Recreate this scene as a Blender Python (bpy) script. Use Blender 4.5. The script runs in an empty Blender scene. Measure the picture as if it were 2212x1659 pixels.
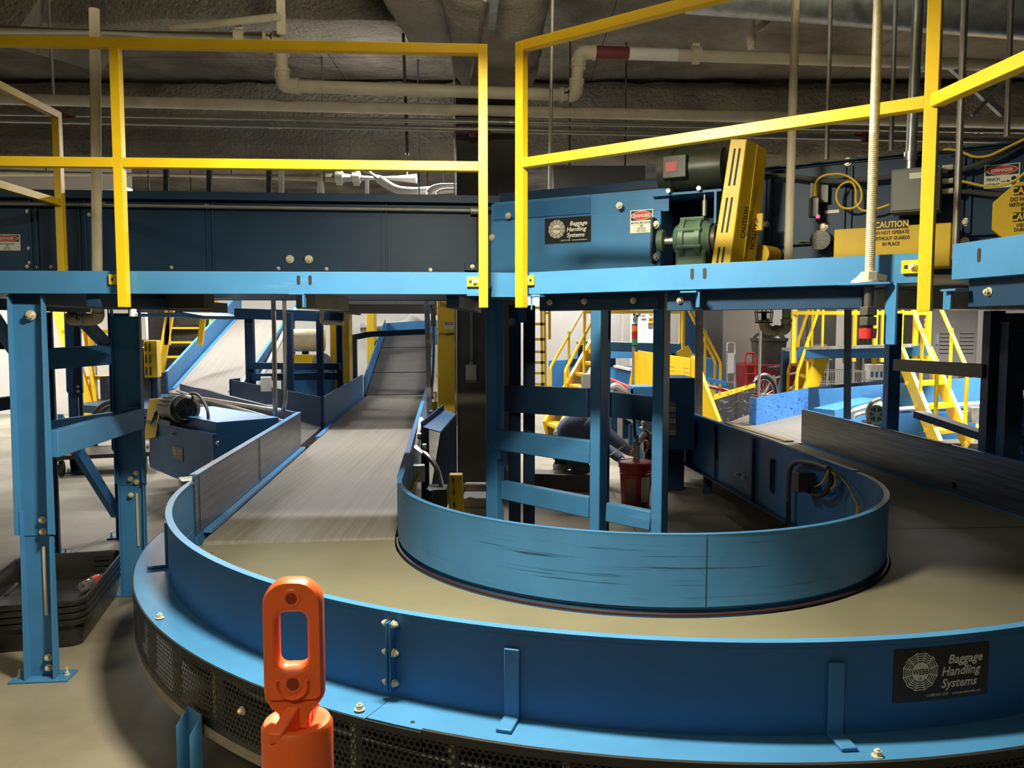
import bpy, math, random
from mathutils import Vector as V, Matrix
random.seed(7)
sc = bpy.context.scene
COL = sc.collection
# ---------------------------------------------------------------- camera
H = 1.65; FPX = 1730.0; PIT = math.radians(4.12)
cam_d = bpy.data.cameras.new('camera'); cam = bpy.data.objects.new('camera', cam_d); COL.objects.link(cam)
cam.location = (0, 0, H); cam.rotation_euler = (math.pi/2 - PIT, 0, 0)
cam_d.sensor_width = 36; cam_d.lens = 36*FPX/2212; cam_d.clip_start = .05; cam_d.clip_end = 200
sc.camera = cam
sc.view_settings.view_transform = 'Standard'; sc.view_settings.look = 'None'
sc.view_settings.gamma = 1; sc.view_settings.use_curve_mapping = False
sc.view_settings.exposure = 0.0
# ---------------------------------------------------------------- world
w = bpy.data.worlds.new('world'); sc.world = w; w.use_nodes = True
w.node_tree.nodes['Background'].inputs[0].default_value = (1, .88, .70, 1)
w.node_tree.nodes['Background'].inputs[1].default_value = .016
# ---------------------------------------------------------------- lamps (hooded shop fluorescents shine downwards; fills and uplights are added)
def area(name, loc, sx, sy, power, col, rot=(0, 0, 0), spread=180):
    d = bpy.data.lights.new(name, 'AREA'); d.shape = 'RECTANGLE'; d.size = sx; d.size_y = sy
    d.energy = power; d.color = col; d.spread = math.radians(spread)
    o = bpy.data.objects.new(name, d); COL.objects.link(o); o.location = loc; o.rotation_euler = rot
    return o
WARM = (1, .925, .68); COOL = (1, .97, .93)
area('fluorescent_near', (-.3, 2.5, 2.86), .5, .16, 185, WARM)
area('near_uplight_fill', (-.2, 3.0, 3.08), .6, .3, 260, WARM, (math.pi, 0, 0))  # added upward light that brightens the ceiling
area('fill_behind', (-.8, -.5, 2.75), 1.2, .2, 26, WARM)  # unseen fill light added behind the camera
area('fill_left_front', (-4.4, 2.2, 3.0), .3, 1.2, 30, WARM)  # added fill light for the floor at the left
area('fluorescent_left_aisle', (-5.5, 9.2, 3.6), 2.0, .3, 80, COOL, spread=120)
area('fluorescent_back_left', (-6.0, 15.2, 4.2), 2.4, .5, 560, COOL)
area('back_left_uplight_fill', (-4.5, 12.6, 3.6), 1.2, .3, 70, COOL, (math.pi, 0, 0))  # added upward light for the ceiling patch at the back left
area('fluorescent_over_belt', (-1.35, 8.25, 3.36), 1.2, .14, 190, COOL)
area('fluorescent_over_pipes', (-1.45, 11.35, 4.2), 1.2, .3, 150, COOL, spread=110)
area('over_belt_uplight_fill', (-1.35, 8.8, 3.45), 1.2, .1, 26, COOL, (math.pi, 0, 0))  # added upward light for the sprayed beam and nearby pipes
area('fluorescent_center', (1.6, 15.0, 4.2), 2.4, .4, 240, COOL, spread=115)
area('wall_wash_fill', (1.2, 18.4, 4.3), 4.0, .3, 230, COOL)  # added light that brightens the middle of the back wall
area('fluorescent_over_worker', (1.0, 9.6, 3.7), 1.2, .2, 60, COOL, spread=100)
area('fluorescent_back_right', (5.6, 9.3, 3.7), 2.4, .4, 480, COOL, spread=130)
area('fluorescent_far_right', (8.5, 16, 4.2), 2.4, .4, 260, COOL)
area('fluorescent_far_left', (-9.5, 12.6, 4.2), 2.4, .4, 300, COOL, spread=120)
# ---------------------------------------------------------------- picture ray helpers (measured points -> real places)
CP, SP = math.cos(PIT), math.sin(PIT)
def ab(x, y):
    u = (x-1106)/FPX; v = (829.5-y)/FPX
    d = CP+v*SP
    return u/d, (v*CP-SP)/d
def P(x, y, Y): a, b = ab(x, y); return V((a*Y, Y, H+b*Y))
def G(x, y, z=0): a, b = ab(x, y); Y = (z-H)/b; return V((a*Y, Y, z))
def PL(x, y, p, q):          # vertical plane through plan points p, q
    a, b = ab(x, y); dx, dy = q[0]-p[0], q[1]-p[1]
    Y = (p[0]*dy-p[1]*dx)/(a*dy-dx); return V((a*Y, Y, H+b*Y))
# ---------------------------------------------------------------- materials
def mat(name, col, rough=.5, metal=0, var=.12, scale=6, bump=0, bscale=60, spec=.5, coat=0, emit=None, streak=None):
    m = bpy.data.materials.new(name); m.use_nodes = True
    nt = m.node_tree; N = nt.nodes; L = nt.links; b = N['Principled BSDF']
    b.inputs['Roughness'].default_value = rough; b.inputs['Metallic'].default_value = metal
    b.inputs['Specular IOR Level'].default_value = spec
    if coat: b.inputs['Coat Weight'].default_value = coat; b.inputs['Coat Roughness'].default_value = .15
    tc = N.new('ShaderNodeTexCoord'); nz = N.new('ShaderNodeTexNoise'); nz.inputs['Scale'].default_value = scale
    nz.inputs['Detail'].default_value = 6
    if streak:
        mp = N.new('ShaderNodeMapping'); mp.inputs['Scale'].default_value = streak
        L.new(tc.outputs['Object'], mp.inputs[0]); L.new(mp.outputs[0], nz.inputs['Vector'])
    else: L.new(tc.outputs['Object'], nz.inputs['Vector'])
    rp = N.new('ShaderNodeValToRGB'); rp.color_ramp.elements[0].position = .3; rp.color_ramp.elements[1].position = .7
    rp.color_ramp.elements[0].color = tuple(c*(1-var) for c in col)+(1,)
    rp.color_ramp.elements[1].color = tuple(min(1, c*(1+var)) for c in col)+(1,)
    L.new(nz.outputs[0], rp.inputs[0]); L.new(rp.outputs[0], b.inputs['Base Color'])
    if bump:
        n2 = N.new('ShaderNodeTexNoise'); n2.inputs['Scale'].default_value = bscale; n2.inputs['Detail'].default_value = 5
        L.new(tc.outputs['Object'], n2.inputs['Vector'])
        bp = N.new('ShaderNodeBump'); bp.inputs['Strength'].default_value = bump; bp.inputs['Distance'].default_value = .02
        L.new(n2.outputs[0], bp.inputs['Height']); L.new(bp.outputs[0], b.inputs['Normal'])
    if emit: b.inputs['Emission Color'].default_value = emit[0]+(1,); b.inputs['Emission Strength'].default_value = emit[1]
    return m
def worn(name, base, mark, amount, scale, rough=.4, spec=.5, soft=.06, metal=0):
    """paint with a scuffed, scratched layer of its own shape"""
    m = mat(name, base, rough, metal, .1, 4, spec=spec); nt = m.node_tree; N = nt.nodes; L = nt.links; b = N['Principled BSDF']
    old = b.inputs['Base Color'].links[0].from_socket
    tc = N.new('ShaderNodeTexCoord'); mp = N.new('ShaderNodeMapping'); mp.inputs['Scale'].default_value = scale
    nz = N.new('ShaderNodeTexNoise'); nz.inputs['Scale'].default_value = 1; nz.inputs['Detail'].default_value = 8; nz.inputs['Roughness'].default_value = .65
    rp = N.new('ShaderNodeValToRGB'); rp.color_ramp.elements[0].position = 1-amount-soft; rp.color_ramp.elements[1].position = 1-amount+soft
    mx = N.new('ShaderNodeMixRGB'); mx.inputs[2].default_value = mark+(1,)
    L.new(tc.outputs['Object'], mp.inputs[0]); L.new(mp.outputs[0], nz.inputs['Vector']); L.new(nz.outputs[0], rp.inputs[0])
    L.new(rp.outputs[0], mx.inputs[0]); L.new(old, mx.inputs[1]); L.new(mx.outputs[0], b.inputs['Base Color'])
    return m
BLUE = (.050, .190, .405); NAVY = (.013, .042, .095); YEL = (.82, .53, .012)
M = {
 'blue': worn('blue_paint', BLUE, (.10, .28, .50), .30, (1.5, 1.5, 9), .45, spec=.3),
 'blue_scuff': worn('scuffed_blue_paint', BLUE, (.015, .05, .10), .372, (1.0, 1.0, 60), .45, spec=.35, soft=.025),
 'blue_shaded': mat('shaded_blue_paint', (.030, .135, .32), .45, spec=.3, var=.1, scale=3),  # the same blue paint, darkened for parts standing in shade
 'navy': mat('navy_paint_and_shade', NAVY, .45, spec=.28, var=.15, scale=3),  # navy paint; on the merge guards it stands in for shade
 'blue_bright': worn('worn_bright_blue', (.05, .2, .55), (.01, .02, .04), .40, (9, 9, 50), .5, soft=.03),
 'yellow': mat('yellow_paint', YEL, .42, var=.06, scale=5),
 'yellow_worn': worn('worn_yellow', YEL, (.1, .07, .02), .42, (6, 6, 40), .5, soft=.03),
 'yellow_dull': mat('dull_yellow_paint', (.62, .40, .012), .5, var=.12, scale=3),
 'orange': mat('orange_plastic', (.92, .15, .03), .42, var=.05, scale=20, bump=.05, bscale=300),
 'orange_band': mat('orange_reflective_band', (.95, .22, .03), .3, var=.04, scale=20),
 'belt': mat('rubber_belt', (.20, .185, .125), .62, spec=.25, var=.10, scale=2.2, bump=.06, bscale=220),
 'belt_run': mat('running_belt', (.19, .175, .15), .55, spec=.3, var=.16, scale=1, streak=(60, .5, 1), bump=.04, bscale=300),
 'belt_incline': mat('incline_rubber', (.075, .072, .068), .6, var=.15, scale=3, spec=.25),
 'tub_red': mat('deep_red_plastic', (.22, .012, .022), .45, var=.1, scale=4),
 'belt_dark': mat('dark_rubber', (.03, .03, .03), .5, var=.2, scale=4),
 'steel_liner': mat('worn_steel_liner', (.11, .115, .13), .3, .75, var=.35, scale=1, streak=(2, 2, 60)),
 'steel': mat('zinc_steel', (.52, .50, .45), .34, .9, var=.15, scale=20),
 'bolt': mat('bolt_zinc', (.66, .60, .44), .38, .35, var=.15, scale=40),
 'galv': mat('galvanised_sheet', (.42, .44, .44), .38, .7, var=.3, scale=12),
 'conduit': mat('grey_conduit', (.34, .33, .29), .4, .5, var=.15, scale=8),
 'conduit_dark': mat('dark_conduit', (.075, .07, .06), .45, .3, var=.2, scale=8),
 'pipe': mat('cream_painted_pipe', (.60, .53, .38), .55, var=.16, scale=5),
 'pipe_white': mat('white_pipe', (.75, .73, .68), .45, var=.08, scale=5),
 'red_band': mat('red_pipe_band', (.17, .035, .028), .6, var=.15, scale=8),
 'red': mat('red_plastic', (.17, .010, .012), .35, var=.12, scale=8),
 'red_bright': mat('red_enamel', (.55, .03, .03), .4, var=.1, scale=8),
 'black': mat('black_plastic', (.018, .017, .015), .32, var=.2, scale=10, bump=.05, bscale=120),
 'black_matt': mat('matt_black', (.010, .010, .010), .6, var=.2, scale=10),
 'sign_black': mat('sign_black', (.012, .013, .016), .3, var=.1, scale=10),
 'sign_white': mat('sign_white', (.72, .70, .60), .45, var=.05, scale=10),
 'sign_red': mat('sign_red', (.5, .02, .02), .4, var=.05, scale=10),
 'olive': mat('dark_olive_motor', (.030, .036, .021), .4, var=.15, scale=8),
 'green': mat('machine_green', (.11, .19, .125), .42, var=.15, scale=12),
 'grey_box': mat('grey_enclosure', (.18, .18, .165), .45, var=.06, scale=5),
 'cream': mat('cream_plastic', (.66, .66, .50), .4, var=.05, scale=6),
 'rim': mat('dark_red_rim', (.035, .012, .012), .5, var=.2, scale=10),
 'cable_y': mat('yellow_cable', (.70, .46, .03), .45, var=.05, scale=20),
 'cord': mat('grey_cord', (.16, .14, .12), .5, var=.1, scale=20),
 'wall': mat('white_wall', (.68, .66, .62), .7, var=.06, scale=1.2),
 'wall_tan': mat('beige_wall', (.42, .38, .31), .7, var=.08, scale=1.2),
 'pillar': mat('stained_concrete', (.115, .105, .078), .75, var=.3, scale=2.5, bump=.15, bscale=30),
 'locker': mat('grey_locker', (.22, .21, .185), .45, var=.05, scale=4),
 'wire': mat('bright_wire', (.7, .7, .7), .3, .8, var=.05, scale=10),
 'jacket': mat('blue_grey_sweater', (.13, .145, .25), .85, var=.15, scale=14, bump=.15, bscale=60),
 'jeans': mat('dark_denim', (.035, .045, .06), .8, var=.25, scale=20, bump=.1, bscale=120),
 'boot': mat('scuffed_boot', (.05, .045, .038), .6, var=.3, scale=14, bump=.2, bscale=60),
 'skin': mat('skin', (.46, .25, .17), .5, var=.08, scale=12),
 'hair': mat('dark_hair', (.02, .015, .012), .6, var=.2, scale=40),
 'lid': mat('clear_cap', (.4, .5, .12), .4, var=.1, scale=10),
 'tyre': mat('tyre_rubber', (.025, .025, .025), .7, var=.2, scale=30),
 'silver': mat('silver_frame', (.62, .62, .64), .3, .6, var=.05, scale=10),
 'amber': mat('amber_lens', (.55, .14, .02), .3, var=.05, scale=10),
 'lens_red': mat('red_lens', (.28, .015, .012), .3, var=.05, scale=10),
 'lens_green': mat('green_lens', (.02, .2, .06), .3, var=.05, scale=10),
 'led': mat('red_led', (.8, .02, .05), .3, var=.01, emit=((1, .03, .08), 6)),
 'screen_white': mat('white_panel', (.78, .77, .74), .4, var=.03, scale=3),
 'brown_rail': mat('dusty_brown_metal', (.16, .125, .06), .55, var=.15, scale=5),
 'wood': mat('weathered_strip', (.24, .21, .16), .6, var=.3, scale=3, streak=(3, 3, 60)),
 'cardboard': mat('pale_pallet', (.5, .44, .33), .7, var=.12, scale=5),
}
def rough_mat(name, c0, c1, bscale, strength, dist, joints=None):
    m = bpy.data.materials.new(name); m.use_nodes = True; nt = m.node_tree; N = nt.nodes; L = nt.links; b = N['Principled BSDF']
    b.inputs['Roughness'].default_value = .9; b.inputs['Specular IOR Level'].default_value = .2
    tc = N.new('ShaderNodeTexCoord'); a = N.new('ShaderNodeTexNoise'); a.inputs['Scale'].default_value = .9; a.inputs['Detail'].default_value = 10; a.inputs['Roughness'].default_value = .62
    r = N.new('ShaderNodeValToRGB'); r.color_ramp.elements[0].position = .36; r.color_ramp.elements[1].position = .66
    r.color_ramp.elements[0].color = c0+(1,); r.color_ramp.elements[1].color = c1+(1,)
    n2 = N.new('ShaderNodeTexNoise'); n2.inputs['Scale'].default_value = bscale; n2.inputs['Detail'].default_value = 8; n2.inputs['Roughness'].default_value = .6
    bp = N.new('ShaderNodeBump'); bp.inputs['Strength'].default_value = strength; bp.inputs['Distance'].default_value = dist
    for n in (a, n2): L.new(tc.outputs['Object'], n.inputs['Vector'])
    L.new(a.outputs[0], r.inputs[0]); L.new(r.outputs[0], b.inputs['Base Color'])
    L.new(n2.outputs[0], bp.inputs['Height']); L.new(bp.outputs[0], b.inputs['Normal'])
    if joints:
        br = N.new('ShaderNodeTexBrick'); br.inputs['Scale'].default_value = 1; br.inputs['Mortar Size'].default_value = .006
        br.inputs['Brick Width'].default_value = joints; br.inputs['Row Height'].default_value = joints; br.offset = 0
        br.inputs['Color1'].default_value = br.inputs['Color2'].default_value = (1, 1, 1, 1); br.inputs['Mortar'].default_value = (.35, .33, .3, 1)
        L.new(tc.outputs['Object'], br.inputs['Vector'])
        mx = N.new('ShaderNodeMixRGB'); mx.blend_type = 'MULTIPLY'; mx.inputs[0].default_value = 1
        L.new(r.outputs[0], mx.inputs[1]); L.new(br.outputs[0], mx.inputs[2]); L.new(mx.outputs[0], b.inputs['Base Color'])
    return m
M['spray'] = rough_mat('sprayed_fireproofing', (.28, .25, .20), (.52, .47, .38), 24, 1, .16)
M['slab'] = rough_mat('rough_concrete_slab', (.10, .09, .072), (.27, .245, .20), 7, 1, .1, 3.1)
M['floor'] = rough_mat('dusty_concrete_floor', (.17, .15, .115), (.29, .265, .205), 3, .25, .02, 4.2)
M['floor'].node_tree.nodes['Principled BSDF'].inputs['Roughness'].default_value = .55
def perf_mat():
    m = mat('perforated_black_steel', (.008, .0075, .006), .45, .3, .2, 12)
    nt = m.node_tree; N = nt.nodes; L = nt.links; b = N['Principled BSDF']; out = N['Material Output']
    uv = N.new('ShaderNodeUVMap'); sx = N.new('ShaderNodeSeparateXYZ'); L.new(uv.outputs[0], sx.inputs[0])
    def ma(op, a, bb=None):
        n = N.new('ShaderNodeMath'); n.operation = op
        for i, q in enumerate((a, bb)):
            if q is None: continue
            if isinstance(q, (int, float)): n.inputs[i].default_value = q
            else: L.new(q, n.inputs[i])
        return n.outputs[0]
    pu, pv = .020, .0346
    def grid(off):
        fu = ma('SUBTRACT', ma('FRACT', ma('ADD', ma('DIVIDE', sx.outputs[0], pu), off)), .5)
        fv = ma('SUBTRACT', ma('FRACT', ma('ADD', ma('DIVIDE', sx.outputs[1], pv), off)), .5)
        fu = ma('MULTIPLY', fu, pu); fv = ma('MULTIPLY', fv, pv)
        return ma('LESS_THAN', ma('ADD', ma('MULTIPLY', fu, fu), ma('MULTIPLY', fv, fv)), .0068**2)
    h = ma('MAXIMUM', grid(0), grid(.5))
    # solid borders at top and bottom of each sheet
    h = ma('MULTIPLY', h, ma('MULTIPLY', ma('GREATER_THAN', sx.outputs[1], .02), ma('LESS_THAN', sx.outputs[1], .205)))
    tr = N.new('ShaderNodeBsdfTransparent'); mx = N.new('ShaderNodeMixShader')
    L.new(h, mx.inputs[0]); L.new(b.outputs[0], mx.inputs[1]); L.new(tr.outputs[0], mx.inputs[2]); L.new(mx.outputs[0], out.inputs[0])
    return m
M['perf'] = perf_mat()
def clear_mat():
    m = mat('clear_plastic', (.85, .85, .85), .08, var=.02); b = m.node_tree.nodes['Principled BSDF']
    b.inputs['Transmission Weight'].default_value = .92; b.inputs['IOR'].default_value = 1.2
    return m
M['clear'] = clear_mat()
# ---------------------------------------------------------------- object helpers
ORI = {}
def tag(o, label=None, cat=None, group=None, kind=None):
    if label: o['label'] = label
    if cat: o['category'] = cat
    if group: o['group'] = group
    if kind: o['kind'] = kind
    return o
def thing(name, label, cat, loc, group=None):
    o = bpy.data.objects.new(name, None); COL.objects.link(o); o.location = loc; o.empty_display_size = .1
    ORI[o.name] = V(loc)
    return tag(o, label, cat, group)
def bas(d, up=(0, 0, 1)):
    d = V(d).normalized(); up = V(up)
    if abs(d.dot(up)) > .97: up = V((0, 1, 0)) if abs(d.y) < .9 else V((1, 0, 0))
    s = d.cross(up).normalized(); return d, s, s.cross(d).normalized()
class MB:
    def __init__(s): s.v = []; s.f = []; s.uv = None
    def add(s, vs, fs):
        n = len(s.v); s.v += [tuple(x) for x in vs]; s.f += [tuple(i+n for i in f) for f in fs]; return s
    def hexa(s, a):   # 8 points: bottom loop 4, top loop 4
        return s.add(a, [(3, 2, 1, 0), (4, 5, 6, 7), (0, 1, 5, 4), (1, 2, 6, 5), (2, 3, 7, 6), (3, 0, 4, 7)])
    def box(s, c, d, rz=0, M3=None):
        R = M3 if M3 else Matrix.Rotation(rz, 3, 'Z'); c = V(c); x, y, z = d[0]/2, d[1]/2, d[2]/2
        return s.hexa([c+R@V(q) for q in ((-x, -y, -z), (x, -y, -z), (x, y, -z), (-x, y, -z), (-x, -y, z), (x, -y, z), (x, y, z), (-x, y, z))])
    def bar(s, p, q, w, h, up=(0, 0, 1), o=(0, 0)):   # w across, h along 'up'
        p, q = V(p), V(q); d, a, u = bas(q-p, up); sh = a*o[0]+u*o[1]; p = p+sh; q = q+sh
        a = a*w/2; u = u*h/2
        return s.hexa([p-a-u, p+a-u, p+a+u, p-a+u, q-a-u, q+a-u, q+a+u, q-a+u])
    def cyl(s, p, q, r, r2=None, n=12, cap=True):
        p, q = V(p), V(q); d, a, u = bas(q-p); r2 = r if r2 is None else r2
        A = [(math.cos(2*math.pi*i/n), math.sin(2*math.pi*i/n)) for i in range(n)]
        vs = [p+(a*c+u*t)*r for c, t in A]+[q+(a*c+u*t)*r2 for c, t in A]
        fs = [(i, (i+1) % n, n+(i+1) % n, n+i) for i in range(n)]
        if cap: fs += [tuple(range(n))[::-1], tuple(range(n, 2*n))]
        return s.add(vs, fs)
    def tube(s, pts, r, n=8, cap=True):
        pts = [V(p) for p in pts]; rs = r if isinstance(r, (list, tuple)) else [r]*len(pts)
        vs = []; ref = None
        for i, p in enumerate(pts):
            d = (pts[min(i+1, len(pts)-1)]-pts[max(i-1, 0)]).normalized()
            if ref is None: _, a, u = bas(d)
            else:
                a = (ref-d*ref.dot(d)).normalized(); u = d.cross(a)
            ref = a
            vs += [p+(a*math.cos(2*math.pi*k/n)+u*math.sin(2*math.pi*k/n))*rs[i] for k in range(n)]
        fs = [(i*n+k, i*n+(k+1) % n, (i+1)*n+(k+1) % n, (i+1)*n+k) for i in range(len(pts)-1) for k in range(n)]
        if cap: fs += [tuple(range(n))[::-1], tuple(range((len(pts)-1)*n, len(pts)*n))]
        return s.add(vs, fs)
    def lathe(s, prof, c, n=24, ax=(0, 0, 1), cap=True):
        c = V(c); d, a, u = bas(ax); m = len(prof)
        vs = [c+d*z+(a*math.cos(2*math.pi*k/n)+u*math.sin(2*math.pi*k/n))*r for r, z in prof for k in range(n)]
        fs = [(i*n+k, i*n+(k+1) % n, (i+1)*n+(k+1) % n, (i+1)*n+k) for i in range(m-1) for k in range(n)]
        if cap: fs += [tuple(range(n))[::-1], tuple(range((m-1)*n, m*n))]
        return s.add(vs, fs)
    def prism(s, poly, vec):
        poly = [V(p) for p in poly]; vec = V(vec); n = len(poly)
        return s.add(poly+[p+vec for p in poly], [tuple(range(n))[::-1], tuple(range(n, 2*n))]+[(i, (i+1) % n, n+(i+1) % n, n+i) for i in range(n)])
    def sweep(s, rows, closed=True, cap=True):   # rows: list of equally long point loops
        n = len(rows[0]); vs = [p for r in rows for p in r]
        fs = [(i*n+k, i*n+(k+1) % n, (i+1)*n+(k+1) % n, (i+1)*n+k) for i in range(len(rows)-1) for k in range(n if closed else n-1)]
        if cap and closed: fs += [tuple(range(n))[::-1], tuple(range((len(rows)-1)*n, len(rows)*n))]
        return s.add(vs, fs)
    def build(s, name, m, parent=None, bevel=0, smooth=True, ang=35, sub=0):
        if parent is not None: o0 = ORI[parent.name]
        else:
            xs = [p[0] for p in s.v]; ys = [p[1] for p in s.v]; o0 = V(((min(xs)+max(xs))/2, (min(ys)+max(ys))/2, min(p[2] for p in s.v)))
        me = bpy.data.meshes.new(name); me.from_pydata([tuple(V(p)-o0) for p in s.v], [], s.f); me.validate()
        import bmesh
        bm = bmesh.new(); bm.from_mesh(me); bmesh.ops.recalc_face_normals(bm, faces=bm.faces); bm.to_mesh(me); bm.free()
        if s.uv:
            ul = me.uv_layers.new(name='UVMap')
            for l in me.loops: ul.data[l.index].uv = s.uv[l.vertex_index]
        if smooth:
            me.polygons.foreach_set('use_smooth', [True]*len(me.polygons)); me.set_sharp_from_angle(angle=math.radians(ang))
        me.materials.append(M[m] if isinstance(m, str) else m)
        o = bpy.data.objects.new(name, me); COL.objects.link(o); ORI[o.name] = o0
        if parent is not None: o.parent = parent
        else: o.location = o0
        if bevel:
            b = o.modifiers.new('bevel', 'BEVEL'); b.width = bevel; b.segments = 2; b.limit_method = 'ANGLE'; b.angle_limit = math.radians(40)
        if sub:
            b = o.modifiers.new('sub', 'SUBSURF'); b.levels = sub; b.render_levels = sub
        return o
def arc(c, a, b, r, t0, t1, n=8):   # arc points in the plane of unit vectors a, b
    c, a, b = V(c), V(a), V(b)
    return [c+(a*math.cos(t0+(t1-t0)*i/n)+b*math.sin(t0+(t1-t0)*i/n))*r for i in range(n+1)]
def fillet(pts, r, n=6):            # polyline with rounded corners
    pts = [V(p) for p in pts]; out = [pts[0]]
    for i in range(1, len(pts)-1):
        a = (pts[i-1]-pts[i]); b = (pts[i+1]-pts[i]); k = min(r, a.length*.49, b.length*.49)
        p0 = pts[i]+a.normalized()*k; p1 = pts[i]+b.normalized()*k
        for j in range(n+1):
            t = j/n; out.append(p0*(1-t)**2+pts[i]*2*t*(1-t)+p1*t*t)
    return out+[pts[-1]]
def bolt(mb, p, d, r=.011, h=.012):   # hex head on a washer
    p = V(p); d = V(d).normalized(); mb.cyl(p, p+d*.003, r*1.45, n=14); mb.cyl(p+d*.003, p+d*(.003+h), r, n=6); mb.cyl(p+d*(.003+h), p+d*(h+.008), r*.5, n=8)
def hang(o, *pts, r=.01, top=4.76):   # thin rods holding something from the ceiling
    for p in pts:
        b = MB(); b.cyl(V(p), V((p[0], p[1], top)), r, n=8); b.build('hanger', 'conduit_dark', o)
def bolts(pts, d, parent, r=.011, m='bolt', name='bolt'):
    for p in pts:
        b = MB(); bolt(b, p, d, r, r*1.1); b.build(name, m, parent)
# text -> flat mesh
def tmesh(txt, size, shear=0, bold=0, align='LEFT', sx=1):
    c = bpy.data.curves.new('t', 'FONT'); c.body = txt; c.size = size; c.shear = shear; c.offset = bold*size; c.align_x = align; c.resolution_u = 2
    o = bpy.data.objects.new('t', c); me = bpy.data.meshes.new_from_object(o)
    vs = [(v.co.x*sx, v.co.y) for v in me.vertices]; fs = [tuple(p.vertices) for p in me.polygons]
    bpy.data.objects.remove(o); bpy.data.curves.remove(c); bpy.data.meshes.remove(me)
    return vs, fs
def flat(o, x, y):                     # mapping from sign coordinates to the world
    o, x, y = V(o), V(x).normalized(), V(y).normalized(); n = x.cross(y)
    return lambda u, v, l=0: o+x*u+y*v+n*l
def lett(mb, F, items, lift=.0015):    # items: (text, size, u, v, shear, bold, align[, sx])
    for it in items:
        vs, fs = tmesh(it[0], it[1], it[4], it[5], it[6], it[7] if len(it) > 7 else 1)
        mb.add([F(it[2]+a, it[3]+b, lift) for a, b in vs], fs)
def plate(mb, F, u0, v0, u1, v1, lift0=0, lift1=.001, nseg=1, corner=0):
    us = [u0+(u1-u0)*i/nseg for i in range(nseg+1)]
    mb.sweep([[F(u, v0, lift0), F(u, v0, lift1), F(u, v1, lift1), F(u, v1, lift0)] for u in us])
def webb_sign(F, w, parent, name='maker_sign', full=True):
    h = w*.5; a = MB(); plate(a, F, -w/2, -h/2, w/2, h/2, -.001, .0012, 12)
    s = a.build(name, 'sign_black', parent, smooth=False)
    b = MB(); cx, cy, R = -w*.235, h*.06, h*.36; L0 = .0024
    def seg(p, q, t):
        d = V((q[0]-p[0], q[1]-p[1])); n = V((-d.y, d.x)).normalized()*t/2
        b.add([F(p[0]+n.x, p[1]+n.y, L0), F(p[0]-n.x, p[1]-n.y, L0), F(q[0]-n.x, q[1]-n.y, L0), F(q[0]+n.x, q[1]+n.y, L0)], [(0, 1, 2, 3)])
    nn = 12; t = h*.018
    pol = lambda r, k: (cx+r*math.cos(2*math.pi*(k+.5)/nn), cy+r*math.sin(2*math.pi*(k+.5)/nn))
    for k in range(nn):
        seg(pol(R*.5, k), pol(R*1.0, k), t)
        for j, r in enumerate((1, .87, .75, .63)):
            m = cx+(pol(R*r*.93, k+.5)[0]-cx), cy+(pol(R*r*.93, k+.5)[1]-cy)
            seg(pol(R*r, k), m, t); seg(m, pol(R*r, k+1), t)
    ring = [pol(R*.5, k/3) for k in range(36)]
    b.add([F(*p, L0) for p in ring], [tuple(range(36))])
    lett(b, F, [('Baggage', h*.235, w*.42, h*.17, .22, .022, 'RIGHT'), ('Handling', h*.235, w*.395, -h*.055, .22, .022, 'RIGHT'), ('Systems', h*.235, w*.365, -h*.28, .22, .022, 'RIGHT'),
                ('1-248-553-1220    www.jervisbwebb.com', h*.07, w*.42, -h*.42, .2, .012, 'RIGHT')], .0024)
    b.build('lettering', 'sign_white', s, smooth=False)
    c = MB(); lett(c, F, [('WEBB', h*.15, cx, cy-h*.05, 0, .02, 'CENTER', .82), ('o', h*.09, cx, cy-h*.15, 0, .01, 'CENTER')], .0034)
    c.build('emblem_letters', 'sign_black', s, smooth=False)
    return s
def danger_sign(F, w, h, parent, lines, name='danger_sign', arrow=False):
    a = MB(); plate(a, F, -w/2, -h/2, w/2, h/2, -.001, .0012); s = a.build(name, 'sign_white', parent, smooth=False)
    b = MB(); plate(b, F, -w*.46, h*.04, w*.46, h*.46, .0012, .0018)
    n = len(lines)
    for i, l in enumerate(lines):
        lett(b, F, [(l[0], l[1]*h, l[2]*w, l[3]*h, 0, .012, l[4], l[5] if len(l) > 5 else .85)], .0024)
    if arrow:
        b.add([F(u*w, v*h, .0024) for u, v in ((-.02, -.25), (.16, -.25), (.16, -.29), (.25, -.235), (.16, -.18), (.16, -.22), (-.02, -.22))], [tuple(range(7))])
        for cv in (-.14, -.33):
            b.add([F(.34*w+.075*w*math.cos(k*math.pi/8), cv*h+.095*h*math.sin(k*math.pi/8), .0024) for k in range(16)], [tuple(range(16))])
    b.build('lettering', 'sign_black', s, smooth=False)
    c = MB(); ell = lambda A, B: [F(A*w*math.cos(k*math.pi/14), h*.25+B*h*math.sin(k*math.pi/14), .003) for k in range(28)]
    c.add(ell(.42, .17), [tuple(range(28))]); c.build('red_oval', 'sign_red', s, smooth=False)
    d = MB(); lett(d, F, [('DANGER', h*.2, 0, h*.18, 0, .02, 'CENTER', min(1.0, .82*w/(h*.9)))], .0038)
    d.sweep([[p, q] for p, q in zip([F(.42*w*math.cos(k*math.pi/14), h*.25+.17*h*math.sin(k*math.pi/14), .0038) for k in range(29)],
                                    [F(.445*w*math.cos(k*math.pi/14), h*.25+.19*h*math.sin(k*math.pi/14), .0038) for k in range(29)])], closed=False)
    d.build('oval_letters', 'sign_white', s, smooth=False)
    return s
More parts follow.
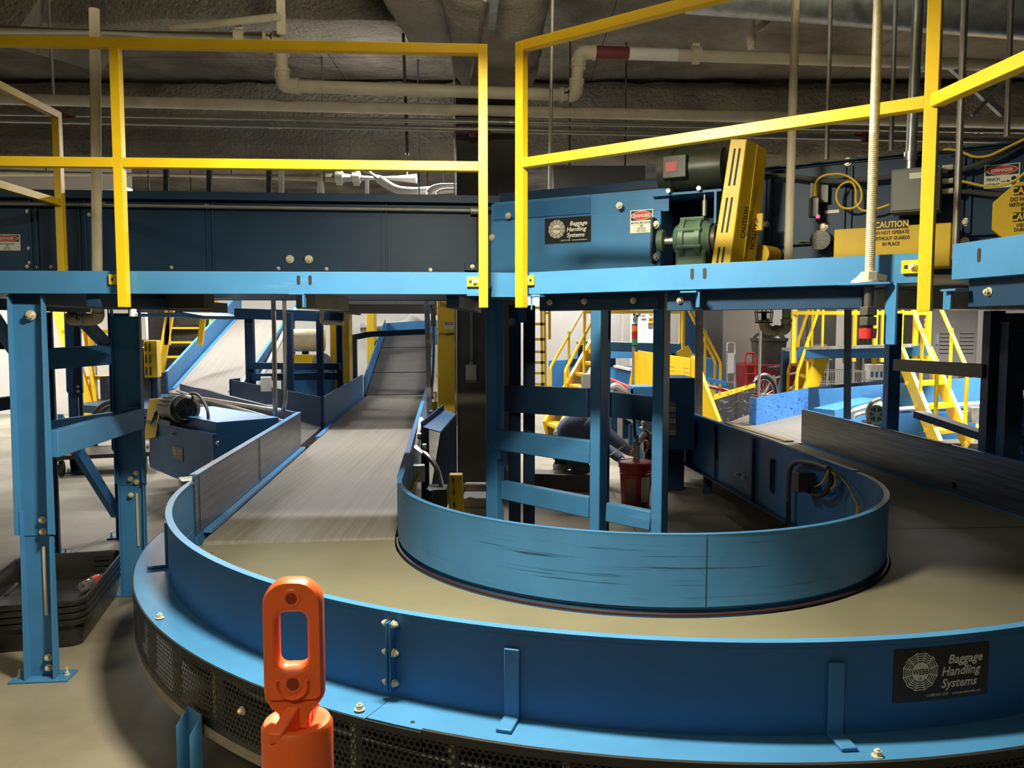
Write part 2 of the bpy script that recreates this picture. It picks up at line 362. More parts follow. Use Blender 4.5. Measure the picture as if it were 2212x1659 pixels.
# ================================================================ SETTING
def struct(name, mb, m, **k): return tag(mb.build(name, m, **k), kind='structure')
struct('floor', MB().box((1, 9.5, -.05), (30, 26, .1)), 'floor')
struct('ceiling', MB().box((1, 9.5, 4.85), (30, 26, .2)), 'slab')
struct('wall_back', MB().box((2, 20.1, 2.4), (28, .2, 4.9)), 'wall')
struct('wall_left', MB().box((-10.6, 15.1, 2.4), (7.0, .2, 4.9)), 'wall')
struct('wall_right', MB().box((12.1, 10, 2.4), (.2, 20, 4.9)), 'wall_tan')
struct('wall_side', MB().box((-14.1, 6, 2.4), (.2, 18.3, 4.9)), 'wall')
wj = MB()
for x in (-12.6, -11.4, -10.2, -9.0, -7.8): wj.box((x, 14.99, 2), (.012, .02, 4))
struct('trim_1', wj, 'grey_box')
# sprayed beams meeting at the concrete pillar
def rough_bar(name, p, q, w, h, m='spray', seg=.16, amp=.035):
    mb = MB(); p, q = V(p), V(q); d, a, u = bas(q-p); n = int((q-p).length/seg)
    loop = [(-.5, -.5), (-.25, -.52), (0, -.53), (.25, -.52), (.5, -.5), (.53, -.25), (.52, 0), (.52, .25), (.5, .5), (0, .5), (-.5, .5), (-.52, .25), (-.52, 0), (-.53, -.25)]
    mb.sweep([[p+d*((q-p).length*i/n)+a*(x*w+random.uniform(-amp, amp))+u*(y*h+random.uniform(-amp, amp)) for x, y in loop] for i in range(n+1)])
    return mb.build(name, m, ang=80, sub=1)
tag(rough_bar('trim_2', (-.02, 1.0, 4.3), (-.15, 7.7, 4.3), .72, 1.0), kind='structure')
tag(rough_bar('trim_3', (-13, 10.5, 4.25), (11.5, 10.5, 4.25), .55, .95), kind='structure')
tag(rough_bar('trim_4', (-.3, 6.35, 4.52), (11.5, 5.1, 4.52), .55, .4), kind='structure')
tag(rough_bar('trim_5', (-13, 7.9, 4.62), (-.3, 7.9, 4.62), .5, .3, seg=.25), kind='structure')
tag(rough_bar('trim_6', (-.82, 3.6, 4.42), (-.48, 7.3, 4.42), .8, .72), kind='structure')   # haunch left of the main beam
hm = MB(); hm.prism([(-4.2, 7.5, 4.75), (-5.6, 7.5, 4.75), (-4.6, 7.5, 4.2)], (.3, 1.1, .1)); struct('trim_7', hm, 'spray')
# concrete pillar with the switch box
PX0, PX1, PY = -.52, .06, 7.55
pl = MB(); pl.box(((PX0+PX1)/2, PY+.35, 2.1), (PX1-PX0, .7, 4.2)); struct('trim_8', pl, 'pillar', bevel=.015)
cb = MB(); cb.bar((PX0-.012, PY-.01, 0), (PX0-.012, PY-.01, 4.2), .012, .05); struct('trim_9', cb, 'steel')
sb = thing('switch_box', 'cream electrical switch box on the front of the concrete pillar', 'switch box', P(1018, 822, PY))
q = P(1018, 806, PY); wd = .1
b = MB(); b.box((q.x, PY-.025, q.z), (.1, .05, .165)); b.build('box_body', 'cream', sb, bevel=.006)
b = MB(); b.box((q.x+.002, PY-.055, q.z+.01), (.07, .008, .1)); b.build('cover', 'cream', sb, bevel=.002)
b = MB(); b.box((q.x, PY-.052, q.z-.072), (.1, .012, .014)); b.build('lower_lip', 'grey_box', sb)
c = MB(); c.tube([(q.x+.005, PY-.03, q.z+.08), (q.x+.002, PY-.03, 2.05)], .014); c.build('conduit', 'conduit', sb)
c = MB(); c.cyl((q.x+.005, PY-.03, q.z+.08), (q.x+.005, PY-.03, q.z+.11), .021); c.build('connector', 'steel', sb)
# ================================================================ U-SHAPED BELT LINE
CX, CY = .714, 4.70; PSI = math.radians(4.75)
ES = V((math.cos(PSI), math.sin(PSI), 0)); ET = V((-math.sin(PSI), math.cos(PSI), 0)); C0 = V((CX, CY, 0))
def U(s, t, z=0): return C0+ES*s+ET*t+V((0, 0, z))
def RN(th, r, z=0): a = math.radians(th); return C0+(ES*math.cos(a)+ET*math.sin(a))*r+V((0, 0, z))
ZB, ZT, ZF = .42, .775, .504; RI, RO, RF = 1.368, 2.5375, 2.686
def ring(prof, t0, t1, n=72):   # prof [(r, z)], swept over the angle
    mb = MB(); mb.sweep([[RN(t0+(t1-t0)*i/n, r, z) for r, z in prof] for i in range(n+1)]); return mb
turn = thing('power_turn_conveyor', 'large curved blue belt turn with perforated black skirt in the foreground', 'conveyor', U(0, 0, 0))
ring([(RI+.03, ZB-.02), (RO-.03, ZB-.02), (RO-.03, ZB), (RI+.03, ZB)], 181.5, 358.5, 90).build('belt', 'belt', turn)
ig = ring([(RI-.010, .50), (RI+.010, .46), (RI+.010, ZT-.012), (RI+.014, ZT), (RI-.014, ZT), (RI-.014, .30)], 178, 362, 84); ig.build('inner_guard', 'blue_scuff', turn)
ring([(RI+.012, ZB+.002), (RI+.022, ZB+.003), (RI+.022, ZB+.012), (RI+.012, ZB+.016)], 181, 359, 84).build('inner_rim', 'rim', turn)
ring([(RO-.016, ZB-.02), (RO, ZB-.02), (RO, ZT-.014), (RO+.006, ZT-.012), (RO+.006, ZT), (RO-.022, ZT), (RO-.022, ZT-.012), (RO-.016, ZT-.014)], 178, 345, 96).build('outer_guard', 'blue_shaded', turn)  # same paint as the ledge, darkened here for the shaded face
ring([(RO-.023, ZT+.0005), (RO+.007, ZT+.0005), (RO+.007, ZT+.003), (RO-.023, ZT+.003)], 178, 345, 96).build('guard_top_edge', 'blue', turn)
# ledge: first section a little lower, second starts at the joint
JT = math.degrees(math.atan2((P(872, 1540, 2.45)-C0).dot(ET), (P(872, 1540, 2.45)-C0).dot(ES))) % 360
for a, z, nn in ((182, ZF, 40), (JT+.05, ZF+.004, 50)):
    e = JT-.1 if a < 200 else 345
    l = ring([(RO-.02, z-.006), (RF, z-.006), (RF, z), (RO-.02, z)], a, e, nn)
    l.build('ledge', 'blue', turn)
def skirt(t0, t1, n, dz=0):
    mb = MB(); uv = []
    rows = []
    for i in range(n+1):
        th = t0+(t1-t0)*i/n; rows.append([RN(th, RF+.003, .268+dz), RN(th, RF+.003, .268+dz+.225)])
        uv += [(math.radians(th)*RF, 0), (math.radians(th)*RF, .225)]
    mb.sweep(rows, closed=False); mb.uv = uv
    return mb.build('perforated_skirt', 'perf', turn)
skirt(182, JT+4, 40, .006); skirt(JT+4.05, 345, 60, .009)
ring([(RF+.001, .488), (RF+.007, .488), (RF+.009, .512), (RF-.004, .512), (RF-.004, .507), (RF+.001, .507)], JT+4, 345, 60).build('skirt_lip', 'black_matt', turn)
ring([(RF+.001, .486), (RF+.006, .486), (RF+.006, .503), (RF+.001, .503)], 182, JT+4, 40).build('skirt_lip', 'black_matt', turn)
ring([(RF-.02, .236), (RF+.004, .236), (RF+.006, .250), (RF+.004, .272), (RF-.02, .272)], 182, 345, 90).build('bottom_rail', 'wood', turn)
ring([(RI+.02, .30), (RF-.12, .30), (RF-.12, .33), (RI+.02, .33)], 183, 345, 60).build('bed', 'black_matt', turn)
ring([(RI-.014, .24), (RI+.0, .24), (RI+.0, .44), (RI-.014, .44)], 182, 358, 60).build('inner_frame', 'blue_shaded', turn)
# frame ribs seen through the holes
for th in range(190, 345, 7):
    b = MB(); b.bar(RN(th, RF-.02, .27), RN(th, RF-.02, .49), .02, .03, up=RN(th, 1, 0)-C0); b.build('skirt_rib', 'conduit', turn)
# joint flange with bolts
def radial(th): a = math.radians(th); return ES*math.cos(a)+ET*math.sin(a)
def tang(th): a = math.radians(th); return -ES*math.sin(a)+ET*math.cos(a)
rj, tj = radial(JT), tang(JT)
for k in (-1, 1):
    b = MB(); p = RN(JT, RO+.016, ZF+.03)+tj*.006*k; b.bar(p, p+V((0, 0, ZT-ZF-.055)), .006, .034, up=rj); b.build('joint_flange', 'blue_shaded', turn, bevel=.002)
for z in (.56, .655, .745): bolts([RN(JT, RO+.02, z)+tj*.012, RN(JT, RO+.02, z)-tj*.012][:1], tj, turn, .009, name='flange_bolt'); bolts([RN(JT, RO+.02, z)-tj*.012], -tj, turn, .008, name='flange_bolt')
# welded L gussets
def angle_of(x, y, z): q = G(x, y, z)-C0; return math.degrees(math.atan2(q.dot(ET), q.dot(ES))) % 360
for th in (angle_of(1092, 1580, ZF), angle_of(1830, 1622, ZF), 197):
    r, t = radial(th), tang(th); g = MB()
    g.bar(RN(th, RO+.008, ZF+.012), RN(th, RO+.008, ZT-.055), .046, .012, up=r)
    g.bar(RN(th, RO+.0, ZF+.010), RN(th, RF-.055, ZF+.010), .046, .012); g.build('gusset', 'blue', turn, bevel=.003)
for x, y in ((374, 1331), (787, 1529), (1896, 1637)):
    th = angle_of(x, y, ZF); bolts([RN(th, RF-.03, ZF+.004)], (0, 0, 1), turn, .011, name='ledge_bolt')
for th in (angle_of(505, 1530, .42), angle_of(1700, 1650, .45), 255): bolts([RN(th, RF+.005, .40)], radial(th), turn, .010, name='skirt_bolt')
b = MB(); b.cyl(RN(JT+3, RF-.03, ZF+.0045), RN(JT+3, RF-.03, ZF+.0052), .007); b.build('bolt_hole', 'black_matt', turn)
# small seam lines on the inner guard and dent
th = angle_of(1526, 1153, ZT); b = MB(); b.bar(RN(th, RI+.0115, ZB+.03), RN(th, RI+.0115, ZT-.005), .003, .002, up=radial(th)); b.build('guard_seam', 'navy', turn)
# cream wear plate at the right end of the inner guard
b = MB(); pts = [RN(352, RI+.02, ZB+.004)+tang(352)*(.16*math.cos(k*math.pi/12))+radial(352)*(.06*math.sin(k*math.pi/12)) for k in range(13)]; b.prism(pts, (0, 0, .004)); b.build('corner_plate', 'cream', turn)
# maker's sign on the outer guard (bent to its curve)
SU = V(PL(2040, 1457, (C0.x, C0.y-RO), (C0.x+1, C0.y-RO+.2)))
ths = None
def on_ring(x, y, r):   # where the ray of a measured point meets the outer guard
    a, bb = ab(x, y); A = a*a+1; B = -2*(a*C0.x+C0.y); Cc = C0.x**2+C0.y**2-r*r
    Y = (-B-math.sqrt(B*B-4*A*Cc))/(2*A); return V((a*Y, Y, H+bb*Y))
q = on_ring(2036, 1453, RO+.001); ths = math.degrees(math.atan2((q-C0).dot(ET), (q-C0).dot(ES))) % 360
FR = lambda u, v, l=0: RN(ths+math.degrees(u/RO), RO+.0012+l, q.z+v)
w0 = (on_ring(1938, 1460, RO)-on_ring(2141, 1440, RO)).length
webb_sign(FR, w0*1.0, turn)
# turn supports: channel stub in front, hidden legs
def stub(th, r, z0, z1, name='support_leg', m='blue'):
    R_, T_ = radial(th), tang(th); g = MB(); p = RN(th, r, z0)
    L = V((0, 0, z1-z0))
    g.bar(p, p+L, .10, .006, up=R_)
    for k in (-1, 1):
        a = p+T_*.05*k; g.prism([a, a+R_*.045, a+R_*.045+L*(1-.06/(z1-z0)), a+L], T_*.005)
    return g.build(name, m, turn, bevel=.0015)
stub(angle_of(413, 1545, .3), RF+.015, 0, .315)
stub(186, RF-.3, 0, .42, m='blue_shaded'); stub(300, RF-.25, 0, .4, m='navy'); stub(250, RF-.25, 0, .4, m='navy')
for th in (200, 230, 270, 310): stub(th, RI+.15, 0, .4, m='navy')
# ---------------------------------------------------------------- straight legs of the line
def leg(name, label, s0, s1, t0, t1, z=ZB, belt='belt_run'):
    o = thing(name, label, 'conveyor', U((s0+s1)/2, t0, 0))
    b = MB(); b.sweep([[U(s0, t0-.03, z-.05), U(s0, t0-.05, z-.015), U(s0, t0-.02, z+.012), U(s0, t0+.05, z+.016), U(s0, t1, z+.016), U(s0, t1, z-.05)],
                       [U(s1, t0-.03, z-.05), U(s1, t0-.05, z-.015), U(s1, t0-.02, z+.012), U(s1, t0+.05, z+.016), U(s1, t1, z+.016), U(s1, t1, z-.05)]]); b.build('belt', belt, o)
    return o
def wall(mb, pts, z0, z1, th=.02):     # upright sheet along plan points
    for p, q in zip(pts, pts[1:]):
        mb.bar(V((p.x, p.y, (z0+z1)/2)), V((q.x, q.y, (z0+z1)/2)), th, z1-z0)
    return mb
feed = leg('belt_conveyor', 'straight grey running belt with steel-lined sides leading back from the turn', -RO+.06, -RI-.03, .0, 9.6)
b = MB(); wall(b, [U(-RO+.01, 0), U(-RO, 3.34)], .30, ZT+.03); b.bar(U(-RO+.01, 0, ZT+.034), U(-RO, 3.34, ZT+.034), .045, .008); b.build('side_guard', 'blue', feed)
b = MB(); wall(b, [U(-RO+.022, -.03), U(-RO+.013, 3.345)], ZB+.05, ZT+.028, .004); b.build('steel_liner', 'steel_liner', feed)
b = MB(); b.bar(U(-RO+.045, .12, ZB+.035), U(-RO+.035, 3.34, ZB+.035), .05, .02); b.build('skid_strip', 'blue', feed)
for t in (.05, 1.55): 
    b = MB(); b.bar(U(-RO+.025, t, ZB+.06), U(-RO+.025, t, ZT+.02), .004, .004); b.build('liner_seam', 'navy', feed)
b = MB(); wall(b, [U(-RI, 0), U(-RI, 9.6)], .25, ZT); b.bar(U(-RI, 0, ZT+.003), U(-RI, 9.6, ZT+.003), .035, .006); b.build('side_guard', 'blue', feed)
b = MB(); wall(b, [U(-RI-.014, 0), U(-RI-.014, 9.6)], ZB+.02, ZT, .004); b.build('steel_liner', 'steel_liner', feed)
b = MB(); wall(b, [U(-RO-.03, 5.15), U(-RO-.02, 9.6)], .3, ZT+.03); b.build('side_guard', 'blue_shaded', feed)
b = MB(); b.bar(U(-RO+.04, 4.2, ZB+.02), U(-RO+.03, 5.4, ZB+.02), .05, .02); b.build('skid_strip', 'blue', feed)
for t in (1.2, 4.5, 8):
    for s in (-RO+.1, -RI-.1):
        b = MB(); b.bar(U(s, t, 0), U(s, t, ZB-.05), .08, .05); b.build('leg', 'navy', feed)
# inclined sections at the far end
z0, t0 = ZB+.02, 9.7
for i, (dt, dz) in enumerate(((1.5, .30), (2.0, .42), (1.6, .30))):
    inc = thing('incline_conveyor', ['lowest dark incline belt section behind the running belt', 'middle dark incline belt section climbing away', 'topmost incline belt section below the blue end wall'][i], 'conveyor', U(-1.95, t0, 0), 'incline belt sections')
    b = MB(); ss = (-RO+.03, -RI-.03); b.hexa([U(ss[0], t0, z0-.15), U(ss[1], t0, z0-.15), U(ss[1], t0+dt, z0+dz-.15), U(ss[0], t0+dt, z0+dz-.15), U(ss[0], t0, z0), U(ss[1], t0, z0), U(ss[1], t0+dt, z0+dz), U(ss[0], t0+dt, z0+dz)]); b.build('belt', 'belt_incline', inc)
    for s in (-RO, -RI):
        b = MB(); b.prism([U(s-.01, t0, z0-.2), U(s-.01, t0+dt, z0+dz-.2), U(s-.01, t0+dt, z0+dz+.32), U(s-.01, t0, z0+.32)], ES*.02); b.build('side_guard', 'blue_shaded', inc)
    for s in (-RO+.05, -RI-.05):
        b = MB(); b.bar(U(s, t0+.3, 0), U(s, t0+.3, z0-.1), .07, .05); b.build('leg', 'navy', inc)
    t0 += dt+.04; z0 += dz+.015
ew = MB(); ew.prism([U(-RO, t0, z0-.3), U(-RI+.3, t0, z0-.3), U(-RI+.3, t0, z0+.32), U(-RO, t0, z0+.22)], ET*.05); tag(ew.build('end_guard', 'blue'), 'blue end wall at the top of the incline belt', 'guard panel')
b = None
# right leg
ret = leg('belt_conveyor', 'dark return belt on the right with a steel-lined outer wall', RI+.03, RO+.04, -.02, 7.0, ZB-.012, belt='belt')
b = MB(); wall(b, [U(RI, 0), U(RI, 3.7)], .25, ZT); b.bar(U(RI, -.02, ZT+.003), U(RI, 3.7, ZT+.003), .04, .006); b.build('side_guard', 'blue_shaded', ret)
b = MB()
for t in (1.55, 2.45, 3.3): b.bar(U(RI-.02, t, .26), U(RI-.02, t, ZT-.02), .05, .03, up=ES)
b.bar(U(RI-.03, .6, .25), U(RI-.03, 3.7, .25), .05, .012); b.build('side_rib', 'navy', ret)
bolts([U(RI-.012, 1.9, .40), U(RI-.012, 1.75, .40)], -ES, ret, .014)
b = MB(); wall(b, [RN(345, RO+.005), RN(352, RO+.02), U(RO+.04, .1), U(RO+.09, 3.43)], .22, ZT+.005); b.bar(U(RO+.04, .1, ZT+.008), U(RO+.09, 3.43, ZT+.008), .03, .006); b.build('side_guard', 'blue', ret)
b = MB(); wall(b, [RN(345, RO-.008), RN(352, RO+.007), U(RO+.027, .1), U(RO+.077, 3.435)], ZB+.02, ZT, .004); b.build('steel_liner', 'steel_liner', ret)
b = MB(); b.bar(U(RO+.05, 2.2, ZT+.014), U(RO+.03, .9, ZT+.014), .034, .006); b.build('worn_edge', 'brown_rail', ret)
b = MB(); b.cyl(U(RO+.04, .85, .5), U(RO+.02, .85, .5), .022); b.build('bolt_hole', 'belt_dark', ret)
b = MB(); b.bar(U(RO-.02, 3.5, ZB+.02), U(RO-.1, 5.2, ZB+.02), .10, .012); b.build('transfer_plate', 'brown_rail', ret)
for t in (.5, 3.0, 6):
    for s in (RI+.1, RO-.1):
        b = MB(); b.bar(U(s, t, 0), U(s, t, ZB-.05), .08, .05); b.build('leg', 'navy', ret)
# cover strip: oval bracket on the inner side
b = MB(); p = U(RI-.018, 1.15, .45); b.tube(fillet([p+V((0, 0, .2)), p+V((0, 0, -.05)), p+ET*.05+V((0, 0, -.05)), p+ET*.05+V((0, 0, .2))], .02), .008, 8); b.build('hanger_loop', 'conduit_dark', ret)
jb = thing('junction_box', 'dark grey junction box with yellow cables inside the belt turn', 'junction box', U(RI-.08, .55, .5))
p = PL(1738, 1040, U(RI-.06, 0), U(RI-.06, 1))
b = MB(); b.box(p, (.13, .10, .13), PSI); b.build('box_body', 'conduit_dark', jb, bevel=.004)
cc = [PL(x, y, U(RI-.05, 0), U(RI-.05, 1)) for x, y in ((1703, 1140), (1703, 1065), (1706, 1010), (1722, 996), (1760, 1000), (1790, 1012))]
b = MB(); b.tube(fillet(cc, .06), .017); b.build('conduit', 'conduit_dark', jb)
cc = [PL(x, y, U(RI-.06, 0), U(RI-.06, 1)) for x, y in ((1748, 1062), (1765, 1074), (1785, 1065), (1795, 1040), (1796, 1015))]
b = MB(); b.tube(fillet(cc, .08), .018); b.build('flexible_conduit', 'black', jb)
for cc in (((1760, 1052), (1775, 1045), (1784, 1030), (1790, 1014)), ((1790, 1014), (1804, 1025), (1806, 1045), (1795, 1057)), ((1800, 1016), (1830, 1045), (1850, 1085), (1855, 1100))):
    b = MB(); b.tube(fillet([PL(x, y, U(RI-.07, 0), U(RI-.07, 1)) for x, y in cc], .05), .006); b.build('cable', 'cable_y', jb)
b = MB(); p = PL(1854, 1100, U(RI-.07, 0), U(RI-.07, 1)); b.cyl(p+V((0, 0, .02)), p-V((0, 0, .04)), .010, .015); b.build('cable_plug', 'cable_y', jb)
# ================================================================ ELEVATED PLATFORM
BZ0, BZ1 = 1.797, 1.898; RZ = 2.885; MZ = 2.370
A0 = V((-4.2, 3.50, 0)); A1 = V((-.13, 3.72, 0)); B0 = V((.075, 3.73, 0)); B1 = V((1.385, 2.735, 0)); D0 = V((1.43, 2.62, 0)); D1 = V((1.60, 1.55, 0))
def zz(p, z): return V((p.x, p.y, z))
def fascia(name, label, p, q, slots=(), z0=BZ0, z1=BZ1):
    o = thing(name, label, 'beam', zz((p+q)/2, z0)); d = (q-p).normalized(); n = V((d.y, -d.x, 0))
    b = MB(); b.bar(zz(p, (z0+z1)/2), zz(q, (z0+z1)/2), .006, z1-z0)
    for z in (z0+.003, z1-.003): b.bar(zz(p-n*.025, z), zz(q-n*.025, z), .05, .006)
    b.build('channel', 'blue', o, bevel=.0015)
    for t in slots:
        s = MB(); c = zz(p+d*t+n*.0032, (z0+z1)/2+.012); u = V((0, 0, 1))
        s.prism([c+d*.008*math.cos(k*math.pi/8)+u*(.008*math.sin(k*math.pi/8)+(.014 if 0 <= k <= 8 else -.014)) for k in range(16)], n*.0006)
        s.build('slot', 'black_matt', o)
    return o, d, n
dA = (A1-A0).normalized()
sl = [(PL(x, 602, A0, A1)-zz(A0, 0)).dot(dA) for x in (645, 670)]
fascia('platform_beam', 'long light blue platform edge beam on the left', A0, A1, sl)
dB = (B1-B0).normalized()
sl = [(PL(x, 591, B0, B1)-B0).dot(dB) for x in (1496, 1523)]
fascia('platform_beam', 'light blue platform edge beam right of the gap, holding the threaded rod', B0, B1, sl)
fascia('platform_beam', 'short light blue platform edge beam at the right edge of the photo', D0, D1, [.12], 1.80, 1.915)
p, q = PL(1063, 600, A0, A1), PL(1113, 600, A0, A1)
b = MB(); b.bar(V((-.10, 3.80, 1.845)), V((.01, 3.82, 1.845)), .006, .115); b.bar(V((.01, 3.82, 1.845)), V((.09, 3.80, 1.845)), .006, .115)
tag(b.build('platform_beam', 'blue', bevel=.0015), 'small bent blue beam closing the gap between the two railings', 'beam')
# deck plates
def deck(name, label, poly, z, m='galv'):
    b = MB(); b.prism([zz(V((x, y, 0)), z) for x, y in poly], (0, 0, .012)); return tag(b.build(name, m), label, 'deck plate')
nB = V((-dB.y, dB.x, 0)); nB = nB if nB.y > 0 else -nB
deck('deck_plate', 'grey walkway deck of the left platform', [(-4.2, 3.53), (-.1, 3.76), (.1, 5.2), (-4.2, 4.9)], BZ0+.03, 'navy')
e0, e1 = B0+nB*.03, B1+nB*.03; f0, f1 = B0+nB*1.15+V((.3, .1, 0)), B1+nB*.75
deck('deck_plate', 'dark walkway deck of the right platform', [(e0.x, e0.y), (e1.x, e1.y), (f1.x+.5, f1.y-.5), (f1.x, f1.y), (f0.x, f0.y)], BZ0+.03, 'navy')
deck('deck_plate', 'dark walkway deck behind the short right beam', [(1.46, 2.62), (1.63, 1.55), (4.5, 1.55), (4.5, 3.4), (2.3, 2.9)], BZ0+.035, 'navy')
deck('deck_plate', 'dark walkway deck above the return belt at the right', [(1.3, 5.05), (3.6, 3.62), (5.6, 4.2), (5.2, 7.9), (2.5, 7.2)], BZ0+.005, 'navy')  # outline widened to keep light off the return belt
# joists below the decks
def joist(label, p, q, w, h, z, m='navy', bl=()):
    o = thing('deck_joist', label, 'beam', zz((p+q)/2, z-h/2)); b = MB(); b.bar(zz(p, z), zz(q, z), w, h); b.build('joist', m, o, bevel=.002)
    d = (q-p).normalized(); n = V((d.y, -d.x, 0)); n = n if n.y < 0 else -n
    bolts([zz(p+d*t+n*w/2, z) for t in bl], n, o, .010); return o
joist('dark navy joist with two bolts under the right platform beam, left half', B0+nB*.12, B0+nB*.12+dB*.62, .06, .08, BZ0-.035, 'navy', (.06, .25, .5))
joist('dark navy joist under the right platform beam, right half', B0+nB*.08+dB*.68, B0+nB*.08+dB*1.45, .06, .085, BZ0-.04, 'navy', (.06,))
joist('dark navy joist under the short right beam', D0+V((.07, -.02, 0)), D1+V((.07, 0, 0)), .06, .09, BZ0-.04, 'navy', (.09,))
joist('brownish channel beam lying behind the right post foot', V((1.32, 2.95, 0)), V((2.9, 3.05, 0)), .1, .07, BZ0-.05, 'galv')
joist('grey box beam under the left platform right of the first post', P(285, 650, 4.4), P(452, 655, 4.35), .12, .09, 1.79, 'conduit_dark')
joist('grey box beam under the left platform beside the two conduits', P(660, 655, 4.0), P(735, 658, 4.5), .1, .075, 1.775, 'conduit')
for i, (x, y0, y1) in enumerate(((-3.7, 3.6, 5.1), (-2.75, 3.6, 5.1), (-1.9, 3.65, 5.15), (-.28, 3.8, 5.2))):
    joist(['dark cross joist under the deck at the left edge', 'second dark cross joist under the left deck', 'third dark cross joist under the left deck', 'dark cross joist under the deck beside the gap'][i], V((x, y0, 0)), V((x+.05, y1, 0)), .06, .06, BZ0-.03)
for o, lab in ((A0, 0),):
    pass
def clip(label, x, y, Pa, Pb, flip=1):   # small welded angle under a beam
    c = PL(x, y, Pa, Pb); d = (Pb-Pa).normalized(); o = MB()
    o.bar(c-d*.035+V((0, 0, .002)), c+d*.035+V((0, 0, .002)), .05, .007); o.bar(c+d*.031*flip, c+d*.031*flip-V((0, 0, .06)), .007, .045)
    tag(o.build('beam_clip', 'blue', bevel=.001), label, 'bracket')
clip('blue angle clip under the left platform beam, near its middle', 642, 636, A0, A1)
clip('blue angle clip under the left platform beam at its right end', 1025, 639, A0, A1)
clip('blue angle clip under the right platform beam at its left end', 1160, 641, B0, B1, -1)
clip('blue angle clip under the right platform beam, near its middle', 1492, 632, B0, B1)
clip('blue angle clip under the short right beam', 2062, 628, D0, D1, -1)
# ---------------------------------------------------------------- yellow railings
RT = .042
def railing(name, label, posts, runs, m='yellow', clips=()):
    o = thing(name, label, 'railing', posts[0][0])
    for p, z0, z1, dirn in posts:
        b = MB(); b.bar(zz(p, z0), zz(p, z1), RT, RT, up=dirn); b.build('post', m, o, bevel=.002)
    for p, q, nm in runs:
        b = MB(); b.bar(p, q, RT, RT); b.build(nm, m, o, bevel=.002)
    for x, y, Pa, Pb, k in clips:
        c = PL(x, y, Pa, Pb); d = (Pb-Pa).normalized(); n = V((d.y, -d.x, 0)); b = MB()
        b.bar(c-d*.028+n*.012, c+d*.028+n*.012, .008, .045); cl = b.build('clamp_plate', m, o, bevel=.001)
        s = MB(); s.bar(c-d*.012*k+n*.0165, c+d*.018*k+n*.0165, .0012, .012); s.build('slot', 'black_matt', cl)
        w = MB(); bolt(w, c-d*.008*k+n*.016, n, .010, .01); w.build('bolt', 'bolt', cl)
    return o
nA = V((dA.y, -dA.x, 0)); offA = nA*.03
p1 = zz(PL(274, 640, A0, A1)+offA, 0); p2 = zz(PL(1044, 640, A0, A1)+offA, 0); pl0 = A0+offA
railing('guard_railing', 'yellow two-rail guard railing along the left platform beam', [(zz(p1, 1.735), 1.735, RZ-.02, dA), (zz(p2, 1.735), 1.735, RZ+.021, dA)],
        [(zz(pl0, RZ), zz(p2-dA*.02, RZ), 'top_rail'), (zz(pl0, MZ), zz(p1-dA*.02, MZ), 'mid_rail'), (zz(p1+dA*.02, MZ), zz(p2-dA*.02, MZ), 'mid_rail')], clips=((252, 604, A0, A1, -1), (1022, 609, A0, A1, -1)))
RZ, MZ = 2.902, 2.386
nb = V((dB.y, -dB.x, 0)); nb = nb if nb.y < 0 else -nb; oB = nb*.03
p3 = zz(PL(1126, 640, A0, A1)+V((0, -.03, 0)), 0); p4 = zz(PL(2002, 640, B0, B0+dB)+oB, 0)
dD = (D1-D0).normalized(); p5 = p4+V((.13, -1.3, 0))
railing('guard_railing', 'yellow guard railing along the right platform beam, running up past the right edge', [(zz(p3, 1.735), 1.735, RZ+.02, dB), (zz(p4, 1.70), 1.70, 3.2, dB)],
        [(zz(p3+dB*.02, RZ), zz(p4-dB*.02, RZ), 'top_rail'), (zz(p3+dB*.02, MZ), zz(p4-dB*.02, MZ), 'mid_rail'),
         (zz(p4, RZ), zz(p5, RZ), 'top_rail'), (zz(p4+(p5-p4).normalized()*.02, MZ), zz(p5, MZ), 'mid_rail')], clips=((1146, 606, B0, B1, 1), (1968, 577, B0, B1, -1)))
# side railing of the left platform, standing at the conveyor
q = P(122, 245, 4.86); g0 = V((q.x, q.y, 0)); g1 = V((q.x+.06, 3.6, 0))
railing('guard_railing', 'yellow side railing at the far left, running towards the viewer', [(zz(g0, BZ0+.04), BZ0+.04, RZ+.02, (0, 1, 0))], [(zz(g0, RZ), zz(g1, RZ), 'top_rail'), (zz(g0, MZ), zz(g1, MZ), 'mid_rail')])
# ---------------------------------------------------------------- threaded hanger rod on the right beam
tr = thing('threaded_rod', 'zinc threaded hanger rod bolted through the right platform beam', 'rod', PL(1882, 620, B0+oB*1.2, B1+oB*1.2))
bp, tp = PL(1878, 606, B0+oB*1.6, B1+oB*1.6), None
b = MB(); n = 150; zt = 3.9
prof = [(.0155+(.0016 if i % 2 else 0), i*.5/n) for i in range(n)] + [(.016, .5), (.016, zt-bp.z)]
b.lathe(prof, bp, 12); b.build('rod', 'bolt', tr)
for z, r in ((.0, .030), (-.12, .03), (-.155, .03)):
    b = MB(); b.cyl(bp+V((0, 0, z)), bp+V((0, 0, z+.03)), r, n=6); b.build('nut', 'bolt' if z == 0 else 'conduit_dark', tr, bevel=.002)
b = MB(); b.cyl(bp-V((0, 0, .006)), bp, .032, n=20); b.build('washer', 'bolt', tr)
b = MB(); b.cyl(bp-V((0, 0, .18)), bp, .016); b.build('rod_end', 'conduit_dark', tr)
b = MB(); b.cyl(bp-V((0, 0, .20)), bp-V((0, 0, .165)), .027, .03, n=14); b.build('red_end_cap', 'red_bright', tr)
br = MB(); br.bar(bp-dB*.09-V((0, 0, .012)), bp+dB*.075-V((0, 0, .012)), .09, .008); br.bar(bp+dB*.072-V((0, 0, .012)), bp+dB*.072-V((0, 0, .22)), .008, .08)
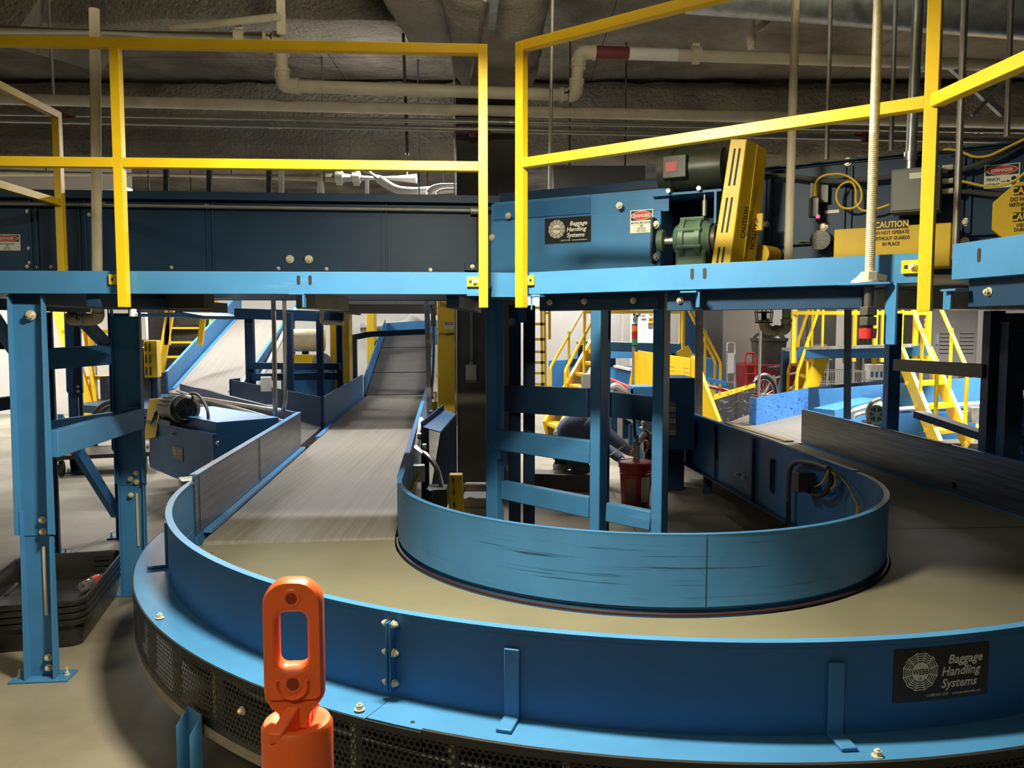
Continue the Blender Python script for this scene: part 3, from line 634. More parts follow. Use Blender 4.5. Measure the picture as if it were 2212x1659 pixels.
tag(br.build('rod_bracket', 'blue', bevel=.001), 'blue angle bracket carrying the threaded rod', 'bracket')
F = flat(PL(1878, 599, B0+oB*.15, B1+oB*.15), dB, V((0, 0, 1)))
lb = MB(); pts = [(-.10, -.012), (-.06, .006), (-.045, .018), (.0, .010), (.05, .012), (.095, .004), (.09, -.014), (.04, -.010), (-.02, -.014), (-.09, -.020)]
lb.prism([F(u*.62, v*1.1, 0) for u, v in pts], F(0, 0, .001)-F(0, 0, 0)); sl = lb.build('torn_label', 'sign_white'); tag(sl, 'torn white paper label stuck on the right beam behind the rod', 'label')
# ================================================================ OVERHEAD CONVEYORS
q0, q1 = V((-4.6, 4.93, 0)), V((.15, 5.32, 0)); dq = (q1-q0).normalized(); nq = V((dq.y, -dq.x, 0))
oc = thing('overhead_conveyor', 'dark navy overhead conveyor running across behind the left railing', 'conveyor', zz((q0+q1)/2, 1.86))
b = MB(); b.bar(zz(q0, 2.17), zz(q1, 2.17), .012, .62)
b.bar(zz(q0+nq*.03, 2.487), zz(q1+nq*.03, 2.487), .07, .008); b.bar(zz(q0+nq*.065, 2.465), zz(q1+nq*.065, 2.465), .006, .05)
b.bar(zz(q0+nq*.03, 1.868), zz(q1+nq*.03, 1.868), .07, .008)
sp = b.build('side_panel', 'navy', oc, bevel=.0015)
for x in (455, 829, 75, 180):
    c = PL(x, 500, q0, q1)
    for k in (-1, 1):
        r = MB(); r.bar(zz(c+dq*.018*k+nq*.012, 1.88), zz(c+dq*.018*k+nq*.012, 2.44), .012, .014, up=nq); r.build('panel_joint', 'navy', oc, bevel=.001)
for x, y in ((627, 560), (668, 560)):
    c = PL(x, y, q0, q1); w = MB(); bolt(w, c+nq*.007, nq, .018, .012); w.build('bolt', 'bolt', oc)
    k = MB(); k.bar(c-dq*.045+nq*.0068, c-dq*.01+nq*.0068, .001, .02); k.build('slot', 'black_matt', oc)
for x, y in ((60, 576), (83, 577), (112, 577), (66, 568), (371, 578), (145, 578), (602, 580), (706, 581), (930, 583), (64, 537), (61, 457), (193, 464)):
    c = PL(x, y, q0, q1); w = MB(); bolt(w, c+nq*.006, nq, .008, .009); w.build('rivet', 'bolt', oc)
c = PL(1020, 577, q0, q1); b = MB(); b.bar(c-dq*.05+nq*.02, c+dq*.06+nq*.02, .04, .05); cl = b.build('clip_angle', 'navy', oc, bevel=.002); w = MB(); bolt(w, c+nq*.04, nq, .01); w.build('bolt', 'bolt', cl)
b = MB(); b.bar(zz(q0-nq*.7, 2.16), zz(q1-nq*.7, 2.16), 1.34, .03); b.build('belt', 'belt_dark', oc)
b = MB(); b.bar(zz(q0-nq*1.4, 2.17), zz(q1-nq*1.4, 2.17), .012, .62); b.build('far_side_panel', 'navy', oc)
b = MB(); b.bar(zz(q0-nq*.7, 1.87), zz(q1-nq*.7, 1.87), 1.38, .012); b.build('bottom_pan', 'navy', oc)
Fq = flat(PL(17, 524, q0, q1)+nq*.007, dq, V((0, 0, 1)))
danger_sign(Fq, .155, .10, oc, [('MOVING MACHINERY', .1, 0, -.12, 'CENTER'), ('KEEP', .09, 0, -.22, 'CENTER'), ('HANDS &', .09, 0, -.33, 'CENTER'), ('FEET CLEAR', .09, 0, -.44, 'CENTER')])
# conduit along it
cd = thing('conduit', 'long grey conduit clipped along the overhead conveyor', 'conduit', PL(400, 446, q0+nq*.06, q1+nq*.06))
b = MB(); b.cyl(PL(-220, 437, q0+nq*.05, q1+nq*.05), PL(1016, 455, q0+nq*.05, q1+nq*.05), .011, n=10); b.build('tube', 'conduit', cd)
for x, y in ((222, 441), (447, 446)):
    c = PL(x, y, q0+nq*.05, q1+nq*.05); b = MB(); b.cyl(c-dq*.012, c+dq*.012, .016); b.build('coupling', 'conduit', cd)
c = PL(1036, 456, q0+nq*.05, q1+nq*.05); b = MB(); b.cyl(c-dq*.06, c+dq*.05, .024, n=16); b.build('conduit_body', 'conduit', cd, bevel=.004)
b = MB(); b.tube(fillet([c+dq*.05, c+dq*.14+V((0, 0, -.005)), c+dq*.22+V((0, .02, -.0))], .04), .012); b.build('tail', 'conduit_dark', cd)
b = MB(); c2 = PL(1034, 470, q0+nq*.03, q1+nq*.03); b.cyl(c2, zz(c2, 1.9), .014); b.build('down_tube', 'conduit_dark', cd)
# right overhead conveyor
r0, r1 = V((.05, 5.20, 0)), V((2.9, 3.40, 0)); dr = (r1-r0).normalized(); nr = V((dr.y, -dr.x, 0)); nr = nr if nr.y < 0 else -nr
rc = thing('overhead_conveyor', 'dark navy overhead conveyor behind the right railing, coming closer to the right', 'conveyor', zz((r0+r1)/2, 1.86))
b = MB(); b.bar(zz(r0, 2.17), zz(r1, 2.17), .012, .62); b.bar(zz(r0+nr*.03, 2.487), zz(r1+nr*.03, 2.487), .06, .008); b.bar(zz(r0+nr*.02, 2.08), zz(r1+nr*.02, 2.08), .03, .006); b.build('side_panel', 'navy', rc, bevel=.0015)
for x, y in ((1832, 430), (2088, 420), (1660, 470)):
    c = PL(x, y, r0, r1)
    for k in (-1, 1):
        r = MB(); r.bar(zz(c+dr*.016*k+nr*.012, 2.09), zz(c+dr*.016*k+nr*.012, 2.46), .012, .014, up=nr); r.build('panel_joint', 'navy', rc, bevel=.001)
b = MB(); b.bar(zz(r0-nr*.6, 2.16), zz(r1-nr*.6, 2.16), 1.16, .03); b.build('belt', 'belt_dark', rc)
b = MB(); b.bar(zz(r0-nr*1.2, 2.17), zz(r1-nr*1.2, 2.17), .012, .62); b.build('far_side_panel', 'blue_shaded', rc)
b = MB(); b.bar(zz(r0-nr*.6, 1.87), zz(r1-nr*.6, 1.87), 1.18, .012); b.build('bottom_pan', 'navy', rc)
for x, y in ((2085, 480), (2084, 521), (1780, 490), (1655, 485), (1832, 350)):
    c = PL(x, y, r0, r1); w = MB(); bolt(w, c+nr*.007, nr, .014, .01); w.build('bolt', 'bolt', rc)
ORr = lambda k: (r0+nr*k, r1+nr*k)
def sgn(x, y, k, d=dr): return flat(PL(x, y, *ORr(k)), d, V((0, 0, 1)))
danger_sign(sgn(2164, 380, .008), .142, .108, rc, [('PINCH', .2, -.43, -.2, 'LEFT'), ('POINT', .2, -.43, -.43, 'LEFT')], arrow=True)
lm = MB(); plate(lm, sgn(1797, 457, .008), -.035, -.008, .035, .008); lm.build('small_label', 'sign_white', rc)
# caution guard box
gb = thing('chain_guard', 'long yellow caution guard box low on the right overhead conveyor', 'machine guard', PL(1930, 540, *ORr(.2)))
g0_, g1_ = ORr(.13); a = PL(1808, 515, g0_, g1_); bb = PL(2058, 505, g0_, g1_)
b = MB(); zc0, zc1 = a.z-.10, a.z+.10
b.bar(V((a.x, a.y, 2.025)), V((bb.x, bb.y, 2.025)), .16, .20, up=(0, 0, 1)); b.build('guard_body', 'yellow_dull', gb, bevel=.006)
Fg = flat(PL(1925, 507, *ORr(.2115)), dr, V((0, 0, 1)))
cs = MB(); plate(cs, Fg, -.072, .028, .072, .068, 0, .0006); c1 = cs.build('caution_band', 'sign_black', gb)
l = MB(); lett(l, Fg, [('CAUTION', .041, 0, .035, 0, .02, 'CENTER', .8)], .001); l.build('band_letters', 'yellow', c1)
l = MB(); lett(l, Fg, [('DO NOT OPERATE', .024, 0, .003, 0, .015, 'CENTER', .75), ('WITHOUT GUARDS', .024, 0, -.024, 0, .015, 'CENTER', .75), ('IN PLACE', .024, 0, -.051, 0, .015, 'CENTER', .75)], .001); l.build('lettering', 'sign_black', gb)
c = PL(1776, 520, *ORr(.05)); b = MB(); b.cyl(c-nr*.03, c+nr*.05, .05, n=20); b.build('bearing', 'black', gb)
b = MB(); b.cyl(PL(1724, 521, *ORr(.03)), c+nr*.02, .006); b.build('adjusting_rod', 'brown_rail', gb)
# octagonal guard
og = thing('sprocket_guard', 'yellow octagonal caution guard cut off by the right edge of the photo', 'machine guard', PL(2200, 510, *ORr(.1)))
c = PL(2228, 461, *ORr(.14)); b = MB(); R8 = .155
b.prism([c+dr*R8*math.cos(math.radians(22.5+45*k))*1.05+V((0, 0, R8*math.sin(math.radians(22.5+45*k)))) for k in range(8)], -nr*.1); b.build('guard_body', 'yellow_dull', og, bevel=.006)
F8 = flat(c+nr*.002, dr, V((0, 0, 1)))
for v in (.085, -.032):
    cs = MB(); plate(cs, F8, -.07, v, .07, v+.04, 0, .0006); c1 = cs.build('caution_band', 'sign_black', og)
    l = MB(); lett(l, F8, [('CAUTION', .044, 0, v+.005, 0, .02, 'CENTER', .8)], .001); l.build('band_letters', 'yellow', c1)
l = MB(); lett(l, F8, [('DO NOT OPERATE', .026, 0, .058, 0, .012, 'CENTER', .75), ('WITHOUT GUARDS', .026, 0, .033, 0, .012, 'CENTER', .75), ('IN PLACE', .026, 0, .012, 0, .012, 'CENTER', .75),
                     ('USE LOCKOUT', .022, 0, -.056, 0, .012, 'CENTER', .75), ('DURING REPAIRS', .022, 0, -.076, 0, .012, 'CENTER', .75), ('OR', .018, 0, -.094, 0, .012, 'CENTER', .75), ('OPERATOR ONLY', .022, 0, -.114, 0, .012, 'CENTER', .75)], .001); l.build('lettering', 'sign_black', og)
# grey enclosure
ge = thing('electrical_enclosure', 'grey electrical enclosure on the right overhead conveyor behind the yellow post', 'electrical box', PL(1980, 465, *ORr(.1)))
a = PL(1928, 415, *ORr(.11)); bb = PL(2033, 412, *ORr(.11)); zc = (a.z+bb.z)/2
b = MB(); b.bar(V((a.x, a.y, zc)), V((bb.x, bb.y, zc)), .13, .205); b.build('box_body', 'grey_box', ge, bevel=.006)
b = MB(); nn = nr*.068; b.bar(V((a.x, a.y, zc))+nn+dr*.008, V((bb.x, bb.y, zc))+nn-dr*.008, .008, .19); b.build('door', 'grey_box', ge, bevel=.003)
lm = MB(); Fe = flat(PL(1981, 379, *ORr(.184)), dr, V((0, 0, 1))); plate(lm, Fe, -.032, -.014, .032, .014); lm.build('small_label', 'sign_white', ge)
c = PL(1967, 348, *ORr(.1)); b = MB(); b.cyl(V((c.x, c.y, zc+.1)), V((c.x, c.y, zc+.15)), .026); b.cyl(V((c.x, c.y, zc+.15)), V((c.x, c.y, zc+.19)), .032); b.build('conduit_hub', 'steel', ge)
b = MB(); b.cyl(V((c.x, c.y, zc+.19)), V((c.x+.03, c.y, 4.6)), .024); b.build('conduit_riser', 'galv', ge)
for y in (362, 391, 413):
    c = PL(2046, y, *ORr(.1)); b = MB(); b.cyl(c-dr*.02, c+dr*.025, .014, n=8); b.build('cable_gland', 'bolt', ge)
def cable(name, label, pts, k, r, m, rad=.08, cat='cable'):
    b = MB(); b.tube(fillet([PL(x, y, *ORr(k)) for x, y in pts], rad, 6), r, 8); return tag(b.build(name, m), label, cat)
cable('conduit', 'grey conduit running left from the enclosure along the right conveyor', [(1640, 377), (1700, 380), (1800, 393), (1860, 390), (1926, 382)], .07, .013, 'conduit_dark', cat='conduit')
cable('conduit', 'grey conduit rising right from the enclosure past the danger sign', [(2048, 372), (2100, 362), (2150, 338), (2215, 302)], .07, .014, 'conduit_dark', cat='conduit')
cable('conduit', 'dark conduit leading right from the lowest gland of the enclosure', [(2052, 413), (2090, 414), (2140, 420), (2180, 422)], .05, .011, 'conduit_dark', cat='conduit')
cable('yellow_cable', 'coiled yellow sensor cable hanging left of the enclosure', [(1760, 408), (1763, 390), (1780, 378), (1820, 374), (1850, 392), (1864, 415), (1858, 442), (1838, 452), (1815, 448), (1804, 425), (1815, 398), (1840, 390), (1850, 410), (1848, 440), (1862, 457), (1890, 453), (1921, 442)], .09, .006, 'cable_y')
cable('yellow_cable', 'yellow cable draped along the top of the right conveyor', [(2030, 326), (2045, 322), (2070, 325), (2105, 340), (2135, 338), (2215, 300)], .1, .006, 'cable_y')
cable('yellow_cable', 'yellow cable sagging from the enclosure below the danger sign', [(2052, 391), (2085, 392), (2120, 402), (2160, 403), (2195, 390), (2215, 372)], .1, .006, 'cable_y')
pe = thing('photo_eye', 'small black photo sensor with a glowing red light on its bracket', 'sensor', PL(1762, 468, *ORr(.08)))
c = PL(1772, 415, *ORr(.04)); b = MB(); b.bar(c-dr*.05, c+dr*.04, .006, .11); b.build('bracket', 'grey_box', pe, bevel=.002)
c = PL(1760, 440, *ORr(.08)); b = MB(); b.box(c-V((0, 0, .02)), (.05, .04, .10), math.atan2(dr.y, dr.x)); b.build('sensor_body', 'black', pe, bevel=.004)
c = PL(1760, 412, *ORr(.09)); b = MB(); b.cyl(c-V((0, 0, .03)), c+V((0, 0, .03)), .014, .009); b.build('plug', 'cable_y', pe)
b = MB(); b.lathe([(.001, -.010), (.008, -.006), (.010, 0), (.008, .006), (.001, .010)], PL(1767, 468, *ORr(.1)), 10); b.build('indicator_light', 'led', pe)
b = MB(); c = PL(1670, 553, *ORr(.03)); b.cyl(c, c+nr*.14-dr*.03, .05, n=24); b.build('roller_cap', 'yellow_dull', rc)
# ---------------------------------------------------------------- blue drive box with signs
bx0, bx1 = V((-.125, 4.80, 0)), V((.79, 4.30, 0)); db = (bx1-bx0).normalized(); nbx = V((db.y, -db.x, 0)); nbx = nbx if nbx.y < 0 else -nbx
dv = thing('drive_cover', 'light blue drive cover box with a black maker sign and danger sign', 'machine cover', zz((bx0+bx1)/2, 1.86))
b = MB(); z0_, z1_ = 1.86, 2.265
b.bar(zz(bx0-nbx*.11, (z0_+z1_)/2), zz(bx1-nbx*.11, (z0_+z1_)/2), .22, z1_-z0_); b.build('cover_body', 'blue', dv, bevel=.004)
b = MB(); b.bar(zz(bx0-nbx*.05-db*.02, 2.32), zz(bx1-nbx*.05+db*.03, 2.32), .02, .115); b.bar(zz(bx0-nbx*.17, 2.38), zz(bx1-nbx*.17+db*.03, 2.38), .26, .01); b.build('top_flange', 'blue', dv, bevel=.002)
b = MB(); b.bar(zz(bx0-nbx*.036, 2.325), zz(bx0+db*.62-nbx*.036, 2.325), .008, .09); b.build('access_plate', 'blue_shaded', dv, bevel=.002)
Fb = lambda x, y: flat(PL(x, y, bx0+nbx*.002, bx1+nbx*.002), db, V((0, 0, 1)))
webb_sign(Fb(1226, 497), .285, dv)
danger_sign(Fb(1386, 478), .128, .122, dv, [('MOVING MACHINERY', .115, 0, -.1, 'CENTER'), ('KEEP', .10, 0, -.22, 'CENTER'), ('HANDS &', .10, 0, -.335, 'CENTER'), ('FEET CLEAR', .10, 0, -.45, 'CENTER')])
for x, y in ((1098, 466), (1338, 444), (1063, 513), (1419, 489)):
    w = MB(); bolt(w, PL(x, y, bx0+nbx*.004, bx1+nbx*.004), nbx, .013, .008); w.build('bolt', 'bolt', dv)
b = MB(); b.bar(zz(bx0-nbx*.4-db*.1, 2.42), zz(bx1-nbx*.42+db*.1, 2.42), .25, .12); b.build('upper_trough', 'navy', dv, bevel=.003)
b = MB(); b.tube(fillet([PL(1250, 440, bx0-nbx*.2, bx1-nbx*.2), PL(1300, 425, bx0-nbx*.2, bx1-nbx*.2), PL(1432, 411, bx0-nbx*.2, bx1-nbx*.2)], .05), .02); b.build('drive_conduit', 'black', dv)
# gearbox, motor and belt guard
gx = thing('gearbox', 'green cast gearbox with shaft bearing beside the blue drive cover', 'gearbox', zz(bx1+db*.2, 1.86))
def along(x, y, k=0): return PL(x, y, bx0+nbx*k, bx1+nbx*k)
c = along(1500, 518, -.02); ax = db
prof = [(.05, -.10), (.075, -.095), (.10, -.06), (.118, -.055), (.118, -.03), (.105, -.028), (.105, .028), (.118, .03), (.118, .055), (.10, .06), (.08, .095), (.05, .10)]
b = MB(); b.lathe(prof, c, 28, ax); b.build('gear_case', 'green', gx)
b = MB(); b.box(c-V((0, 0, .09)), (.16, .15, .13), math.atan2(db.y, db.x)); b.build('case_foot', 'green', gx, bevel=.012)
for k in range(8):
    a = math.radians(22+45*k); e = c+(V((0, 0, 1))*math.sin(a)+nbx*math.cos(a))*.112
    b = MB(); b.cyl(e-ax*.062, e+ax*.062, .011, n=8); b.build('case_bolt', 'green', gx)
b = MB(); b.cyl(c-ax*.22, c+ax*.2, .022, n=16); b.build('shaft', 'steel', gx)
b = MB(); b.cyl(c+ax*.10, c+ax*.12, .07, n=20); b.cyl(c+ax*.13, c+ax*.145, .07, n=20); b.build('pulley', 'conduit_dark', gx)
e = c-ax*.175; b = MB(); b.lathe([(.035, -.02), (.06, -.016), (.062, .016), (.035, .02)], e, 24, ax); b.build('bearing', 'green', gx)
b = MB(); b.bar(e-ax*.03-V((0, 0, .12)), e-ax*.03+V((0, 0, .12)), .17, .012, up=ax); b.build('bearing_plate', 'navy', gx)
bolts([e-ax*.02+nbx*.05+V((0, 0, s)) for s in (.085, -.085)], nbx, gx, .014)
b = MB(); b.cyl(c+V((0, 0, .12))+ax*.05, c+V((0, 0, .2))+ax*.05, .012); b.cyl(c+V((0, 0, .18))+ax*.05, c+V((0, 0, .23))+ax*.05, .006); b.build('breather', 'conduit', gx)
mt = thing('electric_motor', 'dark green electric motor above the gearbox with a red label', 'motor', along(1500, 410, -.08))
c = along(1500, 366, -.10); b = MB(); b.lathe([(.03, -.17), (.09, -.165), (.108, -.14), (.108, .10), (.10, .16), (.03, .17)], c, 30, ax); b.build('motor_body', 'olive', mt)
b = MB(); b.lathe([(.112, -.175), (.116, -.10), (.112, -.095)], c, 30, ax); b.build('fan_cowl', 'olive', mt)
b = MB(); b.box(c+nbx*.105-ax*.07, (.13, .05, .12), math.atan2(db.y, db.x)); b.build('terminal_box', 'olive', mt, bevel=.006)
lm = MB(); plate(lm, flat(c+nbx*.1315-ax*.085+V((0, 0, .0)), db, V((0, 0, 1))), -.03, -.025, .03, .025); lm.build('red_label', mat('pale_red_label', (.45, .07, .08), .5), mt)
b = MB(); b.bar(c-ax*.2-V((0, 0, .135))-nbx*.0, c+ax*.17-V((0, 0, .135)), .2, .012); b.bar(c+ax*.14-V((0, 0, .14)), c+ax*.14-V((0, 0, .3)), .2, .012, up=ax); b.build('motor_base', 'blue', mt)
b = MB()
for s in (-.1, .06): b.cyl(c+ax*s-V((0, 0, .122))+nbx*.13, c+ax*s-V((0, 0, .122))+nbx*.02, .012, n=8)
b.build('base_bolt', 'steel', mt)
bg = thing('belt_guard', 'slanted yellow slotted belt guard with caution lettering', 'machine guard', along(1575, 560, .05))
gt, gbm = along(1607, 310, .03), along(1553, 575, .03); up_ = (gt-gbm).normalized(); W2 = .15; dep = -nbx*.17
# narrow slotted edge faces left-front, broad face to the right
ea = (db*.55+nbx*.83).normalized(); fb = (db*.83-nbx*.55).normalized()   # directions of the two visible faces' edges
side = V((nr.x*0+db.x, db.y, 0))
lft, mid, rgt = (along(1526, 565, .1), along(1572, 562, .1)), (along(1582, 330, .1), along(1622, 297, .1)), None
b = MB(); bot = zz(along(1530, 568, .1), 1.86); botm = zz(along(1572, 568, .1), 1.86); top = along(1578, 300, .1); topm = along(1613, 300, .1)
rgtb = botm+db*.085-nbx*.20; rgtt = topm+db*.06-nbx*.20; rgtt.z = topm.z-.02
back_b = bot+(rgtb-botm); back_t = top+(rgtt-topm)
b.hexa([bot, botm, rgtb, back_b, top, topm, rgtt, back_t]); b.build('guard_body', 'yellow', bg, bevel=.004)
fx = (botm-bot); fy = (top-bot)
Fs = lambda u, v, l=0: bot+fx*u+fy*v+fx.normalized().cross(fy.normalized())*l
for v0, v1 in ((.05, .26), (.36, .60), (.68, .93)):
    for u in (.30, .55):
        s = MB(); s.add([Fs(u-.05, v0, .002), Fs(u+.05, v0, .002), Fs(u+.05, v1, .002), Fs(u-.05, v1, .002)], [(0, 1, 2, 3)]); s.build('slot', 'black_matt', bg)
gx_ = (rgtb-botm).normalized(); gy_ = (topm-botm).normalized(); gn = gx_.cross(gy_).normalized()
Ft = lambda u, v, l=0: botm+gy_*(.31+u)-gx_*(-.085+v*1.0)+gn*(.003+l)
Fu = lambda u, v, l=0: botm+gy_*(.26-u*1.0)+gx_*(.14+v)+gn*(.003+l)
for Fx in (Ft, Fu):
    l = MB(); lett(l, Fx, [('CAUTION', .05, 0, 0, 0, .02, 'CENTER', .7), ('DO NOT OPERATE', .014, 0, -.018, 0, .01, 'CENTER'), ('WITHOUT GUARDS', .014, 0, -.034, 0, .01, 'CENTER')], .0005)
    l.build('lettering', 'sign_black', bg)
sm = MB(); sm.bar(botm+(rgtb-botm)*.5+gn*.001, topm+(rgtt-topm)*.5+gn*.001, .003, .004, up=gn); sm.build('seam', 'yellow_dull', bg)
b = MB(); e = along(1638, 480, -.08); b.box(e, (.05, .02, .09), math.atan2(db.y, db.x)); b.build('hinge_tab', 'yellow_dull', bg, bevel=.006)
# ================================================================ PIPES AND RODS UNDER THE CEILING
def elbow_pipe(name, label, pts, r, m='pipe', fit=1.28, collars=(), rad=None):
    o = thing(name, label, 'pipe', pts[0]); pts = [V(p) for p in pts]
    b = MB(); b.tube(fillet(pts, rad or r*2.2, 8), r, 16); b.build('pipe_run', m, o)
    for i in range(1, len(pts)-1):
        a = (pts[i-1]-pts[i]).normalized(); c = (pts[i+1]-pts[i]).normalized(); k = r*2.3
        if a.dot(c) < -.95: continue
        b = MB(); b.tube(fillet([pts[i]+a*k, pts[i], pts[i]+c*k], rad or r*2.2, 8), r*1.18, 16)
        for d in (a, c): b.cyl(pts[i]+d*k*.9, pts[i]+d*(k*.9+r*.55), r*fit, n=18)
        b.build('elbow', m, o)
    for p, d in collars:
        b = MB(); d = V(d).normalized(); b.cyl(V(p)-d*r*.8, V(p)+d*r*.8, r*1.22, n=18); b.box(V(p)+V((0, 0, r*1.35)), (r*1.2, r*.8, r*.6)); b.box(V(p)-V((0, 0, r*1.35)), (r*1.2, r*.8, r*.6)); b.build('coupling', m, o)
    return o
def GZ(x, y, z): a, b = ab(x, y); Y = (z-H)/b; return V((a*Y, Y, z))
def atY(p, Y): return V((p.x, Y, p.z))
q0_, q1_ = P(-150, 74, 6.7), P(606, 84, 6.9); zL = q1_.z; q0_ = V((q0_.x, q0_.y, zL+.02))
e1 = P(611, 185, 6.9); e2 = P(1243, 206, 7.1); e3 = P(1252, 112, 7.1); e4 = P(2330, 146, 7.6)
fp = elbow_pipe('sprinkler_pipe', 'cream sprinkler main that drops under the ceiling beam and rises again', [q0_, q1_, e1, e2, e3, e4], .052,
                collars=((P(1503, 116, 7.22), e4-e3), (P(2000, 133, 7.45), e4-e3), (P(518, 80, 6.86), q1_-q0_)))
def on_run(x):   # point of the upper run under a measured column
    a = ab(x, 114)[0]; d = e4-e3; return e3+d*((a*e3.y-e3.x)/(d.x-a*d.y))
b = MB(); b.cyl(on_run(1283), on_run(1357), .0545, n=18); b.build('red_band', 'red_band', fp)
b = MB(); b.cyl(on_run(1358), on_run(1462), .0535, n=18); b.build('white_band', 'pipe_white', fp)
b = MB(); c = P(518, 68, 6.86); b.cyl(c, c+V((0, 0, .09)), .025, .018); b.build('sprinkler_outlet', 'pipe', fp)
def rod(name, label, x0, y0, x1, y1, Y, r, m='conduit', cat='rod', ext=4.72):
    p = P(x0, y0, Y); q = P(x1, y1, Y); d = p-q; p = q+d*((ext-q.z)/d.z)
    return tag(MB().cyl(q, p, r, n=10).build(name, m), label, cat)
elbow_pipe('branch_pipe', 'cream branch pipe running from the riser up to the left under the ceiling', [P(605, -60, 6.5), P(608, 74, 6.6)], .035, rad=.01)
tag(MB().cyl(P(370, 62, 6.9), P(604, 36, 6.5), .03, n=12).build('branch_pipe', 'pipe'), 'slim slanting pale pipe behind the riser at the upper left', 'pipe')
tag(MB().cyl(P(1623, 105, 7.3), P(1621, -90, 7.3), .035, n=12).cyl(P(1623, 72, 7.3), P(1700, 14, 7.1), .03, n=12).cyl(P(1623, 98, 7.3), P(1622, 66, 7.3), .042, n=12).build('branch_pipe', 'pipe'), 'pale Y-shaped branch pipe joining the sprinkler main right of the belt guard', 'pipe')
def hpipe(label, x0, y0, x1, y1, Y0, Y1, r, m, name='ceiling_pipe', coup=()):
    a, b_ = P(x0, y0, Y0), P(x1, y1, Y1); o = thing(name, label, 'pipe', a); MB().cyl(a, b_, r, n=14).build('pipe_run', m, o)
    for x in coup:
        t = (x-x0)/(x1-x0); c = a.lerp(b_, t); d = (b_-a).normalized(); MB().cyl(c-d*r*2.2, c-d*r*.6, r*1.3, n=12).cyl(c+d*r*.6, c+d*r*2.2, r*1.3, n=12).build('coupling', 'steel', o)
    return o
hpipe('thick pale pipe crossing the whole width, highest of the three parallel pipes', -150, 210, 2360, 270, 7.42, 7.5, .050, 'pipe')
hpipe('grey pipe just below the thick pale pipe, with a fitting near the centre', -150, 242, 2360, 287, 7.2, 7.34, .020, 'conduit', 'conduit', (1098, 2108))
hpipe('grey conduit, lowest of the three parallel pipes, with red stains', -150, 255, 2360, 308, 7.12, 7.28, .0255, 'conduit', 'conduit', (583,))
def stain(x, y, Y, L, lab):
    o = MB(); c = P(x, y, Y); o.cyl(c-V((L, 0, -.008)), c+V((L, 0, -.008)), .0285, n=12); o.cyl(c+V((0, 0, -.05)), c+V((0, 0, .04)), .03, n=10); tag(o.build('pipe_clamp', 'red_band'), lab, 'pipe clamp')
stain(140, 255, 7.15, .09, 'dull red clamp on the conduit at the far left'); stain(1022, 283, 7.2, .16, 'red clamp and paint on the conduit beside the left railing corner'); stain(1868, 297, 7.25, .10, 'red clamp on the conduit left of the right railing post')
tag(MB().cyl(P(1490, -30, 5.5), P(2330, 30, 5.0), .17, n=28).build('duct', 'galv'), 'large silver round duct along the top right under the ceiling', 'duct')
tag(MB().bar(P(1048, 0, 5.3), P(1000, 250, 8.2), .02, .02).build('strut', 'steel'), 'thin steel strut slanting down past the left railing corner', 'rod')
tag(MB().bar(P(1070, -20, 5.0), P(1062, 60, 5.6), .05, .03).build('strut', 'galv'), 'slotted galvanised strut on the underside of the ceiling beam', 'strut')
rod('hanger_rod', 'thin dark hanger rod left of the left railing corner', 872, 100, 880, 335, 8.0, .016, 'conduit_dark')
rod('hanger_rod', 'thin hanger rod right of the gap reaching down to the drive cover', 1192, 120, 1187, 430, 5.0, .010, 'conduit')
rod('hanger_rod', 'thin hanger rod behind the vertical pale pipe at the right', 1793, 60, 1786, 345, 4.9, .013, 'conduit')
rod('hanger_rod', 'thin hanger rod between the threaded rod and the enclosure riser', 1930, 150, 1925, 325, 4.8, .013, 'conduit')
rod('hanger_rod', 'steel hanger rod just right of the right railing post', 2083, 40, 2063, 560, 3.2, .013, 'steel')
rod('hanger_rod', 'steel hanger rod near the right edge, ending at the conveyor top', 2182, 75, 2175, 295, 4.2, .014, 'steel')
rod('hanger_rod', 'thin hanger rod at the far left holding the pale pipe', 110, 100, 116, 215, 7.42, .014, 'conduit')
elbow_pipe('drop_pipe', 'vertical pale pipe behind the right railing, bent under the deck to a caged sprinkler', [V((P(1722, 20, 4.0).x, 4.0, 4.7)), P(1698, 714, 4.0), P(1654, 714, 4.0), P(1650, 696, 4.0)], .0215, rad=.03)
def caged(label, c, k=1):
    sc_ = thing('caged_sprinkler', label, 'sprinkler', c); c = V(c)
    b = MB(); b.cyl(c-V((0, 0, .01*k)), c+V((0, 0, .05*k)), .013*k); b.cyl(c+V((0, 0, .05*k)), c+V((0, 0, .055*k)), .025*k); b.build('sprinkler_head', 'black', sc_)
    for j in range(6):
        a = math.pi*j/3; e = V((math.cos(a), math.sin(a), 0)); b = MB(); b.tube([c+e*.038*k, c+e*.045*k+V((0, 0, .05*k)), c+e*.032*k+V((0, 0, .10*k)), c+V((0, 0, .115*k))], .0025*k, 6); b.build('cage_wire', 'rim', sc_)
    b = MB()
    for z in (0, .05): b.tube([c+V((.042*k*math.cos(math.pi*j/8), .042*k*math.sin(math.pi*j/8), z*k)) for j in range(17)], .0025*k, 6)
    b.cyl(c-V((.04*k, 0, 0)), c+V((.04*k, 0, 0)), .003*k); b.build('cage_ring', 'rim', sc_)
caged('sprinkler head in a dark red wire cage at the end of the right pale pipe', P(1650, 697, 4.0))
caged('sprinkler head in a wire cage at the bent foot of the left drain pipe', P(152, 683, 5.1), .9)
tag(MB().bar(P(2050, 140, 7.5), P(2170, 250, 7.5), .05, .05).bar(P(2100, 250, 7.5), P(2180, 165, 7.5), .035, .035).build('brace', 'galv'), 'crossed steel braces under the ceiling at the right edge', 'brace')
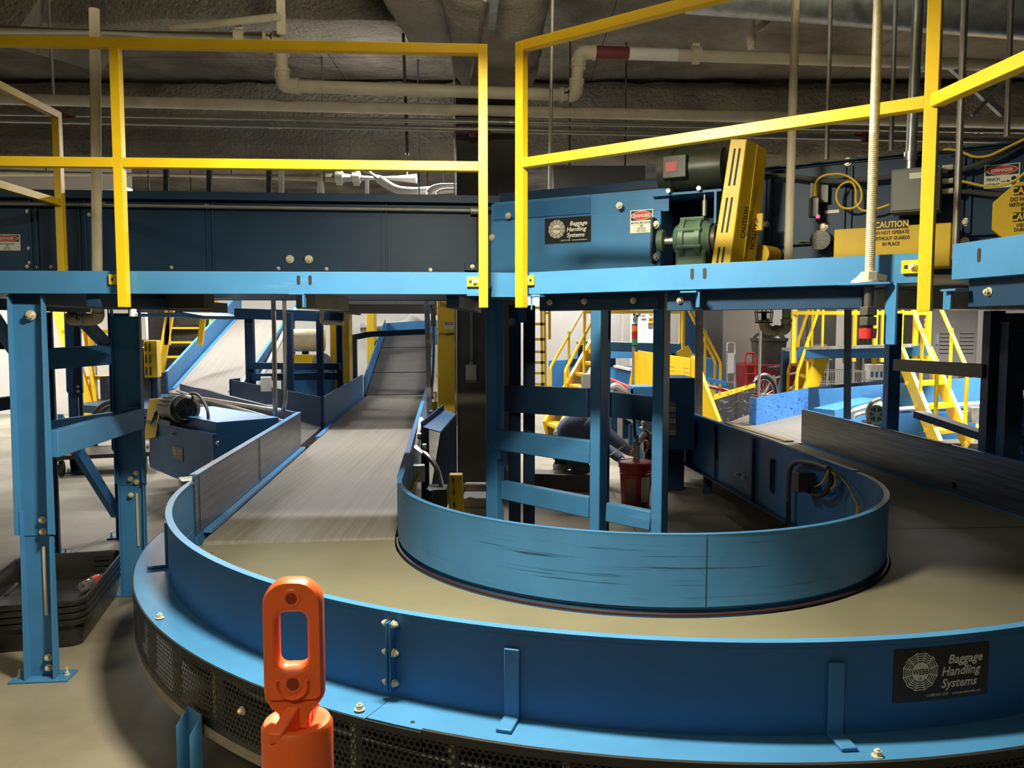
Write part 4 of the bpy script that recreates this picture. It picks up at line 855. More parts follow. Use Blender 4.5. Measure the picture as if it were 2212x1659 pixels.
dp = elbow_pipe('drain_pipe', 'pale drain pipe with a bent foot behind the left railing post', [P(204, 20, 4.75), P(212, 690, 4.75), P(158, 690, 4.75), P(150, 684, 5.1)], .030, rad=.05)
# pipes beyond the left overhead conveyor
lp = elbow_pipe('water_pipe', 'long cream pipe seen between railing and overhead conveyor', [P(-60, 372, 11.3), P(735, 384, 11.3)], .062); hang(lp, P(100, 374, 11.3), P(500, 380, 11.3), P(720, 384, 11.3))
wp = elbow_pipe('water_pipe', 'bright white pipe with tee and coupling above the overhead conveyor', [P(735, 384, 11.3), P(900, 386, 11.3)], .064, 'pipe_white', collars=((P(733, 383, 11.3), (1, 0, 0)), (P(770, 384, 11.3), (1, 0, 0))))
b = MB(); b.cyl(P(770, 384, 11.3), P(770, 366, 11.3), .05); b.build('tee_branch', 'pipe_white', wp); hang(wp, P(760, 384, 11.3), P(880, 386, 11.3))
wcn = tag(MB().tube(fillet([P(790, 366, 11), P(830, 395, 11), P(855, 410, 11), P(890, 414, 11), P(985, 408, 11)], .5), .055, 12).build('white_conduit', 'pipe_white'), 'bright white conduit sweeping down in an S curve', 'conduit'); hang(wcn, P(792, 367, 11), P(960, 410, 11))
wcn = tag(MB().tube(fillet([P(918, 430, 10.8), P(930, 408, 10.8), P(950, 402, 10.8), P(1000, 402, 10.8)], .3), .04, 12).tube(fillet([P(936, 430, 10.7), P(948, 412, 10.7), P(962, 409, 10.7), P(1000, 409, 10.7)], .2), .02, 10).build('white_conduit', 'pipe_white'), 'pair of white conduits bending down left of the pillar', 'conduit'); hang(wcn, P(990, 402, 10.8))
for x, l in ((360, 'first'), (453, 'second'), (582, 'third'), (608, 'fourth')):
    tag(MB().bar(zz(P(x, 360, 10.4), 3.95), P(x, 440, 10.4), .06, .05).build('hanger_strut', 'conduit_dark' if x != 608 else 'pipe_white'), '%s hanger strut from the left above the overhead conveyor' % l, 'strut')
tag(MB().cyl(P(693, 384, 11.3), P(692, 425, 11.3), .04).build('pipe_stub', 'pipe_white'), 'short white pipe stub below the cream pipe', 'pipe')
tag(MB().cyl(P(793, 384, 11.3), P(793, 430, 11.3), .028).build('pipe_stub', 'pipe_white'), 'bright vertical stub under the white pipe', 'pipe')
ctr = tag(MB().box(P(1290, 400, 9.0), (1.0, .4, .35)).build('cable_trough', 'grey_box', bevel=.01), 'grey ceiling trough behind the drive cover', 'trough'); hang(ctr, P(1230, 400, 9), P(1350, 400, 9))
# ================================================================ SUPPORT FRAMES
def channel(mb, p, z0, z1, w, dpt, face, th=.007, cut=.0):   # U section: web across, two flanges towards 'face'
    f = V(face).normalized(); a = V((0, 0, 1)).cross(f).normalized(); p = V((p[0], p[1], 0)); L = lambda z: V((0, 0, z))
    mb.hexa([p-a*w/2+L(z0), p+a*w/2+L(z0), p+a*w/2+f*-th+L(z0), p-a*w/2-f*th+L(z0), p-a*w/2+L(z1-cut), p+a*w/2+L(z1-cut), p+a*w/2-f*th+L(z1-cut), p-a*w/2-f*th+L(z1-cut)])
    for k in (-1, 1):
        e = p+a*k*(w/2-th/2)
        mb.prism([e-f*th+L(z0), e+f*dpt+L(z0+cut*.5), e+f*dpt*.55+L(z1), e-f*th+L(z1-cut*.3)], a*th)
    return f, a
def base_plate(o, p, sx, sy, rz, bl=True):
    b = MB(); b.box((p[0], p[1], .006), (sx, sy, .010), rz); q_ = b.build('base_plate', 'blue', o, bevel=.002)
    if bl:
        for k in (-1, 1):
            w = MB(); c = V((p[0], p[1], .011))+Matrix.Rotation(rz, 3, 'Z')@V((k*(sx/2-.025), 0, 0)); bolt(w, c, (0, 0, 1), .010, .012); w.cyl(c+V((0, 0, .01)), c+V((0, 0, .035)), .006); w.build('anchor_bolt', 'bolt', q_)
def column(o, p, w, dpt, face, ztop, m='blue', cut=.05, zsplit=.68, bl=True, plate=True):
    b = MB(); f, a = channel(b, p, zsplit, ztop, w, dpt, face, .006, cut); c = b.build('column', m, o, bevel=.001)
    pp = V((p[0], p[1], 0))
    b = MB(); channel(b, pp-f*.004, .012, zsplit+.12, w-.016, dpt-.006, face, .006); b.build('foot_channel', m, o, bevel=.001)
    if bl:
        for z in (zsplit+.02, zsplit+.075, .05, .10): bolts([pp+V((0, 0, z))+f*.004+a*w*.18], f, o, .012)
        s = MB(); s.bar(pp+f*.0045+a*w*.18+V((0, 0, .30)), pp+f*.0045+a*w*.18+V((0, 0, zsplit-.05)), .014, .001, up=f); s.build('slot', 'cardboard', o)
    if plate: base_plate(o, p, .26, .12, math.atan2(a.y, a.x))
    return f, a
t_face = (-.12, -1, 0)
L1 = P(62, 800, 3.66); L1 = (P(92, 1466, 3.66).x+.005, 3.66); L2 = (-2.33, 4.85)
ff = thing('support_frame', 'tall blue support frame with bolted feet at the left, nearest to the viewer', 'support frame', (L1[0], L1[1], 0))
column(ff, L1, .15, .06, (.10, -1, 0), 1.79, cut=.04)
bolts([V((L1[0]+.02, L1[1]-.01, 1.70))], (.1, -1, 0), ff, .016)
column(ff, L2, .17, .05, (.05, -1, 0), 1.76, bl=True)
b = MB(); b.bar((L1[0]+.075, L1[1]+.02, 1.105), (L2[0]+.075, L2[1]-.03, 1.095), .05, .125); b.bar((L2[0]+.05, L2[1]-.035, 1.02), (L2[0]+.05, L2[1]-.035, 1.17), .09, .02, up=(0, 1, 0)); b.build('cross_brace', 'blue', ff, bevel=.003)
for z in (.62, .72): bolts([V((L2[0], L2[1]-.012, z))], (0, -1, 0), ff, .012)
b = MB(); b.bar((L2[0]-.02, L2[1]-.02, 1.79), (L1[0]-.02, L1[1], 1.79), .12, .08); b.build('head_channel', 'navy', ff)
bf = thing('support_frame', 'blue support frame with a diagonal brace behind the nearest left frame', 'support frame', (-3.28, 5.68, 0))
c3, c4 = (-3.34, 5.68), (-3.03, 6.19)
column(bf, c3, .16, .06, (.3, -1, 0), 1.8, 'navy'); column(bf, c4, .15, .06, (.3, -1, 0), 1.8, 'blue_shaded')
for za, h in ((1.44, .15), (.92, .17)):
    b = MB(); b.bar((c3[0]+.06, c3[1]-.07, za-.02), (c4[0]+.03, c4[1]-.09, za+.0), .04, h); b.build('cross_brace', 'blue', bf, bevel=.003)
b = MB(); b.bar(P(160, 672, 5.7), P(243, 758, 6.15), .05, .09); b.build('diagonal_brace', 'blue_shaded', bf, bevel=.003)
b = MB(); b.bar(P(168, 975, 5.75), P(252, 1110, 6.15), .05, .08); b.build('diagonal_brace', 'blue', bf, bevel=.003)
kf = thing('support_frame', 'dark far column with slotted foot seen between the left frames', 'support frame', P(165, 1020, 9))
column(kf, (P(165, 900, 9).x, 9.0), .16, .06, (.3, -1, 0), 1.8, 'navy', zsplit=.9)
b = MB(); b.bar(P(130, 905, 8.2), P(150, 935, 9.0), .05, .1); b.build('diagonal_brace', 'blue', kf)
lf = thing('support_frame', 'dark frame cut off by the left edge of the photo', 'support frame', (-3.6, 4.6, 0))
b = MB(); b.bar(P(-40, 650, 4.9), P(32, 755, 5.5), .05, .1); b.build('diagonal_brace', 'blue_shaded', lf)
for p_, q_, h_ in ((P(-50, 742, 5.2), P(34, 744, 5.6), .07), (P(-50, 880, 5.0), P(34, 868, 5.5), .085)):
    b = MB(); b.bar(p_, q_, .05, h_); b.build('cross_brace', 'navy', lf)
b = MB(); b.bar(P(-45, 880, 5.0)*1, V((P(-45, 880, 5.0).x, 5.0, 0)), .12, .06); b.bar(P(-45, 880, 5.0), V((P(-45, 880, 5.0).x, 5.0, 1.8)), .12, .06); b.build('column', 'navy', lf)
# frame standing inside the turn
mf = thing('support_frame', 'blue rail frame of three box columns standing inside the belt turn', 'support frame', (.2, 4.6, 0))
Y1, Y3, Y4 = 5.0, 4.42, 4.24
cols = ((1069, Y1, .125), (1294, Y3, .125), (1427, Y4, .115))
cp = []
for x, Y, wd in cols:
    p = P(x, 900, Y); p = V((p.x, p.y, 0)); cp.append(p)
    fr = V((-.62, -.78, 0)).normalized() if x < 1100 else V((-.40, -.92, 0)).normalized(); a = V((-fr.y, fr.x, 0))
    b = MB(); ang = math.atan2(a.y, a.x)
    sz = (wd*.72, wd*.62) if x < 1100 else (.058, .15)
    b.box((p.x, p.y, .95), (sz[0], sz[1], 1.72), ang); b.build('column', 'blue', mf, bevel=.006)
    b = MB(); b.box((p.x, p.y, .045), (wd*1.6, wd*1.4, .012), ang); b.box((p.x, p.y, .02), (wd, wd, .04), ang); b.build('base_plate', 'blue_shaded', mf)
def rail(px0, px1, Ya, Yb, m, nm='cross_rail', w=.05):
    a0, a1 = P(px0[0], (px0[1]+px0[2])/2, Ya), P(px1[0], (px1[1]+px1[2])/2, Yb); h = ((px0[2]-px0[1])*Ya+(px1[2]-px1[1])*Yb)/2/FPX
    b = MB(); b.bar(a0, a1, w, h); b.build(nm, m, mf, bevel=.006)
rail((1072, 925, 972), (1278, 952, 1000), Y1-.06, Y3-.02, 'blue'); rail((1088, 1037, 1078), (1276, 1073, 1118), Y1-.02, Y3-.02, 'blue'); rail((1312, 1084, 1125), (1408, 1102, 1146), Y3-.04, Y4, 'blue')
b = MB(); p = P(1073, 965, Y1-.05); b.box(p+V((-.01, 0, -.0)), (.012, .09, .14), .7); b.prism([P(1072, 972, Y1-.04), P(1092, 972, Y1-.02), P(1098, 1020, Y1)], (0, .04, 0)); b.build('end_cap', 'blue', mf)
bolts([cp[0]+V((-.0, -.05, z)) for z in (.36, .42)], (-.3, -1, 0), mf, .013)
nf = thing('support_frame', 'dark navy rail frame right behind the blue frame in the turn', 'support frame', (.3, 5.6, 0))
b = MB(); b.bar(P(1088, 860, 5.7), P(1274, 870, 5.2), .06, .19); b.bar(P(1312, 872, 5.2), P(1415, 884, 5.0), .06, .16); b.build('cross_rail', 'navy', nf, bevel=.006)
for x, Y in ((1112, 5.7), (1143, 5.8), (1303, 5.15), (1430, 4.98)):
    p = P(x, 800, Y); b = MB(); b.bar((p.x, p.y, 0), (p.x, p.y, 1.8), .085, .07, up=(0, 1, 0)); b.build('column', 'navy', nf, bevel=.004)
b = MB(); b.box(P(1128, 678, 5.5), (.06, .02, .12)); b.build('gusset', 'blue_shaded', nf)
# right dark frames outside the return belt
rf = thing('support_frame', 'dark frame with a dusty brown rail beyond the return belt', 'support frame', P(2130, 1000, 5.8))
for x, Y, m in ((1927, 6.95, 'blue_shaded'), (2143, 5.75, 'navy')):
    p = P(x, 800, Y); b = MB(); b.bar((p.x, p.y, 0), (p.x, p.y, 1.76), .105, .10, up=(0, 1, 0)); b.build('column', m, rf, bevel=.005)
b = MB(); b.bar(P(1936, 788, 6.85), P(2130, 802, 5.75), .06, .10); b.build('cross_rail', 'brown_rail', rf, bevel=.004)
b = MB(); b.bar(P(1985, 895, 6.9), P(2150, 950, 5.9), .1, .06); b.build('lower_rail', 'navy', rf)
rg = thing('support_frame', 'black rail frame with a hexagonal head at the right edge of the photo', 'support frame', P(2185, 1000, 5.6))
p = P(2185, 800, 5.6); b = MB(); b.bar((p.x, p.y, 0), (p.x, p.y, 1.70), .12, .10, up=(0, 1, 0)); b.cyl((p.x, p.y-.06, 1.68), (p.x, p.y+.06, 1.68), .07, n=6); b.build('column', 'navy', rg, bevel=.004)
b = MB(); b.bar((p.x, p.y-.02, 1.27), (p.x+.5, p.y-.3, 1.27), .05, .12); b.build('cross_rail', 'navy', rg)
# steel tube risers
def riser(name, label, pts, r, m, cat='conduit', rad=.12): return tag(MB().tube(fillet(pts, rad), r, 10).build(name, m), label, cat)
riser('conduit_riser', 'straight steel conduit riser in front of the merge belt', [P(590, 640, 7.5), P(592, 700, 7.5), P(595, 930, 7.6)], .022, 'steel')
riser('conduit_riser', 'steel conduit riser with a bottom bend beside the straight riser', [P(614, 640, 7.7), P(617, 858, 7.7), P(613, 888, 7.7), P(560, 880, 8.3), P(420, 858, 9.6)], .020, 'steel')
riser('conduit_riser', 'dark steel tube rising from the return belt wall on the right', [P(1832, 640, 7.6), P(1830, 905, 7.6)], .035, 'conduit', rad=.02)
riser('conduit_riser', 'steel tube standing behind the control cabinet under the right beam', [P(1511, 635, 9.0), P(1508, 1000, 9.0)], .045, 'steel', rad=.02)
st = thing('strut_post', 'slotted galvanised strut post on the right side of the running belt', 'strut', P(925, 890, 7.4))
b = MB(); a0, a1 = P(922, 640, 7.3), P(928, 905, 7.3); b.bar(a0, a1, .045, .04, up=(0, 1, 0)); b.build('channel', 'steel', st, bevel=.003)
b = MB(); b.bar(P(923, 800, 7.27), P(923, 806, 7.27), .055, .02, up=(0, 1, 0)); b.build('clamp', 'steel', st)
b = MB(); b.tube(fillet([P(936, 660, 7.3), P(937, 760, 7.3), P(934, 830, 7.3), P(930, 850, 7.3)], .1), .012); b.cyl(P(936, 665, 7.3), P(936, 705, 7.3), .022); b.build('thin_tube', 'conduit', st)
# ================================================================ LEFT: MERGE BELT, DRIVE UNIT, TRAYS
mg = thing('merge_conveyor', 'dark merge belt joining the running belt from the left', 'conveyor', V((-2.9, 8.9, 0)))
n0, n1 = V((-2.14, 7.85, 0)), V((-4.9, 11.8, 0)); f0_, f1_ = V((-2.30, 9.62, 0)), V((-4.5, 12.75, 0))
b = MB(); b.hexa([zz(n0, .36), zz(f0_, .36), zz(f1_, .40), zz(n1, .40), zz(n0, .435), zz(f0_, .435), zz(f1_, .48), zz(n1, .48)]); b.build('belt', 'belt_incline', mg)
b = MB(); wall(b, [f0_, f1_+V((.05, -.05, 0))], .34, .80); b.build('far_guard', 'navy', mg)  # navy tone stands in for the shade on this unlit face
b = MB(); b.tube(fillet([zz(f1_, .60), zz(f1_+V((-.12, .2, 0)), .60), zz(f1_+V((.0, .5, 0)), .60)], .2), .012); a = f1_; wall(b, [a, a+V((-.06, .16, 0)), a+V((.02, .4, 0))], .34, .80); b.build('guard_end', 'navy', mg)
b = MB(); wall(b, [n0, n1], .30, .80); b.bar(zz(n0, .803), zz(n1, .803), .04, .006); b.build('near_guard', 'navy', mg)
b = MB(); e = (n1-n0).normalized(); nn_ = V((e.y, -e.x, 0)); nn_ = nn_ if nn_.y < 0 else -nn_
for z in (.70, .60): b.cyl(zz(n0+nn_*.05+e*.1, z), zz(n1+nn_*.05, z), .018)
b.build('side_conduit', 'conduit', mg)
for p in (n0+e*.6, f0_+e*.6, n1-e*.4, f1_-e*.4):
    b = MB(); b.bar(zz(p, 0), zz(p, .36), .08, .05); b.build('leg', 'navy', mg)
b = MB(); c = PL(649, 896, f0_, f1_); b.cyl(c+V((.02, -.03, 0)), c, .02); b.build('reflector', 'pipe_white', mg)
# drive unit with motor
du = thing('drive_unit', 'blue box-shaped drive unit with a maker sign left of the running belt', 'machine cover', P(395, 1000, 7.6))
d0, d1 = P(322, 945, 8.1), P(462, 975, 7.0); d0 = V((d0.x, d0.y, 0)); d1 = V((d1.x, d1.y, 0)); dd = (d1-d0).normalized(); dn = V((dd.y, -dd.x, 0)); dn = dn if dn.y < 0 else -dn
zt_ = .80; zb_ = .16
b = MB(); b.hexa([zz(d0, zb_+.05), zz(d1, zb_), zz(d1-dn*.58, zb_), zz(d0-dn*.58, zb_+.05), zz(d0, zt_-.10), zz(d1, zt_-.10), zz(d1-dn*.58, zt_-.10), zz(d0-dn*.58, zt_-.10)]); b.build('body', 'blue', du, bevel=.006)
b = MB(); b.bar(zz(d0-dn*.33+dd*.10, zt_-.05), zz(d1-dn*.33+dd*.0, zt_-.05), .6, .11); b.build('lid', 'blue', du, bevel=.006)
b = MB(); b.bar(zz(d0+dn*.0-dd*.02, zt_-.10), zz(d1+dn*.0+dd*.02, zt_-.10), .05, .012); b.build('lid_flange', 'blue', du)
Fd = flat(PL(383, 979, d0+dn*.004, d1+dn*.004), dd, V((0, 0, 1)))
webb_sign(Fd, .26, du)
for x, y in ((372, 938), (471, 957), (320, 966), (460, 998)):
    w = MB(); bolt(w, PL(x, y, d0+dn*.012, d1+dn*.012), dn, .014, .012); w.build('bolt', 'bolt', du)
mo = thing('electric_motor', 'dark olive electric motor lying on the blue drive unit', 'motor', P(380, 915, 7.7))
c = P(402, 884, 7.45); ax = (P(402, 884, 7.45)-P(350, 880, 7.95)).normalized()
b = MB(); b.lathe([(.05, -.52), (.10, -.51), (.115, -.47), (.115, -.12), (.135, -.11), (.14, -.02), (.12, .0), (.10, .005), (.09, -.01), (.05, -.012)], c, 32, ax); b.build('motor_body', 'olive', mo)
b = MB(); uu = V((0, 0, 1)); aa = ax.cross(uu).normalized()
for k in range(9):
    r = .09*k/9; b.lathe([(max(r-.002, .001), .004), (r+.002, .004), (r+.002, .007), (max(r-.002, .001), .007)], c-ax*.01, 24, ax)
for k in range(8): a_ = math.pi*k/8; v_ = aa*math.cos(a_)+uu*math.sin(a_); b.bar(c-ax*.003-v_*.09, c-ax*.003+v_*.09, .006, .004, up=ax)
b.build('fan_grille', 'black', mo)
for k in range(7):
    a_ = math.radians(20+k*22); v_ = aa*math.cos(a_)+uu*math.sin(a_); b = MB(); b.bar(c-ax*.14+v_*.118, c-ax*.46+v_*.118, .006, .016, up=v_); b.build('cooling_fin', 'olive', mo)
b = MB(); b.box(c-ax*.3-V((0, 0, .125)), (.3, .2, .04), math.atan2(ax.y, ax.x)); b.build('foot', 'olive', mo)
b = MB(); b.tube(fillet([P(408, 868, 7.6), P(408, 852, 7.6), P(425, 849, 7.5), P(442, 870, 7.4), P(450, 890, 7.3), P(450, 915, 7.3)], .12), .015); b.build('motor_cable', 'cord', mo)
b = MB(); g_a, g_b = P(318, 935, 8.0), P(330, 862, 8.0); b.hexa([P(310, 950, 8.1), P(336, 945, 7.9), P(336, 945, 8.1), P(310, 950, 8.3), P(322, 862, 8.1), P(352, 860, 7.9), P(352, 860, 8.1), P(322, 862, 8.3)])
yg = b.build('belt_guard', 'yellow_dull', None, bevel=.006); tag(yg, 'yellow slotted belt guard behind the olive motor', 'machine guard')
for k in range(3):
    s = MB(); s.bar(P(327+k*5, 915-k*3, 7.89), P(336+k*3, 890-k*4, 7.89), .012, .004, up=(0, 1, 0)); s.build('slot', 'black_matt', yg)
tb = MB(); tb.box(V(P(412, 1040, 6.2))-V((0, .0, .03)), (.16, .2, .11), .5); tag(tb.build('terminal_box', 'cream', bevel=.006), 'cream terminal box peeking over the left side guard of the running belt', 'box')
tbk = MB(); c = P(412, 1048, 6.2); tbk.bar(V((c.x, c.y, 0)), V((c.x, c.y, c.z-.08)), .05, .05); tag(tbk.build('box_post', 'navy'), 'short dark post under the cream terminal box', 'post')
hb = thing('hand_cart', 'dark low cart on casters on the floor behind the left frames', 'cart', P(210, 1020, 9.3))
p = P(215, 1000, 8.9); b = MB(); b.box((p.x, p.y+.2, .22), (1.0, .7, .05), .3); b.build('cart_deck', 'black', hb, bevel=.01)
for k, j in ((-1, -1), (-1, 1), (1, -1), (1, 1)):
    w = V((p.x, p.y+.2, .09))+Matrix.Rotation(.3, 3, 'Z')@V((.42*k, .28*j, 0)); b = MB(); b.lathe([(.03, -.02), (.085, -.02), (.09, 0), (.085, .02), (.03, .02)], w, 18, (1, .3, 0)); b.build('caster', 'black', hb); b = MB(); b.bar(w, w+V((0, 0, .12)), .05, .02); b.build('caster_fork', 'conduit', hb)
# black trays
ta = math.radians(13.5); tx = V((math.cos(ta), math.sin(ta), 0)); ty = V((-math.sin(ta), math.cos(ta), 0))
fr_ = V((-2.20, 4.02, 0)); br_ = V((-2.44, 4.96, 0)); ty = (br_-fr_).normalized(); tx = V((ty.y, -ty.x, 0))
TW, TL = .60, (br_-fr_).length+.0; tc_ = fr_-tx*TW/2+ty*TL/2
def rrect(w, l, r, z, n=6):
    out = []
    for cx, cy, a0 in ((w/2-r, l/2-r, 0), (-w/2+r, l/2-r, 90), (-w/2+r, -l/2+r, 180), (w/2-r, -l/2+r, 270)):
        out += [V((cx+r*math.cos(math.radians(a0+90*k/n)), cy+r*math.sin(math.radians(a0+90*k/n)), z)) for k in range(n+1)]
    return out
def make_tray():
    o = thing('bag_tray', 'x', 'tray', (0, 0, 0)); b = MB()
    b.sweep([rrect(TW-.07, TL-.07, .05, .004), rrect(TW-.05, TL-.05, .06, 0), rrect(TW-.03, TL-.03, .06, .125), rrect(TW, TL, .07, .125), rrect(TW+.006, TL+.006, .073, .118), rrect(TW+.012, TL+.012, .075, .13), rrect(TW+.004, TL+.004, .073, .145),
             rrect(TW-.02, TL-.02, .065, .145), rrect(TW-.035, TL-.035, .06, .135), rrect(TW-.06, TL-.06, .055, .02), rrect(TW-.08, TL-.08, .05, .012)], cap=True)
    b.build('tray_shell', 'black', o)
    b = MB(); b.bar((TW*.22, TL/2-.03, .105), (TW*.36, TL/2-.03, .105), .012, .022); b.build('hand_slot', 'black_matt', o)
    return o
def dup(o, parent=None):
    c = o.copy(); COL.objects.link(c); c.parent = parent; ORI[c.name] = ORI.get(o.name, V((0, 0, 0)))
    for ch in list(o.children): dup(ch, c)
    return c
t0_ = make_tray()
labs = ['black plastic bag tray at the bottom of the stack, on the floor', 'black plastic bag tray, second from the floor in the stack', 'black plastic bag tray, third from the floor in the stack', 'topmost black plastic bag tray, with a bottle lying in it']
trays = [t0_]+[dup(t0_) for _ in range(3)]
for i, o in enumerate(trays):
    o.location = (tc_.x, tc_.y, .002+i*.034); o.rotation_euler = (0, 0, math.atan2(tx.y, tx.x)); tag(o, labs[i], 'tray', 'stacked black trays')
# bottle in the tray
zbot = .002+3*.034+.016; b0, b1 = G(177, 1269, zbot+.033), G(228, 1243, zbot+.03); bd = (b1-b0).normalized(); Lb = .235
bt = thing('plastic_bottle', 'empty clear soda bottle with a red label lying in the top tray', 'bottle', b0); rb = .033
b = MB(); b.lathe([(.005, .004), (.02, 0), (rb*.9, .006), (rb, .025), (rb*.94, .05), (rb, .07), (rb, .15), (rb*.85, .175), (.014, .205), (.0125, .222), (.0105, .222), (.012, .205), (rb*.8, .173), (rb-.001, .15), (rb-.001, .02), (.004, .008)], b0, 20, bd, cap=False); b.build('bottle_shell', 'clear', bt)
b = MB(); b.lathe([(rb+.0006, .085), (rb+.0006, .145)], b0, 20, bd, cap=False); b.build('paper_label', 'red_bright', bt)
b = MB(); b.cyl(b0+bd*.218, b0+bd*.236, .0145, n=16); b.build('cap', 'lid', bt)
# ================================================================ MIDDLE: PILLAR SIDE EQUIPMENT
yc = thing('yellow_cabinet', 'tall yellow sensor cabinet left of the concrete pillar', 'cabinet', P(965, 890, 7.9))
a0, a1 = P(945, 760, 7.95), P(984, 760, 7.95); b = MB(); b.box(((a0.x+a1.x)/2, 8.15, 1.33), (a1.x-a0.x, .4, 1.4)); b.box(((a0.x+a1.x)/2, 8.15, .32), (.12, .2, .64)); b.build('cabinet_body', 'yellow', yc, bevel=.004)
Fy = flat(((a0.x+a1.x)/2, 7.948, 1.65), (1, 0, 0), (0, 0, 1))
l = MB(); lett(l, Fy, [('Vsort', .075, .0, .19, .15, .01, 'CENTER', .8)], .001); l.build('lettering', 'sign_black', yc)
danger_sign(flat((a0.x+.115, 7.947, P(967, 703, 7.95).z), (1, 0, 0), (0, 0, 1)), .085, .07, yc, [('KEEP CLEAR', .15, 0, -.2, 'CENTER')])
b = MB(); b.tube(fillet([P(946, 724, 7.94), P(952, 720, 7.93), P(962, 722, 7.93), P(970, 721, 7.93)], .03), .006); b.cyl(P(963, 722, 7.93), P(982, 721, 7.93), .01); b.build('pull_handle', 'rim', yc)
for x, y in ((945, 709), (945, 812), (981, 735), (981, 832), (969, 742)): bolts([P(x, y, 7.947)], (0, -1, 0), yc, .008)
cb_ = thing('control_box', 'small grey control box with a yellow plug right of the running belt', 'junction box', P(940, 890, 6.9))
b = MB(); b.box(P(940, 893, 6.95), (.10, .1, .05), .1); b.box(P(946, 908, 7.0), (.08, .08, .16), .1); b.build('box_body', 'grey_box', cb_, bevel=.004)
b = MB(); b.box(P(939, 877, 6.95), (.045, .045, .085)); b.build('plug', 'cable_y', cb_, bevel=.006)
b = MB(); b.tube(fillet([P(939, 868, 6.95), P(934, 850, 6.95), P(942, 845, 6.95), P(941, 866, 6.95)], .04), .006); b.build('cable', 'cable_y', cb_)
dl = thing('slide_chute', 'grey sheet-metal slide with a raised edge left of the pillar', 'chute', P(950, 930, 6.6))
c_ = [P(910, 923, 6.5), P(958, 885, 7.0), P(985, 896, 6.9), P(951, 935, 6.35)]
b = MB(); b.prism(c_, (0, 0, .008)); b.bar(c_[0]+V((0, 0, .02)), c_[1]+V((0, 0, .02)), .008, .05); b.build('slide', 'blue_shaded', dl)
b = MB(); b.prism([c_[3], c_[2], V((c_[2].x, c_[2].y, .15)), V((c_[3].x-.12, c_[3].y, .1))], (.006, .006, 0)); b.bar(V((c_[0].x+.03, c_[0].y, .1)), c_[0]+V((.03, 0, 0)), .06, .06); b.build('side_plate', 'navy', dl)
sb_ = thing('junction_box', 'small steel junction box with yellow cable behind the inner guard', 'junction box', P(905, 1010, 5.7))
b = MB(); b.box(P(905, 1022, 5.75), (.085, .08, .12), .15); b.build('box_body', 'galv', sb_, bevel=.003)
b = MB(); b.tube(fillet([P(905, 1012, 5.7), P(904, 1032, 5.7), P(895, 1040, 5.65), P(890, 1060, 5.6), P(897, 1050, 5.65)], .05), .009); b.cyl(P(893, 1040, 5.65), P(889, 1060, 5.6), .013); b.build('cable', 'cable_y', sb_)
b = MB(); b.tube(fillet([P(910, 905, 7), P(903, 950, 6.4), P(898, 966, 6.2)], .1), .02); b.tube(fillet([P(898, 966, 6.2), P(925, 985, 6.0), P(945, 1010, 5.9), P(955, 1055, 5.8)], .15), .020); b.build('flexible_conduit', 'conduit', sb_)
for x, y, Y in ((912, 933, 6.6), (917, 965, 6.3), (906, 942, 6.4)):
    b = MB(); b.cyl(P(x-4, y, Y), P(x+4, y, Y), .025); b.build('clamp', 'steel', sb_)
mb_ = MB(); mb_.box(P(945, 1072, 5.8), (.15, .2, .14)); mb_.cyl(P(935, 1060, 5.7), P(930, 1075, 5.7), .03); tag(mb_.build('small_drive', 'olive', bevel=.008), 'small dark drive block with a hose, left of the yellow slotted guard', 'motor')
sg = thing('slotted_guard', 'narrow yellow slotted guard standing behind the inner guard of the turn', 'machine guard', P(985, 1100, 5.75))
gq = [P(968, 1098, 5.7), P(1003, 1102, 5.65), P(998, 1026, 5.65), P(970, 1026, 5.7)]
lo = [V((p.x, p.y, .12)) for p in gq[:2]]
b = MB(); b.prism([lo[0], lo[1], gq[2], gq[3]], (.0, .09, 0)); b.build('guard_body', 'yellow', sg, bevel=.004)
for y in (1038, 1062, 1090):
    for dx in (-6, 7):
        s = MB(); s.bar(P(985+dx+(y-1040)*.04, y-6, 5.672), P(985+dx+(y-1040)*.04, y+7, 5.672), .012, .004, up=(0, 1, 0)); s.build('slot', 'black_matt', sg)
gp = MB(); gp.cyl(P(1007, 1050, 5.9), P(1060, 1051, 5.7), .030, n=14); gp.box(V(P(1030, 1080, 5.95))-V((0, 0, .1)), (.2, .25, .28)); gp.box(V(P(1030, 1080, 5.95))-V((0, 0, .28)), (.3, .3, .5)); tag(gp.build('roller_drive', 'grey_box', bevel=.006), 'grey roller shaft and drive housing at the foot of the pillar', 'machine part')
# ---------------------------------------------------------------- kneeling worker
pr = thing('person', 'person in a blue-grey sweater kneeling and bending over beside the red bucket', 'person', P(1255, 1040, 8.5))
def skin(name, pts, edges, rad, m, parent, root=0, sub=2):
    o0 = ORI[parent.name]; me = bpy.data.meshes.new(name); me.from_pydata([tuple(V(p)-o0) for p in pts], edges, [])
    o = bpy.data.objects.new(name, me); COL.objects.link(o); o.parent = parent; ORI[o.name] = o0; me.materials.append(M[m])
    s = o.modifiers.new('skin', 'SKIN'); s.use_smooth_shade = True
    if not me.skin_vertices: o.data.skin_vertices.new() if hasattr(o.data.skin_vertices, 'new') else None
    for i, r in enumerate(rad):
        sv = me.skin_vertices[0].data[i]; sv.radius = (r, r) if not isinstance(r, tuple) else r; sv.use_root = (i == root)
    q = o.modifiers.new('sub', 'SUBSURF'); q.levels = sub; q.render_levels = sub
    return o
hip = P(1222, 962, 8.35); sp1 = P(1226, 920, 8.35); sp2 = P(1248, 903, 8.3); chest = P(1276, 908, 8.2); neck = P(1296, 918, 8.1); head = P(1301, 935, 8.02)
